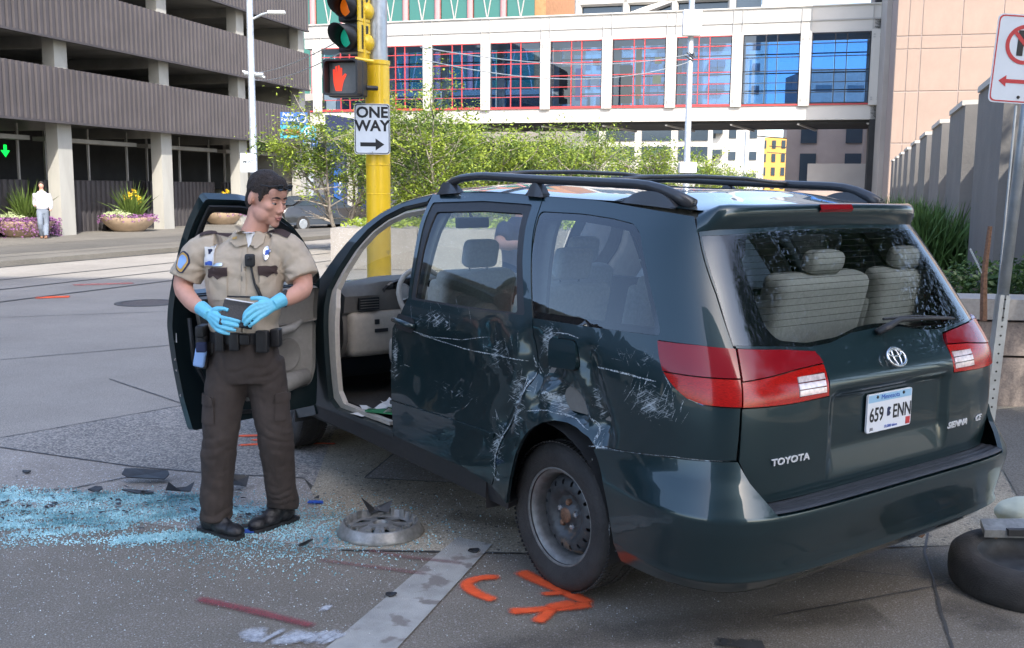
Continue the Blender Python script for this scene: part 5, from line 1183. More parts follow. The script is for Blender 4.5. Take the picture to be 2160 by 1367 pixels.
limb(body,[hd_((0,-.082,.018)),hd_((0,-.098,-.008)),hd_((0,-.113,-.034))],[.009,.011,.013],10)          # nose
elli(body,(0,-.092,-.060),(.022,.012,.008),HT,12); elli(body,(0,-.090,-.074),(.020,.012,.008),HT,12)    # lips
limb(body,[hd_((0,.03,-.05)),(.072,.035,1.60),(.045,.04,1.53),(.03,.04,1.44)],[.058,.060,.066,.09],18)
torso(body,[(.0,.03,.96,.135,.10),(.0,.03,1.1,.14,.10),(.01,.03,1.3,.165,.11),(.02,.04,1.42,.175,.105),(.03,.04,1.50,.12,.08)])
armL=[(-.195,.05,1.475),(-.262,.035,1.40),(-.308,.02,1.285),(-.235,-.085,1.215),(-.135,-.185,1.175)]
armR=[(.195,.04,1.480),(.262,.03,1.40),(.300,.00,1.285),(.275,-.10,1.250),(.215,-.19,1.225)]
limb(body,armL,[.062,.058,.049,.042,.031]); limb(body,armR,[.062,.058,.049,.042,.031])
hipL,hipR=(-.085,.03,.93),(.085,.05,.93)
legL=[(-.095,.02,.90),(-.125,-.02,.52),(-.165,.0,.12)]; legR=[(.095,.04,.90),(.145,.03,.53),(.145,.12,.13)]
limb(body,legL,[.085,.055,.04]); limb(body,legR,[.085,.055,.04])
torso(body,[(0,.03,.82,.13,.09),(0,.03,.97,.14,.10)])
bo=remesh(body,'body',.0050,M['skin'],OF,9)
# mouth, eyes
mo=MB(); 
def onface(x,z,dy=0): return (x,-.1025+dy,z)
lp=MB(); limb(lp,[hd_((-.020,-.094,-.066)),hd_((0,-.1045,-.0615)),hd_((.020,-.094,-.066))],[.003,.0055,.003],8); limb(lp,[hd_((-.018,-.093,-.070)),hd_((0,-.1025,-.0735)),hd_((.018,-.093,-.070))],[.003,.0065,.003],8); lp.build('lips',OF,M['lips'],True)
for s_ in (-1,1):
    e=MB(); elli(e,(s_*.030,-.0752,.004),(.0125,.0115,.0055),HT,12); eo=e.build('eye',OF,mat('eye white',(.42,.40,.38),.3),True); i_=MB(); elli(i_,(s_*.030+.002,-.0845,.003),(.0058,.0035,.0052),HT,10); i_.build('iris',eo,M['black'],True)
    l=MB(); limb(l,[hd_((s_*.014,-.083,.009)),hd_((s_*.030,-.0885,.0125)),hd_((s_*.046,-.078,.011))],[.0035,.0050,.0035],8); l.build('eyelid',OF,M['skin'],True)
    l=MB(); limb(l,[hd_((s_*.012,-.0925,.031)),hd_((s_*.030,-.0935,.037)),hd_((s_*.052,-.078,.031))],[.003,.005,.0025],8); l.build('eyebrow',OF,M['hair'],True)
# hair: cap following the skull with a hairline
ha=MB(); elli(ha,(0,.024,.048),(.0830,.0990,.0955),HT,26); elli(ha,(0,-.035,.084),(.060,.060,.050),HT,16)
for s_ in (-1,1): elli(ha,(s_*.072,-.022,.030),(.009,.014,.040),HT,10)
elli(ha,(0,.060,-.015),(.066,.062,.075),HT,16)
HI=HT.inverted()
def hdisp(p,n):
    q=HI@p; lim=.056 if q.y<-.055 else (.030 if q.y<-.035 else (-.002 if q.y<-.012 else (.030 if q.y<.042 else -.088)))
    if abs(q.x)<.05 and q.y<0: lim=.058
    d=.0024*nz((q.x*3,q.y*.8,q.z),110)+.003*nz(p,45)
    if q.z<lim+.006*nz(p,90): d-=.028
    if abs(q.x)>.066 and -.008<q.y<.04 and q.z<.022: d-=.03
    return d
remesh(ha,'hair',.0045,M['hair'],OF,2,hdisp)
# sunglasses pushed up on the head
sg=MB(); 
for s_ in (-1,1):
    sg.tube([hd_((s_*.050,-.098,.100)),hd_((s_*.074,-.075,.088)),hd_((s_*.086,-.02,.080))],.003,M['black'],6)
    sg.tube([hd_((s_*(.032+.022*math.cos(t)),-.103+.010*math.cos(t)**2,.090+.014*math.sin(t))) for t in np.linspace(0,2*PI,13)],.0035,M['black'],6,cap=False)
    sg.add([hd_((s_*(.032+.021*math.cos(t)),-.104+.010*math.cos(t)**2,.090+.013*math.sin(t))) for t in np.linspace(0,2*PI,12,False)],[tuple(range(12))],M['darkgl'])
sg.tube([hd_((-.010,-.108,.090)),hd_((.010,-.108,.090))],.0035,M['black'],6)
tag(sg.build('sunglasses',None,loc=OF.location),'dark sunglasses pushed up on the officer\'s hair','sunglasses')
# shirt
sh=MB(); torso(sh,[(-.005,.03,1.005,.168,.122),(-.005,.03,1.06,.172,.124),(-.002,.03,1.15,.172,.125),(.0,.03,1.26,.188,.132),(.01,.03,1.36,.202,.132),(.015,.035,1.43,.200,.122),(.025,.04,1.485,.150,.10),(.04,.04,1.53,.095,.082),(.045,.04,1.55,.078,.076)],28)
limb(sh,[(-.13,.05,1.47),(-.198,.05,1.460),(-.252,.04,1.40),(-.296,.028,1.315)],[.085,.086,.082,.084],18)
limb(sh,[(.15,.04,1.475),(.210,.04,1.468),(.260,.035,1.40),(.295,.015,1.325)],[.085,.085,.082,.083],18)
def fold(p,n):
    d=.006*nz((p.x*1.4,p.y*1.4,p.z*2.2),7)+.0045*nz((p.x+p.z*.9,p.y,p.z*1.3-p.x*.6),15)+.002*nz(p,45)
    w=math.exp(-((p.z-1.10)/.09)**2); d+=w*(.006*math.sin(p.x*26+p.z*46+3*nz(p,4)))
    for cx in (-.17,.19): # pull folds at the armpits
        q=math.hypot(p.x-cx,p.z-1.36); d-=.007*math.exp(-(q/.03)**2); d+=.004*math.sin(math.atan2(p.z-1.36,p.x-cx)*9)*math.exp(-(q/.12)**2)
    if p.y<0: d-=.004*math.exp(-((p.x-.02)/.006)**2)*(p.z<1.49)
    return d
so=remesh(sh,'shirt',.007,M['shirt'],OF,5,fold)
dgs=bpy.context.evaluated_depsgraph_get()
from mathutils.bvhtree import BVHTree
bvh=BVHTree.FromPolygons([v.co for v in so.data.vertices],[tuple(p.vertices) for p in so.data.polygons])
def lay(name,poly,m,th=.004,parent=OF,bv=bvh,st=.012,y0=-.6,dx=0,n_=None,src=None,label=None):
    """cloth patch laid on the front of the shirt: polygon in (x,z) projected along +y"""
    L=dens(poly,st); V=[tuple(p) for p in L]; E=[(i,(i+1)%len(V)) for i in range(len(V))]; A=np.array(V)
    gx,gy=np.meshgrid(np.arange(A[:,0].min()+st/2,A[:,0].max(),st),np.arange(A[:,1].min()+st/2,A[:,1].max(),st)); ok=pip(gx.ravel(),gy.ravel(),V)
    V+=list(zip(gx.ravel()[ok],gy.ravel()[ok])); r=delaunay_2d_cdt([Vector(v) for v in V],E,[],0,1e-6); vs=r[0]; F=[f for f in r[2] if pip(np.array([sum(vs[k].x for k in f)/3]),np.array([sum(vs[k].y for k in f)/3]),[tuple(p) for p in L])[0]]
    D=src or Vector((0,1,0)); out=[];last=-.1
    for v in vs:
        h=bv.ray_cast(Vector((v.x,0,v.y))-D*.7,D)
        if h[0]: last=h[0].y; out.append(h[0]+h[1]*th)
        else: out.append(Vector((v.x,last,v.y)))
    k=len(out); nb=len(L); v2=[p for p in out]+[p+D*th*1.6 for p in out[:nb]]; f=[]
    for q in F:
        a,b,c=[out[i] for i in q]; f.append(tuple(q) if (b-a).cross(c-a).dot(D)<0 else tuple(q[::-1]))
    for i in range(nb): j=(i+1)%nb; f.append((i,j,k+j,k+i)); 
    mb=MB().add(v2,f,m); o=mb.build(name,parent,ang=50); return o
# collar, undershirt, pockets
lay('undershirt',[(.028,1.555),(.075,1.548),(.060,1.50),(.048,1.478)],M['tee'],.006)
lay('collar',[(.030,1.565),(-.030,1.545),(-.045,1.505),(-.005,1.478),(.044,1.492),(.034,1.53)],M['shirt'],.013); lay('collar',[(.078,1.558),(.115,1.535),(.112,1.495),(.082,1.470),(.058,1.486),(.066,1.52)],M['shirt'],.013)
flapL=[(-.152,1.375),(-.052,1.382),(-.049,1.342),(-.072,1.338),(-.098,1.322),(-.122,1.338),(-.146,1.330)]; flapR=[(.098,1.390),(.176,1.392),(.180,1.352),(.158,1.348),(.140,1.334),(.118,1.348),(.102,1.346)]
for fl,pk_ in ((flapL,[(-.146,1.345),(-.052,1.35),(-.052,1.235),(-.075,1.222),(-.125,1.222),(-.143,1.235)]),(flapR,[(.102,1.355),(.176,1.358),(.172,1.245),(.155,1.235),(.118,1.235),(.104,1.245)])):
    p=lay('pocket',pk_,M['shirt'],.005); lay('pocket_flap',fl,M['flap'],.0095,p)
lay('button_placket',[(.020,1.478),(.044,1.478),(.034,1.06),(.010,1.06)],M['shirt'],.004)
lay('shoulder_strap',[(-.215,1.545),(-.07,1.562),(-.065,1.535),(-.218,1.508)],M['flap'],.007,src=Vector((.1,.5,-.85)).normalized() if False else None) if False else None
def strap(pts,wd,m,name):
    mb=MB(); v=[]
    for p in pts:
        for q in (-1,1): v.append(Vector((p[0],p[1]+q*wd,p[2])))
    out=[]
    for a in v:
        h=bvh.find_nearest(a); out.append(h[0]+h[1]*.007)
    mb.add(out,[(2*i,2*i+1,2*i+3,2*i+2) for i in range(len(pts)-1)],m); mb.build(name,OF,ang=60)
strap([(-.06+i*-.0165,.015,1.58-i*.006) for i in range(10)],.021,M['flap'],'shoulder_strap'); strap([(.13+i*.011,.01,1.57-i*.006) for i in range(10)],.021,M['flap'],'shoulder_strap')
bd=lay('id_card',[(-.175,1.478),(-.122,1.482),(-.118,1.390),(-.171,1.386)],M['white'],.012); lay('card_stripe',[(-.166,1.405),(-.124,1.408),(-.123,1.393),(-.165,1.390)],M['bluep'],.0145,bd); lay('card_photo',[(-.158,1.470),(-.138,1.472),(-.137,1.448),(-.157,1.446)],M['navy'],.0145,bd)
lay('name_tag',[(-.120,1.398),(-.073,1.402),(-.073,1.388),(-.120,1.384)],M['silver'],.012)
bg_=lay('badge',[(.124,1.478),(.145,1.485),(.150,1.455),(.140,1.425),(.132,1.416),(.122,1.43),(.118,1.458)],M['silver'],.011); lay('badge_centre',[(.127,1.462),(.143,1.464),(.141,1.442),(.128,1.440)],M['bluep'],.0145,bg_)
lay('collar_pin',[(-.028,1.520),(-.008,1.525),(-.008,1.517),(-.028,1.512)],M['gold'],.017)
# sleeve patch and hems
pt=lay('sleeve_patch',rnd([(-.318,1.430),(-.280,1.462),(-.240,1.440),(-.240,1.395),(-.276,1.345),(-.308,1.370)],.02),M['navy'],.006,src=Vector((.25,1,0)).normalized()); lay('patch_ring',rnd([(-.312,1.425),(-.280,1.455),(-.246,1.436),(-.246,1.397),(-.277,1.352),(-.303,1.374)],.02),M['gold'],.0075,pt,src=Vector((.25,1,0)).normalized()); lay('patch_centre',rnd([(-.304,1.42),(-.280,1.443),(-.254,1.428),(-.254,1.402),(-.277,1.368),(-.296,1.382)],.02),M['bluel'],.009,pt,src=Vector((.25,1,0)).normalized())
stp=MB()
def hugp(p,o=.010): h=bvh.find_nearest(Vector(p)); return h[0]+h[1]*o
# radio microphone and coiled lead
mc=MB(); c=hugp((.068,-.12,1.425),.022); rbox(mc,tuple(c),(.048,.03,.062),M['black'],.012); mc.lathe([(0,.0),(.006,0),(.006,.016),(0,.018)],M['black'],10,T=Matrix.Translation(c+Vector((0,-.018,.008)))@Matrix.Rotation(R(90),4,'X'))
mc.tube([c+Vector((.004,0,-.03)),hugp((.078,-.12,1.36)),hugp((.085,-.12,1.31)),hugp((.105,-.12,1.265)),hugp((.135,-.12,1.20)),hugp((.170,-.10,1.15))],[.006,.005,.006,.009,.009,.006],M['black'],8)
tag(mc.build('radio_microphone',None,loc=OF.location,smooth=True),'black radio microphone with a curled lead clipped to the officer\'s chest','microphone')
# trousers
tr_=MB(); torso(tr_,[(-.005,.03,.80,.160,.125),(-.005,.03,.88,.168,.130),(-.005,.03,.97,.162,.122),(-.005,.03,1.035,.160,.118)],26)
limb(tr_,[(-.085,.025,.90),(-.110,.0,.72),(-.130,-.03,.52),(-.158,-.01,.28),(-.172,.0,.115),(-.172,.0,.075)],[.104,.103,.088,.082,.081,.080],20)
limb(tr_,[(.080,.04,.90),(.105,.04,.72),(.135,.02,.53),(.142,.07,.30),(.140,.125,.135),(.140,.125,.095)],[.104,.103,.089,.082,.081,.080],20)
def tfold(p,n):
    q=Vector((p.x,p.y,p.z)); wv=noise.noise(q*5); d=.007*noise.noise(Vector((p.x*7+p.z*3,p.y*7,p.z*5)))+.005*noise.noise(Vector((p.x*14+p.z*9,p.y*12,p.z*11)))+.0022*noise.noise(q*38)
    for cz,a,sl in ((.52,.010,9 if p.x>0 else -11),(.14,.010,-6),(.88,.009,7 if p.x<0 else -7)):
        w=math.exp(-((p.z-cz)/.085)**2); t=p.z*46+sl*p.x*1.6+3.5*noise.noise(q*7)+2*wv; d+=w*a*(abs(math.sin(t))**.7*1.2-.7)*(.5+.5*noise.noise(q*6))
    return d
to=remesh(tr_,'trousers',.0075,M['trouser'],OF,4,tfold)
bt=BVHTree.FromPolygons([v.co for v in to.data.vertices],[tuple(p.vertices) for p in to.data.polygons])
for poly,fl in (([(-.205,.735),(-.135,.735),(-.135,.60),(-.205,.60)],[(-.208,.74),(-.148,.738),(-.138,.715),(-.142,.690),(-.205,.690)]),([(.155,.74),(.205,.74),(.205,.61),(.155,.61)],[(.152,.745),(.205,.745),(.205,.70),(.152,.70)])):
    p=lay('cargo_pocket',poly,M['trouser'],.007,OF,bt); lay('pocket_flap',fl,M['trouser'],.012,p,bt)
# belt with pouches, pistol and buckle
be=MB(); N_=40; v=[];f=[]
for i in range(N_):
    g=2*PI*i/N_; c,s=math.cos(g),math.sin(g)
    for z,r in ((1.005,.0),(1.060,.0)): v.append((-.005+.178*math.copysign(abs(c)**.82,c),.03+.134*math.copysign(abs(s)**.82,s),z))
for i in range(N_): j=(i+1)%N_; f.append((2*i,2*j,2*j+1,2*i+1))
be.add(v,f,M['leather']); rbox(be,(.03,-.115,1.03),(.05,.02,.05),M['leather'],.006); be.build('belt',OF,ang=40)
for x,y,z,d,rz in ((.115,-.10,1.02,(.06,.05,.11),-.3),(.165,-.03,1.03,(.05,.07,.09),0),(-.02,-.115,1.02,(.05,.035,.09),0),(-.095,-.10,1.02,(.045,.045,.10),.3)):
    q=MB(); rbox(q,(x,y,z),d,M['leather'],.01); q.build('pouch',OF,smooth=True)
ho=MB(); rbox(ho,(-.205,-.01,.955),(.055,.10,.17),M['leather'],.015); rbox(ho,(-.205,-.02,1.06),(.045,.11,.06),M['black'],.012); ho.build('holster',OF,smooth=True)
gl_=MB(); rbox(gl_,(0,0,0),(.055,.03,.10),M['bluel'],.012,T=Matrix.Translation((-.205,-.075,.935))@Matrix.Rotation(.2,4,'Y')); rbox(gl_,(0,0,0),(.05,.034,.05),M['navy'],.01,T=Matrix.Translation((-.195,-.078,.985))); tag(gl_.build('spare_gloves',None,loc=OF.location,smooth=True),'bundle of blue folded gloves hanging from the officer\'s belt','gloves')
# boots
def boot(x,y,rz):
    T=Matrix.Translation((x,y,0))@Matrix.Rotation(rz,4,'Z'); b=MB()
    limb(b,[T@Vector((0,.0,.16)),T@Vector((0,.0,.09))],[.052,.055],16,sub=2)
    elli(b,(0,.02,.055),(.048,.070,.055),T,16); elli(b,(0,-.07,.045),(.050,.085,.040),T,16); elli(b,(0,-.145,.040),(.047,.062,.037),T,16); elli(b,(0,-.03,.075),(.042,.075,.045),T,16)
    o=remesh(b,'boot',.007,M['leather'],OF,3,lambda p,n:.0015*nz(p,40)-(.0 if p.z>.012 else .0))
    s=MB(); out=[(.042,.07),(.046,.03),(.040,-.04),(.048,-.11),(.046,-.155),(.030,-.190),(0,-.200)]; poly=out+[(-a,b_) for a,b_ in out[::-1]]+[(-.03,.095),(0,.102),(.03,.095)]
    s.prism(poly,.0,.024,M['black'],T); s.prism([(-.04,.09),(.04,.09),(.042,.01),(-.042,.01)],.0,.026,M['black'],T@Matrix.Translation((0,0,.0))) ; s.build('sole',o)
boot(-.185,.0,R(58)); boot(.125,.145,R(-38))
# gloved hands with separate fingers
def hand(W_,Pm,fing,thumb,name='glove',cuff=None):
    g=MB(); W_=Vector(W_); Pm=Vector(Pm)
    limb(g,[Vector(cuff),W_,W_.lerp(Pm,.5)],[.036,.033,.034],14)
    return g
def mkhand(wr,cuff,kn,tips,mids,thumb,r=.0095):
    """wr wrist point, kn four knuckle points, mids/tips finger joints, thumb list"""
    g=MB(); wr=Vector(wr); K=[Vector(k) for k in kn]
    limb(g,[Vector(cuff),wr],[.037,.032],14,sub=2)
    for i,k in enumerate(K): limb(g,[wr.lerp(k,.0)+(k-(K[0]+K[3])/2)*.35,wr.lerp(k,.55)+(k-(K[0]+K[3])/2)*.2,k],[.019,.0165,.0125],10)
    for k,m_,t in zip(K,mids,tips): limb(g,[k]+[Vector(q) for q in m_]+[Vector(t)],[.0118]+[r]*len(m_)+[r*.85],10); 
    limb(g,[wr]+[Vector(q) for q in thumb],[.018,.0155,.0115,.0095][:len(thumb)+1],10)
    return remesh(g,'glove',.0035,M['glove'],OF,2,lambda p,n:.0010*nz(p,70))
# left of picture: palm over the near side of the notebook, fingers reaching to the right and down
mkhand((-.105,-.215,1.165),(-.165,-.165,1.195),[(-.035,-.262,1.158),(-.040,-.268,1.138),(-.048,-.268,1.118),(-.058,-.262,1.100)],
 [(.055,-.272,1.140),(.050,-.280,1.120),(.036,-.280,1.100),(.005,-.276,1.082)],
 [[(-.005,-.278,1.156),(.030,-.280,1.148)],[(-.010,-.285,1.134),(.024,-.288,1.127)],[(-.020,-.285,1.112),(.012,-.287,1.106)],[(-.035,-.278,1.092),(-.012,-.280,1.087)]],
 [(-.075,-.225,1.192),(-.040,-.238,1.198),(-.008,-.245,1.192)])
mkhand((.195,-.215,1.215),(.235,-.165,1.238),[(.130,-.262,1.222),(.128,-.270,1.200),(.134,-.272,1.178),(.146,-.268,1.160)],
 [(.072,-.278,1.160),(.070,-.286,1.140),(.078,-.285,1.124),(.098,-.278,1.118)],
 [[(.105,-.278,1.208),(.083,-.284,1.184)],[(.104,-.288,1.183),(.082,-.292,1.162)],[(.112,-.288,1.160),(.092,-.291,1.142)],[(.128,-.282,1.142),(.112,-.284,1.130)]],
 [(.165,-.225,1.240),(.130,-.238,1.250),(.098,-.245,1.248)])
wa=MB(); wa.tube([(.245+.0*math.cos(t),-.15+.036*math.cos(t),1.240+.036*math.sin(t)) for t in np.linspace(0,2*PI,17)],.009,M['black'],8,cap=False); tag(wa.build('wristwatch',None,loc=OF.location),'black watch strap on the officer\'s right-hand wrist in the photo','watch')
# notebook: dark open cover with white pages
NB=thing('notebook','open black notebook with white pages held in the officer\'s gloved hands','notebook',OF.location+Vector((.035,-.236,1.172)),0); NB.rotation_euler=(R(-34),R(10),R(8))
cv=MB(); rbox(cv,(0,.0,0),(.155,.012,.135),M['leather'],.004); rbox(cv,(.0,.028,.035),(.150,.008,.12),M['leather'],.003,T=Matrix.Rotation(R(-38),4,'X')); cv.build('cover',NB)
pg=MB(); pg.box((.0,.010,.068),(.145,.010,.020),M['paper']); pg.add([(-.07,.012,.062),(.072,.012,.062),(.074,.045,.085),(-.072,.045,.080)],[(0,1,2,3)],M['paper']); pg.build('pages',NB)
pn=MB(); pn.tube([(-.05,.0,.085),(.06,.01,.082)],.004,M['black'],6); tag(pn.build('pen',None,loc=NB.location),'black pen lying across the pages of the notebook','pen')
# second person beyond the van: head above the roof rail, arm in the cabin
P2=thing('person','person in navy shirt with a yellow wristband bending at the far side of the van','person',(.10,8.5,0),.5)
b=MB(); elli(b,(0,0,1.72),(.078,.095,.115),None,16); limb(b,[(0,.01,1.66),(0,.03,1.5)],[.055,.075]); torso(b,[(0,.02,.9,.16,.11),(0,.02,1.2,.17,.12),(0,.02,1.42,.20,.12),(0,.02,1.52,.10,.08)])
limb(b,[(-.2,.0,1.45),(-.30,-.15,1.32),(-.22,-.45,1.34)],[.055,.045,.035]); limb(b,[(.2,.0,1.45),(.28,.05,1.2),(.2,-.1,1.05)],[.055,.045,.035]); limb(b,[(-.09,.02,.9),(-.1,.0,.5),(-.1,.04,.05)],[.09,.06,.05]); limb(b,[(.09,.02,.9),(.1,.0,.5),(.1,.04,.05)],[.09,.06,.05])
remesh(b,'body',.016,M['skin'],P2,2)
h_=MB(); elli(h_,(0,.012,1.755),(.085,.102,.10),None,16); remesh(h_,'hair',.014,M['hair'],P2,1)
s2=MB(); torso(s2,[(0,.02,.95,.18,.13),(0,.02,1.2,.185,.135),(0,.02,1.42,.215,.135),(0,.02,1.54,.10,.09)]); limb(s2,[(-.18,.0,1.45),(-.27,-.10,1.36)],[.08,.07]); limb(s2,[(.18,.0,1.45),(.26,.02,1.30)],[.08,.07]); remesh(s2,'shirt',.016,M['navy'],P2,3)
s2=MB(); torso(s2,[(0,.02,.8,.165,.12),(0,.02,1.0,.165,.12)]); limb(s2,[(-.09,.02,.9),(-.1,.0,.5),(-.1,.04,.06)],[.105,.08,.08]); limb(s2,[(.09,.02,.9),(.1,.0,.5),(.1,.04,.06)],[.105,.08,.08]); remesh(s2,'trousers',.016,M['navy'],P2,3)
for x in (-.1,.1): s2=MB(); rbox(s2,(x,-.03,.045),(.1,.28,.09),M['leather'],.03); s2.build('shoe',P2,smooth=True)
MB().tube([(-.23,-.42,1.34),(-.225,-.45,1.34)],.045,M['hivis'],10).build('wristband',P2)
# pedestrian on the far pavement, walking away to the left
P3=thing('person','man in white shirt and grey trousers walking past the planters','person',(-14.45,30.9,.13),R(20))
b=MB(); elli(b,(0,0,1.62),(.075,.09,.11),None,14); limb(b,[(0,.01,1.56),(0,.03,1.42)],[.05,.07]); torso(b,[(0,.02,.9,.14,.10),(0,.02,1.2,.15,.11),(0,.02,1.36,.18,.11),(0,.02,1.44,.10,.08)])
limb(b,[(.2,.0,1.36),(.25,.02,1.1),(.23,-.12,.84)],[.05,.04,.035]); limb(b,[(-.2,.0,1.36),(-.22,.08,1.1),(-.18,-.1,1.0)],[.05,.04,.035]); limb(b,[(-.08,.02,.85),(-.07,-.10,.45),(-.06,.10,.08)],[.08,.06,.04]); limb(b,[(.08,.02,.85),(.08,.04,.45),(.07,-.10,.06)],[.08,.06,.04])
remesh(b,'body',.018,M['skin'],P3,2)
h_=MB(); elli(h_,(0,.015,1.655),(.082,.095,.10),None,14); remesh(h_,'hair',.016,M['hair'],P3,1)
s2=MB(); torso(s2,[(0,.02,.90,.17,.12),(0,.02,1.1,.175,.125),(0,.02,1.34,.20,.12),(0,.02,1.45,.09,.08)]); limb(s2,[(.18,.0,1.36),(.25,.02,1.1),(.235,-.09,.90)],[.075,.06,.05]); limb(s2,[(-.18,.0,1.36),(-.22,.08,1.1),(-.19,-.08,1.0)],[.075,.06,.05]); M['wshirt']=mat('white shirt',(.5,.49,.52),.8); remesh(s2,'shirt',.016,M['wshirt'],P3,3,lambda p,n:.006*nz(p,14))
M['gtrou']=mat('grey blue trousers',(.17,.20,.25),.85); s2=MB(); torso(s2,[(0,.02,.76,.15,.11),(0,.02,.94,.155,.115)]); limb(s2,[(-.08,.02,.85),(-.07,-.10,.45),(-.06,.10,.09)],[.10,.08,.07]); limb(s2,[(.08,.02,.85),(.08,.04,.45),(.07,-.10,.08)],[.10,.08,.07]); remesh(s2,'trousers',.016,M['gtrou'],P3,3)
for x,y in ((-.06,.07),(.07,-.13)): s2=MB(); rbox(s2,(x,y,.035),(.09,.26,.07),M['rust'],.03); s2.build('shoe',P3,smooth=True)
# ---------------------------------------------------------------- signal pole with signs
PY=13.0; SP=thing('signal_pole','yellow and grey steel traffic signal pole behind the van','pole',(-1.735,PY,0))
MB().lathe([(.20,0),(.20,.04),(.158,.06),(.155,3.30),(.165,3.31),(.165,3.36),(.12,3.36)],M['yellow'],28).build('yellow_sleeve',SP,smooth=True,ang=40)
MB().lathe([(.135,3.3),(.13,6.5),(.12,9)],M['galv'],24).build('shaft',SP,smooth=True)
for z in (1.68,2.05): MB().lathe([(.157,z),(.161,z+.004),(.161,z+.016),(.157,z+.02)],M['yellow'],24).build('band',SP)
def signplate(name,label,cat,loc,rz,w,h,rx=0,ry=0,base='signw',edge=None,r=.04):
    t=thing(name,label,cat,loc,rz); t.rotation_euler=(rx,ry,rz)
    mb=MB(); P=rnd([(-w/2,-h/2),(w/2,-h/2),(w/2,h/2),(-w/2,h/2)],r,4); T=Matrix.Rotation(R(90),4,'X'); mb.prism(P,-.002,.002,M[base],T); mb.build('plate',t)
    if edge:
        e=MB(); o=[(x*.965,y*.975) for x,y in P]; i_=[(x*.925,y*.945) for x,y in P]; n=len(P); v=[(x,-.0032,y) for x,y in o]+[(x,-.0032,y) for x,y in i_]; e.add(v,[(k,(k+1)%n,n+(k+1)%n,n+k) for k in range(n)],M[edge]); e.build('border',t)
    return t
def stext(t,txt,size,x,z,m,sx=1,bold=0,nm='sign_text',y=-.0035): me=text_mesh(txt,size,M[m],.0006,sx,0,bold); return inst(me,nm,t,(x,y,z),(R(90),0,0))
ow=signplate('one_way_sign','white ONE WAY sign with black arrow on the yellow signal pole','sign',(-1.775,12.78,2.50),R(4),.445,.625,edge='signb')
stext(ow,'ONE',.185,0,.20,'signb',1.02,.006); stext(ow,'WAY',.185,0,.035,'signb',1.0,.006)
MB().add([(x,-.0036,z) for x,z in ((-.15,-.165),(.04,-.165),(.04,-.115),(.15,-.19),(.04,-.265),(.04,-.215),(-.15,-.215))],[tuple(range(7))],M['signb']).build('arrow',ow)
for z in (-.285,.285): MB().lathe([(0,.006),(.008,.004),(.009,0)],M['galv'],8,T=Matrix.Translation((0,-.003,z))@Matrix.Rotation(R(90),4,'X')).build('bolt',ow)
# pedestrian signal
PS=thing('pedestrian_signal','black pedestrian signal showing a lit red hand','pedestrian signal',(-2.06,12.70,3.10),R(-14))
b=MB(); rbox(b,(0,0,0),(.46,.18,.44),M['black'],.03); b.build('housing',PS,smooth=True)
v=MB(); P=rnd([(-.23,-.21),(.23,-.21),(.23,.22),(-.23,.22)],.05); Q=rnd([(-.205,-.19),(.205,-.19),(.205,.20),(-.205,.20)],.045); n=len(P)
v.add([(x,-.09,z) for x,z in P]+[(x,-.24,z) for x,z in P]+[(x,-.24,z) for x,z in Q]+[(x,-.10,z) for x,z in Q],[q for k in range(n) for j in [(k+1)%n] for q in ((k,j,n+j,n+k),(n+k,n+j,2*n+j,2*n+k),(2*n+k,2*n+j,3*n+j,3*n+k))],M['black']); v.build('visor',PS)
MB().box((0,-.095,0),(.40,.01,.38),mat('signal face',(.10,.105,.11),.35,var=.1,vs=20)).build('face',PS)
hnd=[(-.03,-.15),(.045,-.15),(.06,-.08),(.075,-.03),(.115,.045),(.095,.062),(.055,.02),(.055,.125),(.035,.130),(.030,.04),(.024,.155),(.002,.160),(-.002,.045),(-.012,.150),(-.034,.145),(-.030,.04),(-.045,.115),(-.066,.108),(-.060,-.03),(-.052,-.08)]
MB().prism([(x-.085,z) for x,z in hnd],.101,.106,M['handlit'],Matrix.Rotation(R(90),4,'X')).build('hand_symbol',PS)
MB().tube([(.1,.0,.25),(.30,.1,.22)],.025,M['yellow'],8).build('bracket',PS); MB().tube([(.22,.05,-.10),(.33,.15,-.10)],.03,M['black'],8).build('lower_bracket',PS)
# vehicle signal: three sections, amber and green in view
VS=thing('traffic_signal','yellow backed traffic signal with black visors above the pedestrian signal','traffic signal',(-2.02,12.78,3.45),R(-28))
for i,(z,m) in enumerate(((.16,'greenl'),(.53,'amberl'),(.90,'lampd'))):
    hb=MB(); rbox(hb,(.0,.05,z),(.34,.20,.35),M['black'],.03); hb.build('section_housing',VS,smooth=True)
    MB().lathe([(.0,.03),(.08,.02),(.125,0)],M[m],24,T=Matrix.Translation((0,-.055,z))@Matrix.Rotation(R(90),4,'X')).build('lens',VS,smooth=True)
    vv=MB(); n=28; A=[2*PI*k/n for k in range(n+1)]; o=[(.150*math.sin(a),.150*math.cos(a)) for a in A]; dep=[.30*(.40+.60*max(0,(math.cos(a)+.6)/1.6)**.6) for a in A]
    V=[(x,-.05,z+y) for x,y in o]+[(x*.97,-.05-d_,z+y*.97-.02*d_) for (x,y),d_ in zip(o,dep)]+[(x*.93,-.05-d_,z+y*.93-.02*d_) for (x,y),d_ in zip(o,dep)]+[(x*.94,-.055,z+y*.94) for x,y in o]
    m1=n+1; vv.add(V,[q for k in range(n) for q in ((k,k+1,m1+k+1,m1+k),(m1+k,m1+k+1,2*m1+k+1,2*m1+k),(2*m1+k,2*m1+k+1,3*m1+k+1,3*m1+k))],M['black']); vv.build('visor',VS,smooth=True)
    MB().box((.16,.04,z),(.02,.24,.36),M['yellow']).build('side_plate',VS)
YB=thing('signal_cabinet','yellow signal housing seen edge-on beside the grey pole','signal housing',(-1.87,12.86,3.34),R(-10))
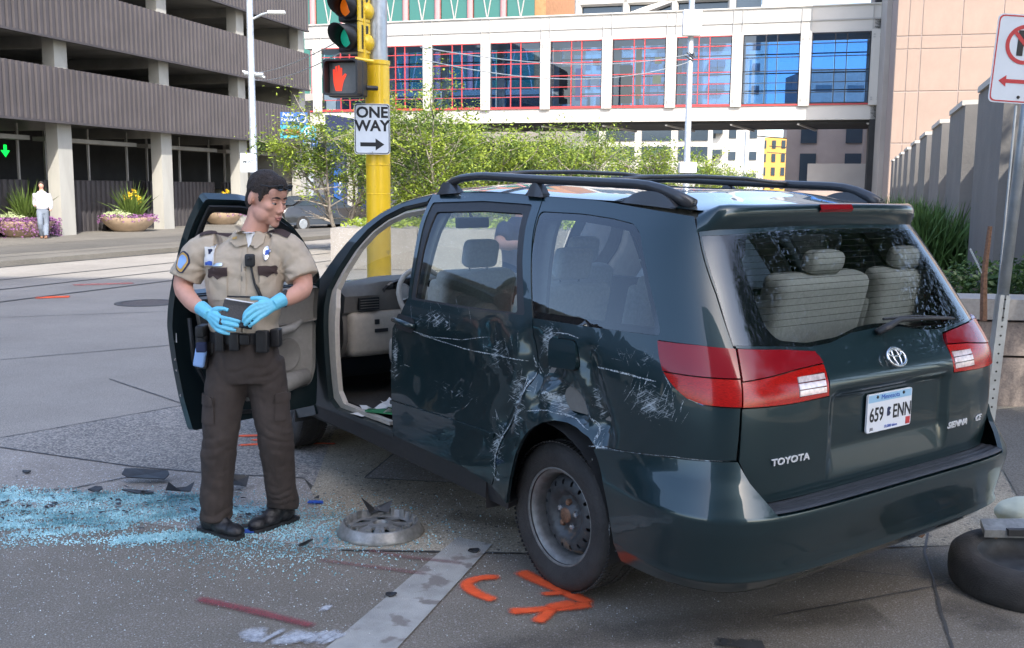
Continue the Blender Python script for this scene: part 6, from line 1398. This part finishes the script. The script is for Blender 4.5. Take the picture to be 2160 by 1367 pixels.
yb=MB(); rbox(yb,(0,0,.62),(.10,.28,1.25),M['yellow'],.02); yb.build('back_housing',YB,smooth=True)
for z in (.22,.60,.98): yb=MB(); elli(yb,(.03,-.02,z),(.10,.12,.115)); yb.build('rounded_door',YB,M['yellow'],True)
MB().tube([(.0,0,-.02),(.0,0,-.10)],.03,M['galv'],8).build('coupling',YB)
# ---------------------------------------------------------------- street lights
def lamp_post(name,label,x,y,r,arm,z1=12):
    t=thing(name,label,'street lamp',(x,y,.0)); MB().lathe([(r*1.6,0),(r*1.6,.3),(r,.32),(r*.8,z1)],M['galv'],14).build('post',t,smooth=True); return t
L1=lamp_post('street_lamp','tall grey street lamp in front of the garage with one short arm',-7.69,30,.11,1)
MB().tube([(0,0,6.55),(.35,0,6.72),(.6,0,6.78)],.035,M['galv'],8).build('arm',L1); b=MB(); rbox(b,(.78,0,6.78),(.5,.2,.10),M['white'],.04); b.build('lamp_head',L1,smooth=True)
b=MB(); b.tube([(-.2,0,5.05),(.35,0,5.0)],.07,M['galv'],8); b.tube([(-.25,0,5.1),(.4,0,4.93)],.04,M['galv'],8); b.build('clamp',L1)
sg2=signplate('regulatory_sign','small white lane sign reading MUST on the lamp post behind the officer','sign',(-7.80,29.8,2.46),0,.46,.56,edge='signb'); stext(sg2,'ALL TRAFFIC',.07,0,.17,'signb'); stext(sg2,'MUST',.12,0,.02,'signb',1,.003); stext(sg2,'TURN LEFT',.07,0,-.15,'signb')
L2=lamp_post('street_lamp','pale grey mast with a white box near its top beside the trees',6.0,35,.115,0)
b=MB(); rbox(b,(0,-.14,7.35),(.62,.3,.85),M['white'],.03); b.build('control_box',L2); b=MB(); rbox(b,(0,-.1,2.52),(.58,.4,.36),M['white'],.03); b.build('cabinet',L2)
for q in range(5): MB().tube([(-.25+.1*q,-.15,6.3+.1*math.sin(q)),(.1,-.1,6.1+.08*q)],.02,M['black'],6).build('fitting',L2)
L3=lamp_post('street_lamp','slim pale post standing under the skyway',12.6,55,.10,0,4.9)
for i,(x,y) in enumerate(((24.6,90),(30.7,110),(35.0,128))):
    t=thing('catenary_pole',['nearest dark overhead-wire pole beyond the skyway','middle dark overhead-wire pole beyond the skyway','farthest dark overhead-wire pole beyond the skyway'][i],'pole',(x,y,0),0,'overhead-wire poles down the street'); MB().tube([(0,0,0),(0,0,7.2)],.10,M['black'],8).build('mast',t); MB().tube([(0,0,6.3),(-3,0,6.5)],.05,M['black'],6).build('bracket_arm',t)
def wire(name,label,a,b,sag,r=.012):
    a,b=Vector(a),Vector(b); tag(MB().tube([a.lerp(b,t)-Vector((0,0,sag*4*t*(1-t))) for t in np.linspace(0,1,17)],r,M['galv'],5).build(name),label,'wire')
wire('cable','upper thin cable running from the mast towards the signal pole',(6.0,35,6.35),(-2.0,22,4.75),.35); wire('cable','lower thin cable running from the mast towards the signal pole',(6.0,35,6.1),(-2.0,22,4.5),.5)
wire('cable','upper cable from the garage lamp post going right',(-7.6,30,5.06),(-1.7,13,3.9),.15,.010); wire('cable','lower cable from the garage lamp post going right',(-7.6,30,4.86),(-1.7,13,3.75),.2,.010)
# blue parking sign
BS=thing('parking_sign','blue and light blue public parking sign board on a post','sign',(-8.85,44,.13),R(8))
MB().tube([(0,.1,0),(0,.1,4.2)],.17,M['galv'],10).build('post',BS); MB().box((-.62,0,4.55),(1.15,.12,.52),M['blue']).build('top_board',BS); MB().box((-.45,-.02,3.98),(1.5,.12,.55),M['cyan']).build('display_board',BS); MB().box((.05,0,3.52),(.62,.12,.34),M['blue']).build('lower_board',BS)
MB().box((-.72,-.09,3.98),(.72,.03,.26),M['black']).build('display_panel',BS); inst(text_mesh('OPEN',.22,M['ledred'],.002),'display_text',BS,(-.72,-.11,3.98),(R(90),0,0))
inst(text_mesh('Public\nParking',.20,M['white'],.002),'sign_text',BS,(-.86,-.07,4.60),(R(90),0,0))
for (x,z,r) in ((-.30,4.55,.20),(.02,3.98,.22)):
    MB().lathe([(r*.78,0),(r*.78,.01),(r,.01),(r,0)],M['white'],22,T=Matrix.Translation((x,-.085,z))@Matrix.Rotation(R(90),4,'X')).build('ring',BS)
inst(text_mesh('P',.30,M['white'],.002,1,0,.008),'sign_letter',BS,(.02,-.10,3.98),(R(90),0,0)); inst(text_mesh('hourly',.14,M['white'],.002),'sign_text',BS,(.05,-.07,3.52),(R(90),0,0))
# ---------------------------------------------------------------- planters with flowers
def leafy(name,parent,m,n,fn,size,label=None,blade=False,kind='stuff'):
    mb=MB(); rr=random.Random(hash(name)%1000 if False else len(name)*7+n)
    v=[];f=[]
    for _ in range(n):
        p,nr=fn(rr); p=Vector(p); s_=size*rr.uniform(.6,1.4)
        if blade:
            d=Vector(nr).normalized(); l=s_*rr.uniform(5,9); w_=s_*.16; side=d.cross(Vector((rr.uniform(-1,1),rr.uniform(-1,1),.1))).normalized()*w_
            a=len(v); v+=[p-side,p+side,p+d*l*.55+side*.8,p+d*l*.55-side*.8,p+d*l+Vector((0,0,-l*.25))*abs(d.x+d.y)*.5]; f+=[(a,a+1,a+2,a+3),(a+3,a+2,a+4)]
        else:
            u=Vector((rr.gauss(0,1),rr.gauss(0,1),rr.gauss(0,.6))).normalized(); w_=u.cross(Vector((rr.gauss(0,1),rr.gauss(0,1),rr.gauss(0,1)))).normalized()
            a=len(v); v+=[p-u*s_,p+w_*s_*.5,p+u*s_,p-w_*s_*.5]; f.append((a,a+1,a+2,a+3))
    mb.add(v,f,m); o=mb.build(name,parent); 
    if kind: o['kind']=kind
    return o
def planter(x,y,label,purple,h):
    t=thing('planter',label,'planter',(x,y,.13),0,'flower planters along the garage')
    MB().lathe([(0,.02),(.45,.02),(.5,.0),(.56,.04),(.80,.25),(.93,.42),(.96,.50),(.90,.50),(.86,.42),(0,.40)],M['terra'],32).build('bowl',t,smooth=True,ang=50)
    def dome(R_,zc,hh): 
        def fn(r): a=r.uniform(0,2*PI); q=R_*math.sqrt(r.random()); return (q*math.cos(a),q*math.sin(a),zc+hh*(1-(q/R_)**2)*r.uniform(.3,1)),(0,0,1)
        return fn
    leafy('foliage',t,M['wflow'],900,lambda r:(lambda a,q:((-.25+q*math.cos(a),-.1+q*math.sin(a),.50+.32*r.random()*(1-q)),(0,0,1)))(r.uniform(0,6.28),.55*math.sqrt(r.random())),.045)
    leafy('purple_flowers',t,M['purple'],purple,lambda r:(lambda a,q:((q*math.cos(a),q*math.sin(a),.50-max(0,q-.86)*1.6*r.random()*(2.2 if purple>1500 else 1)+.12*r.random()),(0,0,1)))(r.uniform(0,6.28),(1.12 if purple>1500 else 1.05)*math.sqrt(r.uniform(.35,1))),.040)
    leafy('tall_leaves',t,M['leaf2'],260,lambda r:((.12+r.gauss(0,.12),r.gauss(0,.12),.45),(r.gauss(0,.45),r.gauss(0,.45),1)),.13*h,blade=True)
    if purple<1500:
        for k in range(4): leafy('yellow_flower',t,M['yflow'],40,lambda r,k=k:((.10+.16*k-.18+r.gauss(0,.03),r.gauss(0,.05),1.15+.22*((k*7)%3)/2+r.gauss(0,.06)),(0,0,1)),.05,kind=None)
    return t
planter(-15.55,31.9,'planter overflowing with purple flowers beside the walking man',3200,1.0)
planter(-13.85,36.2,'clay planter with tall yellow flowers between the first two columns',700,1.0)
planter(-12.6,43.6,'clay planter with yellow flowers seen through the open door window',700,.8)
# ---------------------------------------------------------------- parked grey sedan far left of the pole
def sedan(name,label,x,y,rz,z=0):
    t=thing(name,label,'car',(x,y,z),rz)   # local +x forward, length 4.5
    prof=[(-2.2,.45),(-2.25,.75),(-2.1,.95),(-1.65,1.02),(-1.0,1.38),(-.3,1.45),(.35,1.40),(1.15,1.0),(1.9,.88),(2.2,.70),(2.25,.40),(1.85,.28),(-1.9,.28)]
    b=MB(); n=len(prof); secs=[]
    for yy,k in ((-.88,0),(-.86,.5),(-.70,1),(0,1.02),(.70,1),(.86,.5),(.88,0)):
        secs.append([(px*(1-.03*(1-k)),yy if pz<1.0 else yy*(.80),(pz if k>=1 else (pz if pz<1.0 else 1.0+(pz-1.0)*(k*1.5))) ) for px,pz in prof])
    v,f=loft(secs,None); b.add(v,f,M['greygrn']); b.build('body',t,ang=35)
    for s_ in (-1,1):
        MB().add([(px,s_*(.715-.0*pz),pz) for px,pz in ((-1.5,1.04),(-.95,1.33),(-.30,1.39),(.28,1.35),(.95,1.04))],[(0,1,2,3,4) if s_<0 else (4,3,2,1,0)],M['win']).build('side_window',t)
        for wx in (-1.35,1.40):
            w_=bpy.data.objects.new('wheel',None); C.objects.link(w_); w_.parent=t; w_.location=(wx,s_*.80,.32)
            MB().lathe([(.0,.09*s_),(.20,.09*s_),(.31,.10*s_),(.32,0),(.31,-.10*s_)],M['rubber'],20,axis='Y').build('tyre',w_); MB().lathe([(0,.105*s_),(.17,.11*s_),(.20,.10*s_)],M['galv'],10,axis='Y').build('rim',w_)
    MB().add([(1.12,-.62,1.02),(1.12,.62,1.02),(.40,.55,1.40),(.40,-.55,1.40)],[(0,1,2,3)],M['win']).build('windscreen',t); MB().add([(-1.66,-.62,1.05),(-1.66,.62,1.05),(-1.02,.55,1.385),(-1.02,-.55,1.385)],[(3,2,1,0)],M['win']).build('rear_window',t)
    for s_ in (-1,1): MB().box((-2.2,s_*.65,.85),(.12,.32,.14),M['lampt']).build('tail_lamp',t)
    return t
sedan('parked_car','grey sedan on the street between the officer and the yellow pole',-7.95,41.0,R(90)-.75)
pc=sedan('parked_car','dark car parked on the second garage deck behind the third opening',GA.location.x+gd.x*7.5-gn.x*3.1,GA.location.y+gd.y*7.5-gn.y*3.1,R(90)-SA,GA.location.z+3.65+.46)
# ---------------------------------------------------------------- concrete planter box under the trees
TB=thing('tree_planter','long grey concrete planter box under the trees behind the van','planter',(-3.95,21.7,0),-.06)
for i in range(7): MB().box((.95+1.9*i,.9,.45),(1.885,1.8,.88),M['gutter']).build('planter_panel',TB)
leafy('ground_cover',TB,M['leaf1'],3500,lambda r:((r.uniform(.2,13),r.uniform(.1,1.7),.92+.16*r.random()),(0,0,1)),.06)
# ---------------------------------------------------------------- trees
def tree(name,label,x,y,h,rad,m,seed,nleaf=6500,stems=4,z0=.28,group=None,ls=.075,flat=.8,base=0):
    r=random.Random(seed); t=thing(name,label,'tree',(x,y,base),0,group); tb=MB(); tips=[]
    for s_ in range(stems):
        a=2*PI*s_/stems+r.uniform(-.5,.5); p=Vector((.12*math.cos(a),.12*math.sin(a),0)); d=Vector((math.cos(a)*.32,math.sin(a)*.32,1)).normalized(); pts=[p.copy()]; n=7; seglen=h*.75/n
        for k in range(n):
            d=(d+Vector((r.gauss(0,.13),r.gauss(0,.13),.06))).normalized(); p=p+d*seglen; pts.append(p.copy())
            if k>=1:
                for _ in range(3):
                    b=a+r.gauss(0,1.3); e=Vector((math.cos(b),math.sin(b),r.uniform(.15,.8))).normalized(); q=p.copy(); bp=[q.copy()]; L_=rad*r.uniform(.35,.85)*(1-.3*abs(k/n-.5))
                    for j in range(4): e=(e+Vector((r.gauss(0,.2),r.gauss(0,.2),r.gauss(.02,.12)))).normalized(); q=q+e*L_/4; bp.append(q.copy()); tips.append(q.copy())
                    tb.tube(bp,[.022,.017,.012,.008,.004],M['bark'],5,cap=False)
        tb.tube(pts,[.06-.045*k/n for k in range(n+1)],M['bark'],7,cap=False); tips.append(p.copy())
    tb.build('trunk',t,smooth=True); tips=[q for q in tips if q.z>h*z0]
    v=[];f=[]
    cl=[(q,r.uniform(.45,1.15)) for q in tips]
    for _ in range(nleaf):
        q,cs=cl[r.randrange(len(cl))]; g=Vector((r.gauss(0,1),r.gauss(0,1),r.gauss(0,.7)))*(.21*cs*rad/1.6); p=q+g
        s_=ls*r.uniform(.5,1.3); u=Vector((r.gauss(0,1),r.gauss(0,1),r.gauss(0,.5))).normalized(); w_=u.cross(Vector((r.gauss(0,.5),r.gauss(0,.5),1))).normalized()
        a=len(v); v+=[p-u*s_,p+w_*s_*.42,p+u*s_,p-w_*s_*.42]; f.append((a,a+1,a+2,a+3))
    cr=MB(); mk=[i for i in range(len(f))]; cr.add(v,f,M[m]); m2=cr.mi(M['leaf2']) if m=='leaf1' else 0
    if m2:
        for i in mk:
            c_=v[4*i]; cr.m[i]=m2 if noise.noise(c_*1.6)+.25*noise.noise(c_*6)+.12*(r.random()-.5)<-.06 else 0
    cr.build('crown',t); return t
tg_='young street trees in the planter behind the van'
for i,(px,Y,h,rad,lab) in enumerate(((728,28,4.3,1.5,'small multi-stemmed tree left of the signal pole beside the parking sign'),(868,27,4.9,2.2,'tallest light green tree just right of the yellow pole'),(985,29,4.0,2.1,'bushy light green tree right of the tallest tree'),(1090,31,3.7,2.1,'light green tree in the middle of the row with thin branches'),(1215,33,4.0,2.0,'light green tree under the fourth skyway bay'),
   (1345,38,4.1,1.9,'yellow green tree left of the pale mast'),(1440,42,3.5,1.6,'small yellow green tree right behind the pale mast'),(1540,52,3.1,1.7,'smallest distant tree right of the pale mast'))):
    tree('street_tree',lab,(px-1080)/2110*Y*1.0,Y,h,rad,'leaf1',20+i,(11000 if i==0 else 19000) if i<5 else 9000,6,.46 if i==0 else .22,tg_,.056 if i<5 else .07)
tree('shade_tree','big dark tree standing right of the camera outside the frame',8.9,5.0,8.8,3.4,'leaf3',77,95000,7,.34,ls=.055); tree('shade_tree','second dark tree farther right outside the frame',12.5,-2.5,10.0,4.2,'leaf3',78,60000,7,.30,ls=.075)
# ornamental grass and shrubs in the bed on the right
def clump(name,label,x,y,n,hgt,m='grass',cat='grass clump',z=.80):
    t=thing(name,label,cat,(x,y,z)); leafy('blades',t,M[m],n,lambda r:((r.gauss(0,.22),r.gauss(0,.22),0),(r.gauss(0,.38),r.gauss(0,.38),1)),hgt,blade=True); return t
clump('ornamental_grass','tall green grass clump against the finned wall nearest the van window',5.35,13.2,2600,.085); clump('ornamental_grass','green grass clump beyond the first one along the finned wall',6.3,16.2,2200,.088); clump('ornamental_grass','small green grass clump farthest along the finned wall',7.6,20,1800,.085)
sb=thing('shrub','low dark shrub behind the sign pole in the planting bed','shrub',(4.65,9.3,.8)); leafy('foliage',sb,M['leaf3'],2400,lambda r:(lambda v:((v.x*.75,v.y*.5,max(0,v.z)*.34),(0,0,1)))(Vector((r.gauss(0,.5),r.gauss(0,.5),r.gauss(.4,.3)))),.03)
sb=thing('shrub','low sparse shrub in front of the near end of the finned wall','shrub',(3.9,9.6,.8)); leafy('foliage',sb,M['leaf3'],900,lambda r:((r.gauss(0,.30),r.gauss(0,.25),abs(r.gauss(0,.10))),(0,0,1)),.03)
# ---------------------------------------------------------------- no-parking sign on a leaning perforated pole
NP=thing('sign_pole','leaning galvanised perforated sign pole behind the right rear corner','pole',(2.74,5.68,0)); NP.rotation_euler=(0,R(2.9),0)
pb=MB(); pb.tube([(0,0,1.05),(0,0,3.3)],.030,M['galv'],16); pb.build('round_tube',NP,smooth=True)
lo_=MB(); 
for x,d in ((-.027,0),(.027,0)): lo_.box((x,0,.55),(.004,.054,1.3),M['galv'])
lo_.box((0,-.027,.55),(.058,.004,1.3),M['galv']); lo_.box((0,.027,.55),(.058,.004,1.3),M['galv']); lo_.build('square_post',NP)
hm=MB().lathe([(0,.0),(.0065,0)],M['black'],8,T=Matrix.Rotation(R(90),4,'X')).mesh('hole')
for k in range(24): inst(hm,'hole',NP,(0,-.0305,-.02+.052*k))
ns=signplate('no_parking_sign','white no parking sign with red circle and red arrow at the right edge','sign',(2.62,5.18,2.44),R(-3),.31,.455,ry=R(2.6),edge='signr',r=.03); ns.location=(2.675,5.40,2.47)
ns.rotation_euler=(0,R(3.5),R(-2))
MB().lathe([(.082,0),(.082,.001),(.102,.001),(.102,0)],M['signr'],36,T=Matrix.Translation((0,-.0036,.075))@Matrix.Rotation(R(90),4,'X')).build('circle',ns)
stext(ns,'P',.17,.0,.075,'signb',1.05,.007); MB().add([(x,-.0052,z) for x,z in ((-.073,.137),(-.058,.150),(.073,.013),(.058,0))],[(0,1,2,3)],M['signr']).build('slash',ns)
MB().add([(x,-.0038,z) for x,z in ((-.115,-.115),(-.075,-.085),(-.075,-.105),(.11,-.105),(.11,-.125),(-.075,-.125),(-.075,-.145))],[tuple(range(7))],M['signr']).build('arrow',ns)
for z in (-.195,.195): MB().lathe([(0,.004),(.008,.003),(.009,0)],M['black'],8,T=Matrix.Translation((0,-.003,z))@Matrix.Rotation(R(90),4,'X')).build('bolt',ns)
sk=MB(); sk.tube([(0,0,.0),(-.02,0,.35),(.0,0,.72)],[.03,.025,.018],M['rust'],6); sk.tube([(0,0,.30),(-.14,0,.55)],.008,M['scuffw'],5); tag(sk.build('rusty_stake',None,loc=(3.62,7.62,.0)),'rusty orange stake leaning beside the sign pole','stake'); bpy.data.objects['rusty_stake'].location.z=.80
rod=MB().tube([(0,0,0),(.05,0,2.3)],.008,M['galv'],6).build('thin_rod',None,loc=(3.0,6.2,.0)); tag(rod,'thin metal rod standing beside the leaning sign pole','rod')
hy=thing('fire_hydrant','yellow fire hydrant top visible over the van roof','hydrant',(2.9,15.3,.9)); MB().lathe([(.12,0),(.12,.55),(.15,.6),(.13,.72),(.06,.82),(0,.84)],M['yellow'],18).build('barrel',hy,smooth=True); MB().tube([(-.2,0,.5),(.2,0,.5)],.06,M['yellow'],10).build('outlet',hy)
MB().lathe([(.2,-.9),(.2,0)],M['granite'],12).build('base',hy)
gb=MB(); rbox(gb,(0,0,.75),(1.6,.8,1.45),M['pink'],.25); tag(gb.build('pink_boulder',None,loc=(6.35,20.3,.3),smooth=True),'rounded pink granite block seen through the right roof rail','boulder')
# ---------------------------------------------------------------- debris
hc=thing('hubcap','grey plastic hubcap lying face down on the ground between officer and wheel','hubcap',(-.675,5.01,.004),.3)
MB().lathe([(.222,.0),(.226,.006),(.214,.022),(.200,.055),(.193,.062),(.186,.058),(.178,.030),(.15,.026)],M['hubcap'],48).build('rim',hc,smooth=True)
for k in range(7):
    a=2*PI*k/7; T=Matrix.Rotation(a,4,'Z'); s_=MB(); s_.add([(.155,-.035,.024),(.155,.035,.024),(.06,.020,.044),(.06,-.020,.044),(.155,-.035,.012),(.155,.035,.012),(.06,.020,.030),(.06,-.020,.030)],[(0,1,2,3),(7,6,5,4),(0,4,5,1),(2,6,7,3),(1,5,6,2),(3,7,4,0)],M['hubcap'],T); s_.build('spoke',hc)
MB().lathe([(.065,.030),(.065,.046),(.04,.05),(.035,.036),(0,.036)],M['hubcap'],20).build('hub',hc)
for k in range(18):
    a=2*PI*k/18; MB().box((.176,0,.052),(.010,.012 if k%2 else .030,.040),M['hubcap'],T=Matrix.Rotation(a,4,'Z')).build('clip',hc)
def shardpiece(name,label,x,y,sc_,rz,seed,tilt=.2,m='debris',z=.01,cat='debris',pts=None,curve=.25):
    r=random.Random(seed); P=pts or [(math.cos(a)*r.uniform(.6,1.1),math.sin(a)*r.uniform(.4,.9)) for a in np.linspace(0,2*PI,7,False)]
    n=len(P); v=[(px*sc_,py*sc_,sc_*curve*(px*px)) for px,py in P]; v2=[(a,b,c+.007) for a,b,c in v]; mb=MB().add(v+v2+[(0,0,0),(0,0,.007)],[(i,2*n,(i+1)%n) for i in range(n)]+[(n+i,n+(i+1)%n,2*n+1) for i in range(n)]+[(i,(i+1)%n,n+(i+1)%n,n+i) for i in range(n)],M[m])
    o=mb.build(name,None,loc=(x,y,z)); o.rotation_euler=(tilt,tilt*.3,rz); tag(o,label,cat); return o
shardpiece('plastic_fragment','large flat black mirror piece with rounded end lying left of the officer',-2.20,5.86,.135,.05,1,.35,pts=[(-1,-.25),(-.7,-.38),(.9,-.30),(1.0,.05),(.85,.34),(-.6,.32),(-1.0,.15)],curve=.1,z=.045)
shardpiece('plastic_fragment','cracked black plastic piece with upturned corner left of the officer boots',-1.90,5.56,.075,.25,2,.45,pts=[(-1,-.55),(.8,-.35),(1.0,.55),(.5,.35),(-.3,.25),(-.9,.45)],curve=.5,z=.04)
shardpiece('plastic_fragment','curved black horn-shaped plastic piece behind the left boot',-1.78,5.80,.10,2.2,3,.9,pts=[(-1,-.15),(.2,-.35),(1,.0),(.2,.05),(-.6,.15)],curve=.5,z=.06)
shardpiece('plastic_fragment','grey plastic piece partly hidden behind the left boot',-1.62,5.74,.07,.3,4,.8,pts=[(-.8,-.5),(.8,-.5),(.9,.5),(-.7,.4)],z=.05)
shardpiece('plastic_fragment','small black rounded plastic lump among the blue glass at far left',-2.40,5.60,.042,.2,5,.3,z=.03)
shardpiece('plastic_fragment','long thin black plastic strip below the large mirror piece',-2.16,5.62,.10,-.15,6,.1,pts=[(-1,-.08),(0,-.16),(1,-.12),(.9,.10),(-.8,.12)],curve=.1)
shardpiece('plastic_fragment','black jagged v-shaped plastic piece standing on the hubcap edge',-.73,5.18,.085,.3,7,.7,pts=[(-1,.4),(-.3,-.3),(.3,-.1),(.8,-.3),(1.0,.5),(.4,.4),(-.1,.2)],z=.06,curve=.6)
shardpiece('plastic_fragment','bright blue plastic scrap beside the right boot',-1.10,5.46,.045,.0,8,.1,m='bluep',pts=[(-1,-.3),(1,-.25),(.8,.35),(-.9,.3)],curve=.05)
shardpiece('plastic_fragment','small blue scrap beneath the toe of the right boot',-1.36,4.97,.05,.2,18,.1,m='bluep',pts=[(-1,-.4),(1,-.35),(.8,.4),(-.9,.3)],curve=.05)
shardpiece('plastic_fragment','tiny black flake at the left edge near the concrete joint',-3.0,6.02,.03,.1,9,.1); shardpiece('plastic_fragment','short black twig-like strip right of the boots',-1.02,4.78,.06,1.2,10,.2,pts=[(-1,-.1),(1,-.08),(.9,.1),(-1,.1)]); shardpiece('plastic_fragment','small grey flake lying on the white road line',-.18,4.72,.035,.1,11,.05)
shardpiece('plastic_fragment','dark flake on the lower part of the white road line',-.52,4.18,.03,.1,12,.05)
rr=random.Random(3); mb=MB()
for _ in range(150):
    t=rr.random(); x=-3.2+2.0*t+rr.gauss(0,.12); y=5.50-.2*t+rr.gauss(0,.17); s_=rr.uniform(.006,.026)
    P=[(x+s_*math.cos(a)*rr.uniform(.5,1.3),y+s_*.6*math.sin(a)*rr.uniform(.5,1.2),.012+rr.random()*s_*.8) for a in (0,1.4,2.8,4.2,5.4)]; mb.add(P,[(0,1,2,3,4)])
tag(mb.build('plastic_crumbs',None,M['debris']),'small black plastic crumbs strewn through the blue glass','debris',kind='stuff')
def crumbs(name,label,n,fn,m,smin,smax,seed):
    r=random.Random(seed); v=[];f=[]
    for _ in range(n):
        x,y=fn(r); s_=r.uniform(smin,smax); z=.005; a=r.uniform(0,6.28); c,s2=math.cos(a)*s_,math.sin(a)*s_; k=len(v); h_=s_*r.uniform(.5,1.4)
        v+=[(x+c,y+s2,z),(x-s2*.8,y+c*.8,z),(x-c,y-s2,z),(x+c*.2,y+s2*.3,z+h_)]; f+=[(k,k+1,k+3),(k+1,k+2,k+3),(k+2,k,k+3)]
    tag(MB().add(v,f,m).build(name),label,'broken glass',kind='stuff')
# streaks of crumbs swept to the left, thick around the boots
ST=[((-3.0,5.55),(-1.6,5.50),.075,.27),((-3.1,5.30),(-1.3,5.34),.045,.16),((-2.75,5.02),(-1.5,5.30),.04,.15),((-2.55,4.90),(-2.0,5.06),.04,.05),((-2.0,4.84),(-1.35,5.02),.045,.13),((-2.9,5.14),(-2.1,5.26),.025,.07),((-3.6,5.5),(-2.9,5.58),.08,.10),((-2.9,4.72),(-1.6,4.92),.035,.03),((-3.2,5.0),(-2.6,5.08),.04,.03)]
def pick(r):
    q=r.random(); 
    for a,b,w_,p in ST:
        q-=p
        if q<=0: break
    t=r.random(); return a[0]+(b[0]-a[0])*t+r.gauss(0,.02),a[1]+(b[1]-a[1])*t+r.gauss(0,w_)
crumbs('glass_crumbs','dense streaks of pale blue broken window glass left of the officer',24000,pick,M['shard'],.0028,.0082,5)
crumbs('glass_crumbs','loose blue glass crumbs around the officer boots and hubcap',5200,lambda r:(-1.15+r.gauss(0,.33),5.02+r.gauss(0,.24)),M['shard'],.0028,.0075,6)
crumbs('glass_crumbs','thin scatter of white glass specks over the asphalt and apron',4200,lambda r:(-1.4+r.gauss(0,1.1),4.9+r.gauss(0,.65)),M['shardw'],.0018,.0042,7)
# ---------------------------------------------------------------- loose wheel, bag and metal strip at the right edge
TW=thing('loose_wheel','worn tyre lying flat on the ground at the right edge','tyre',(2.33,4.33,.11),0); TW.rotation_euler=(R(3),R(-2),0); TW.scale=(1,1,.82); TW.location.z=.092
MB().lathe([(.205,-.09),(.25,-.108),(.295,-.10),(.318,-.075),(.325,-.03),(.325,.03),(.318,.075),(.295,.10),(.25,.108),(.205,.09),(.20,.0),(.205,-.09)],M['rubber'],56).build('tyre',TW,smooth=True)
MB().lathe([(.205,.085),(.19,.06),(.18,.02),(.12,.0),(.06,.02),(0,.02)],M['steel'],32).build('rim',TW,smooth=True)
bs=MB(); bs.add([(-.3,-.05,0),(.45,-.12,.02),(.5,.03,.04),(-.28,.04,.03),(-.3,-.05,.035),(.45,-.12,.055),(.5,.03,.075),(-.28,.04,.06)],[(0,3,2,1),(4,5,6,7),(0,1,5,4),(1,2,6,5),(2,3,7,6),(3,0,4,7)],M['hubcap']); bs.box((.1,-.06,.03),(.6,.03,.03),M['black']); tag(bs.build('metal_strip',None,loc=(2.50,4.52,.19)),'torn silver and black trim strip lying across the loose tyre','trim strip')
ab=MB(); elli(ab,(0,0,.10),(.32,.16,.11)); elli(ab,(.2,-.05,.09),(.25,.14,.09)); o=remesh(ab,'airbag',.014,M['palegreen'],None,3,lambda p,n:.012*nz(p,9)); o.location=(2.86,5.02,0); o.rotation_euler=(0,0,-.4); tag(o,'deflated pale green fabric bag on the ground beyond the loose tyre','fabric bag')
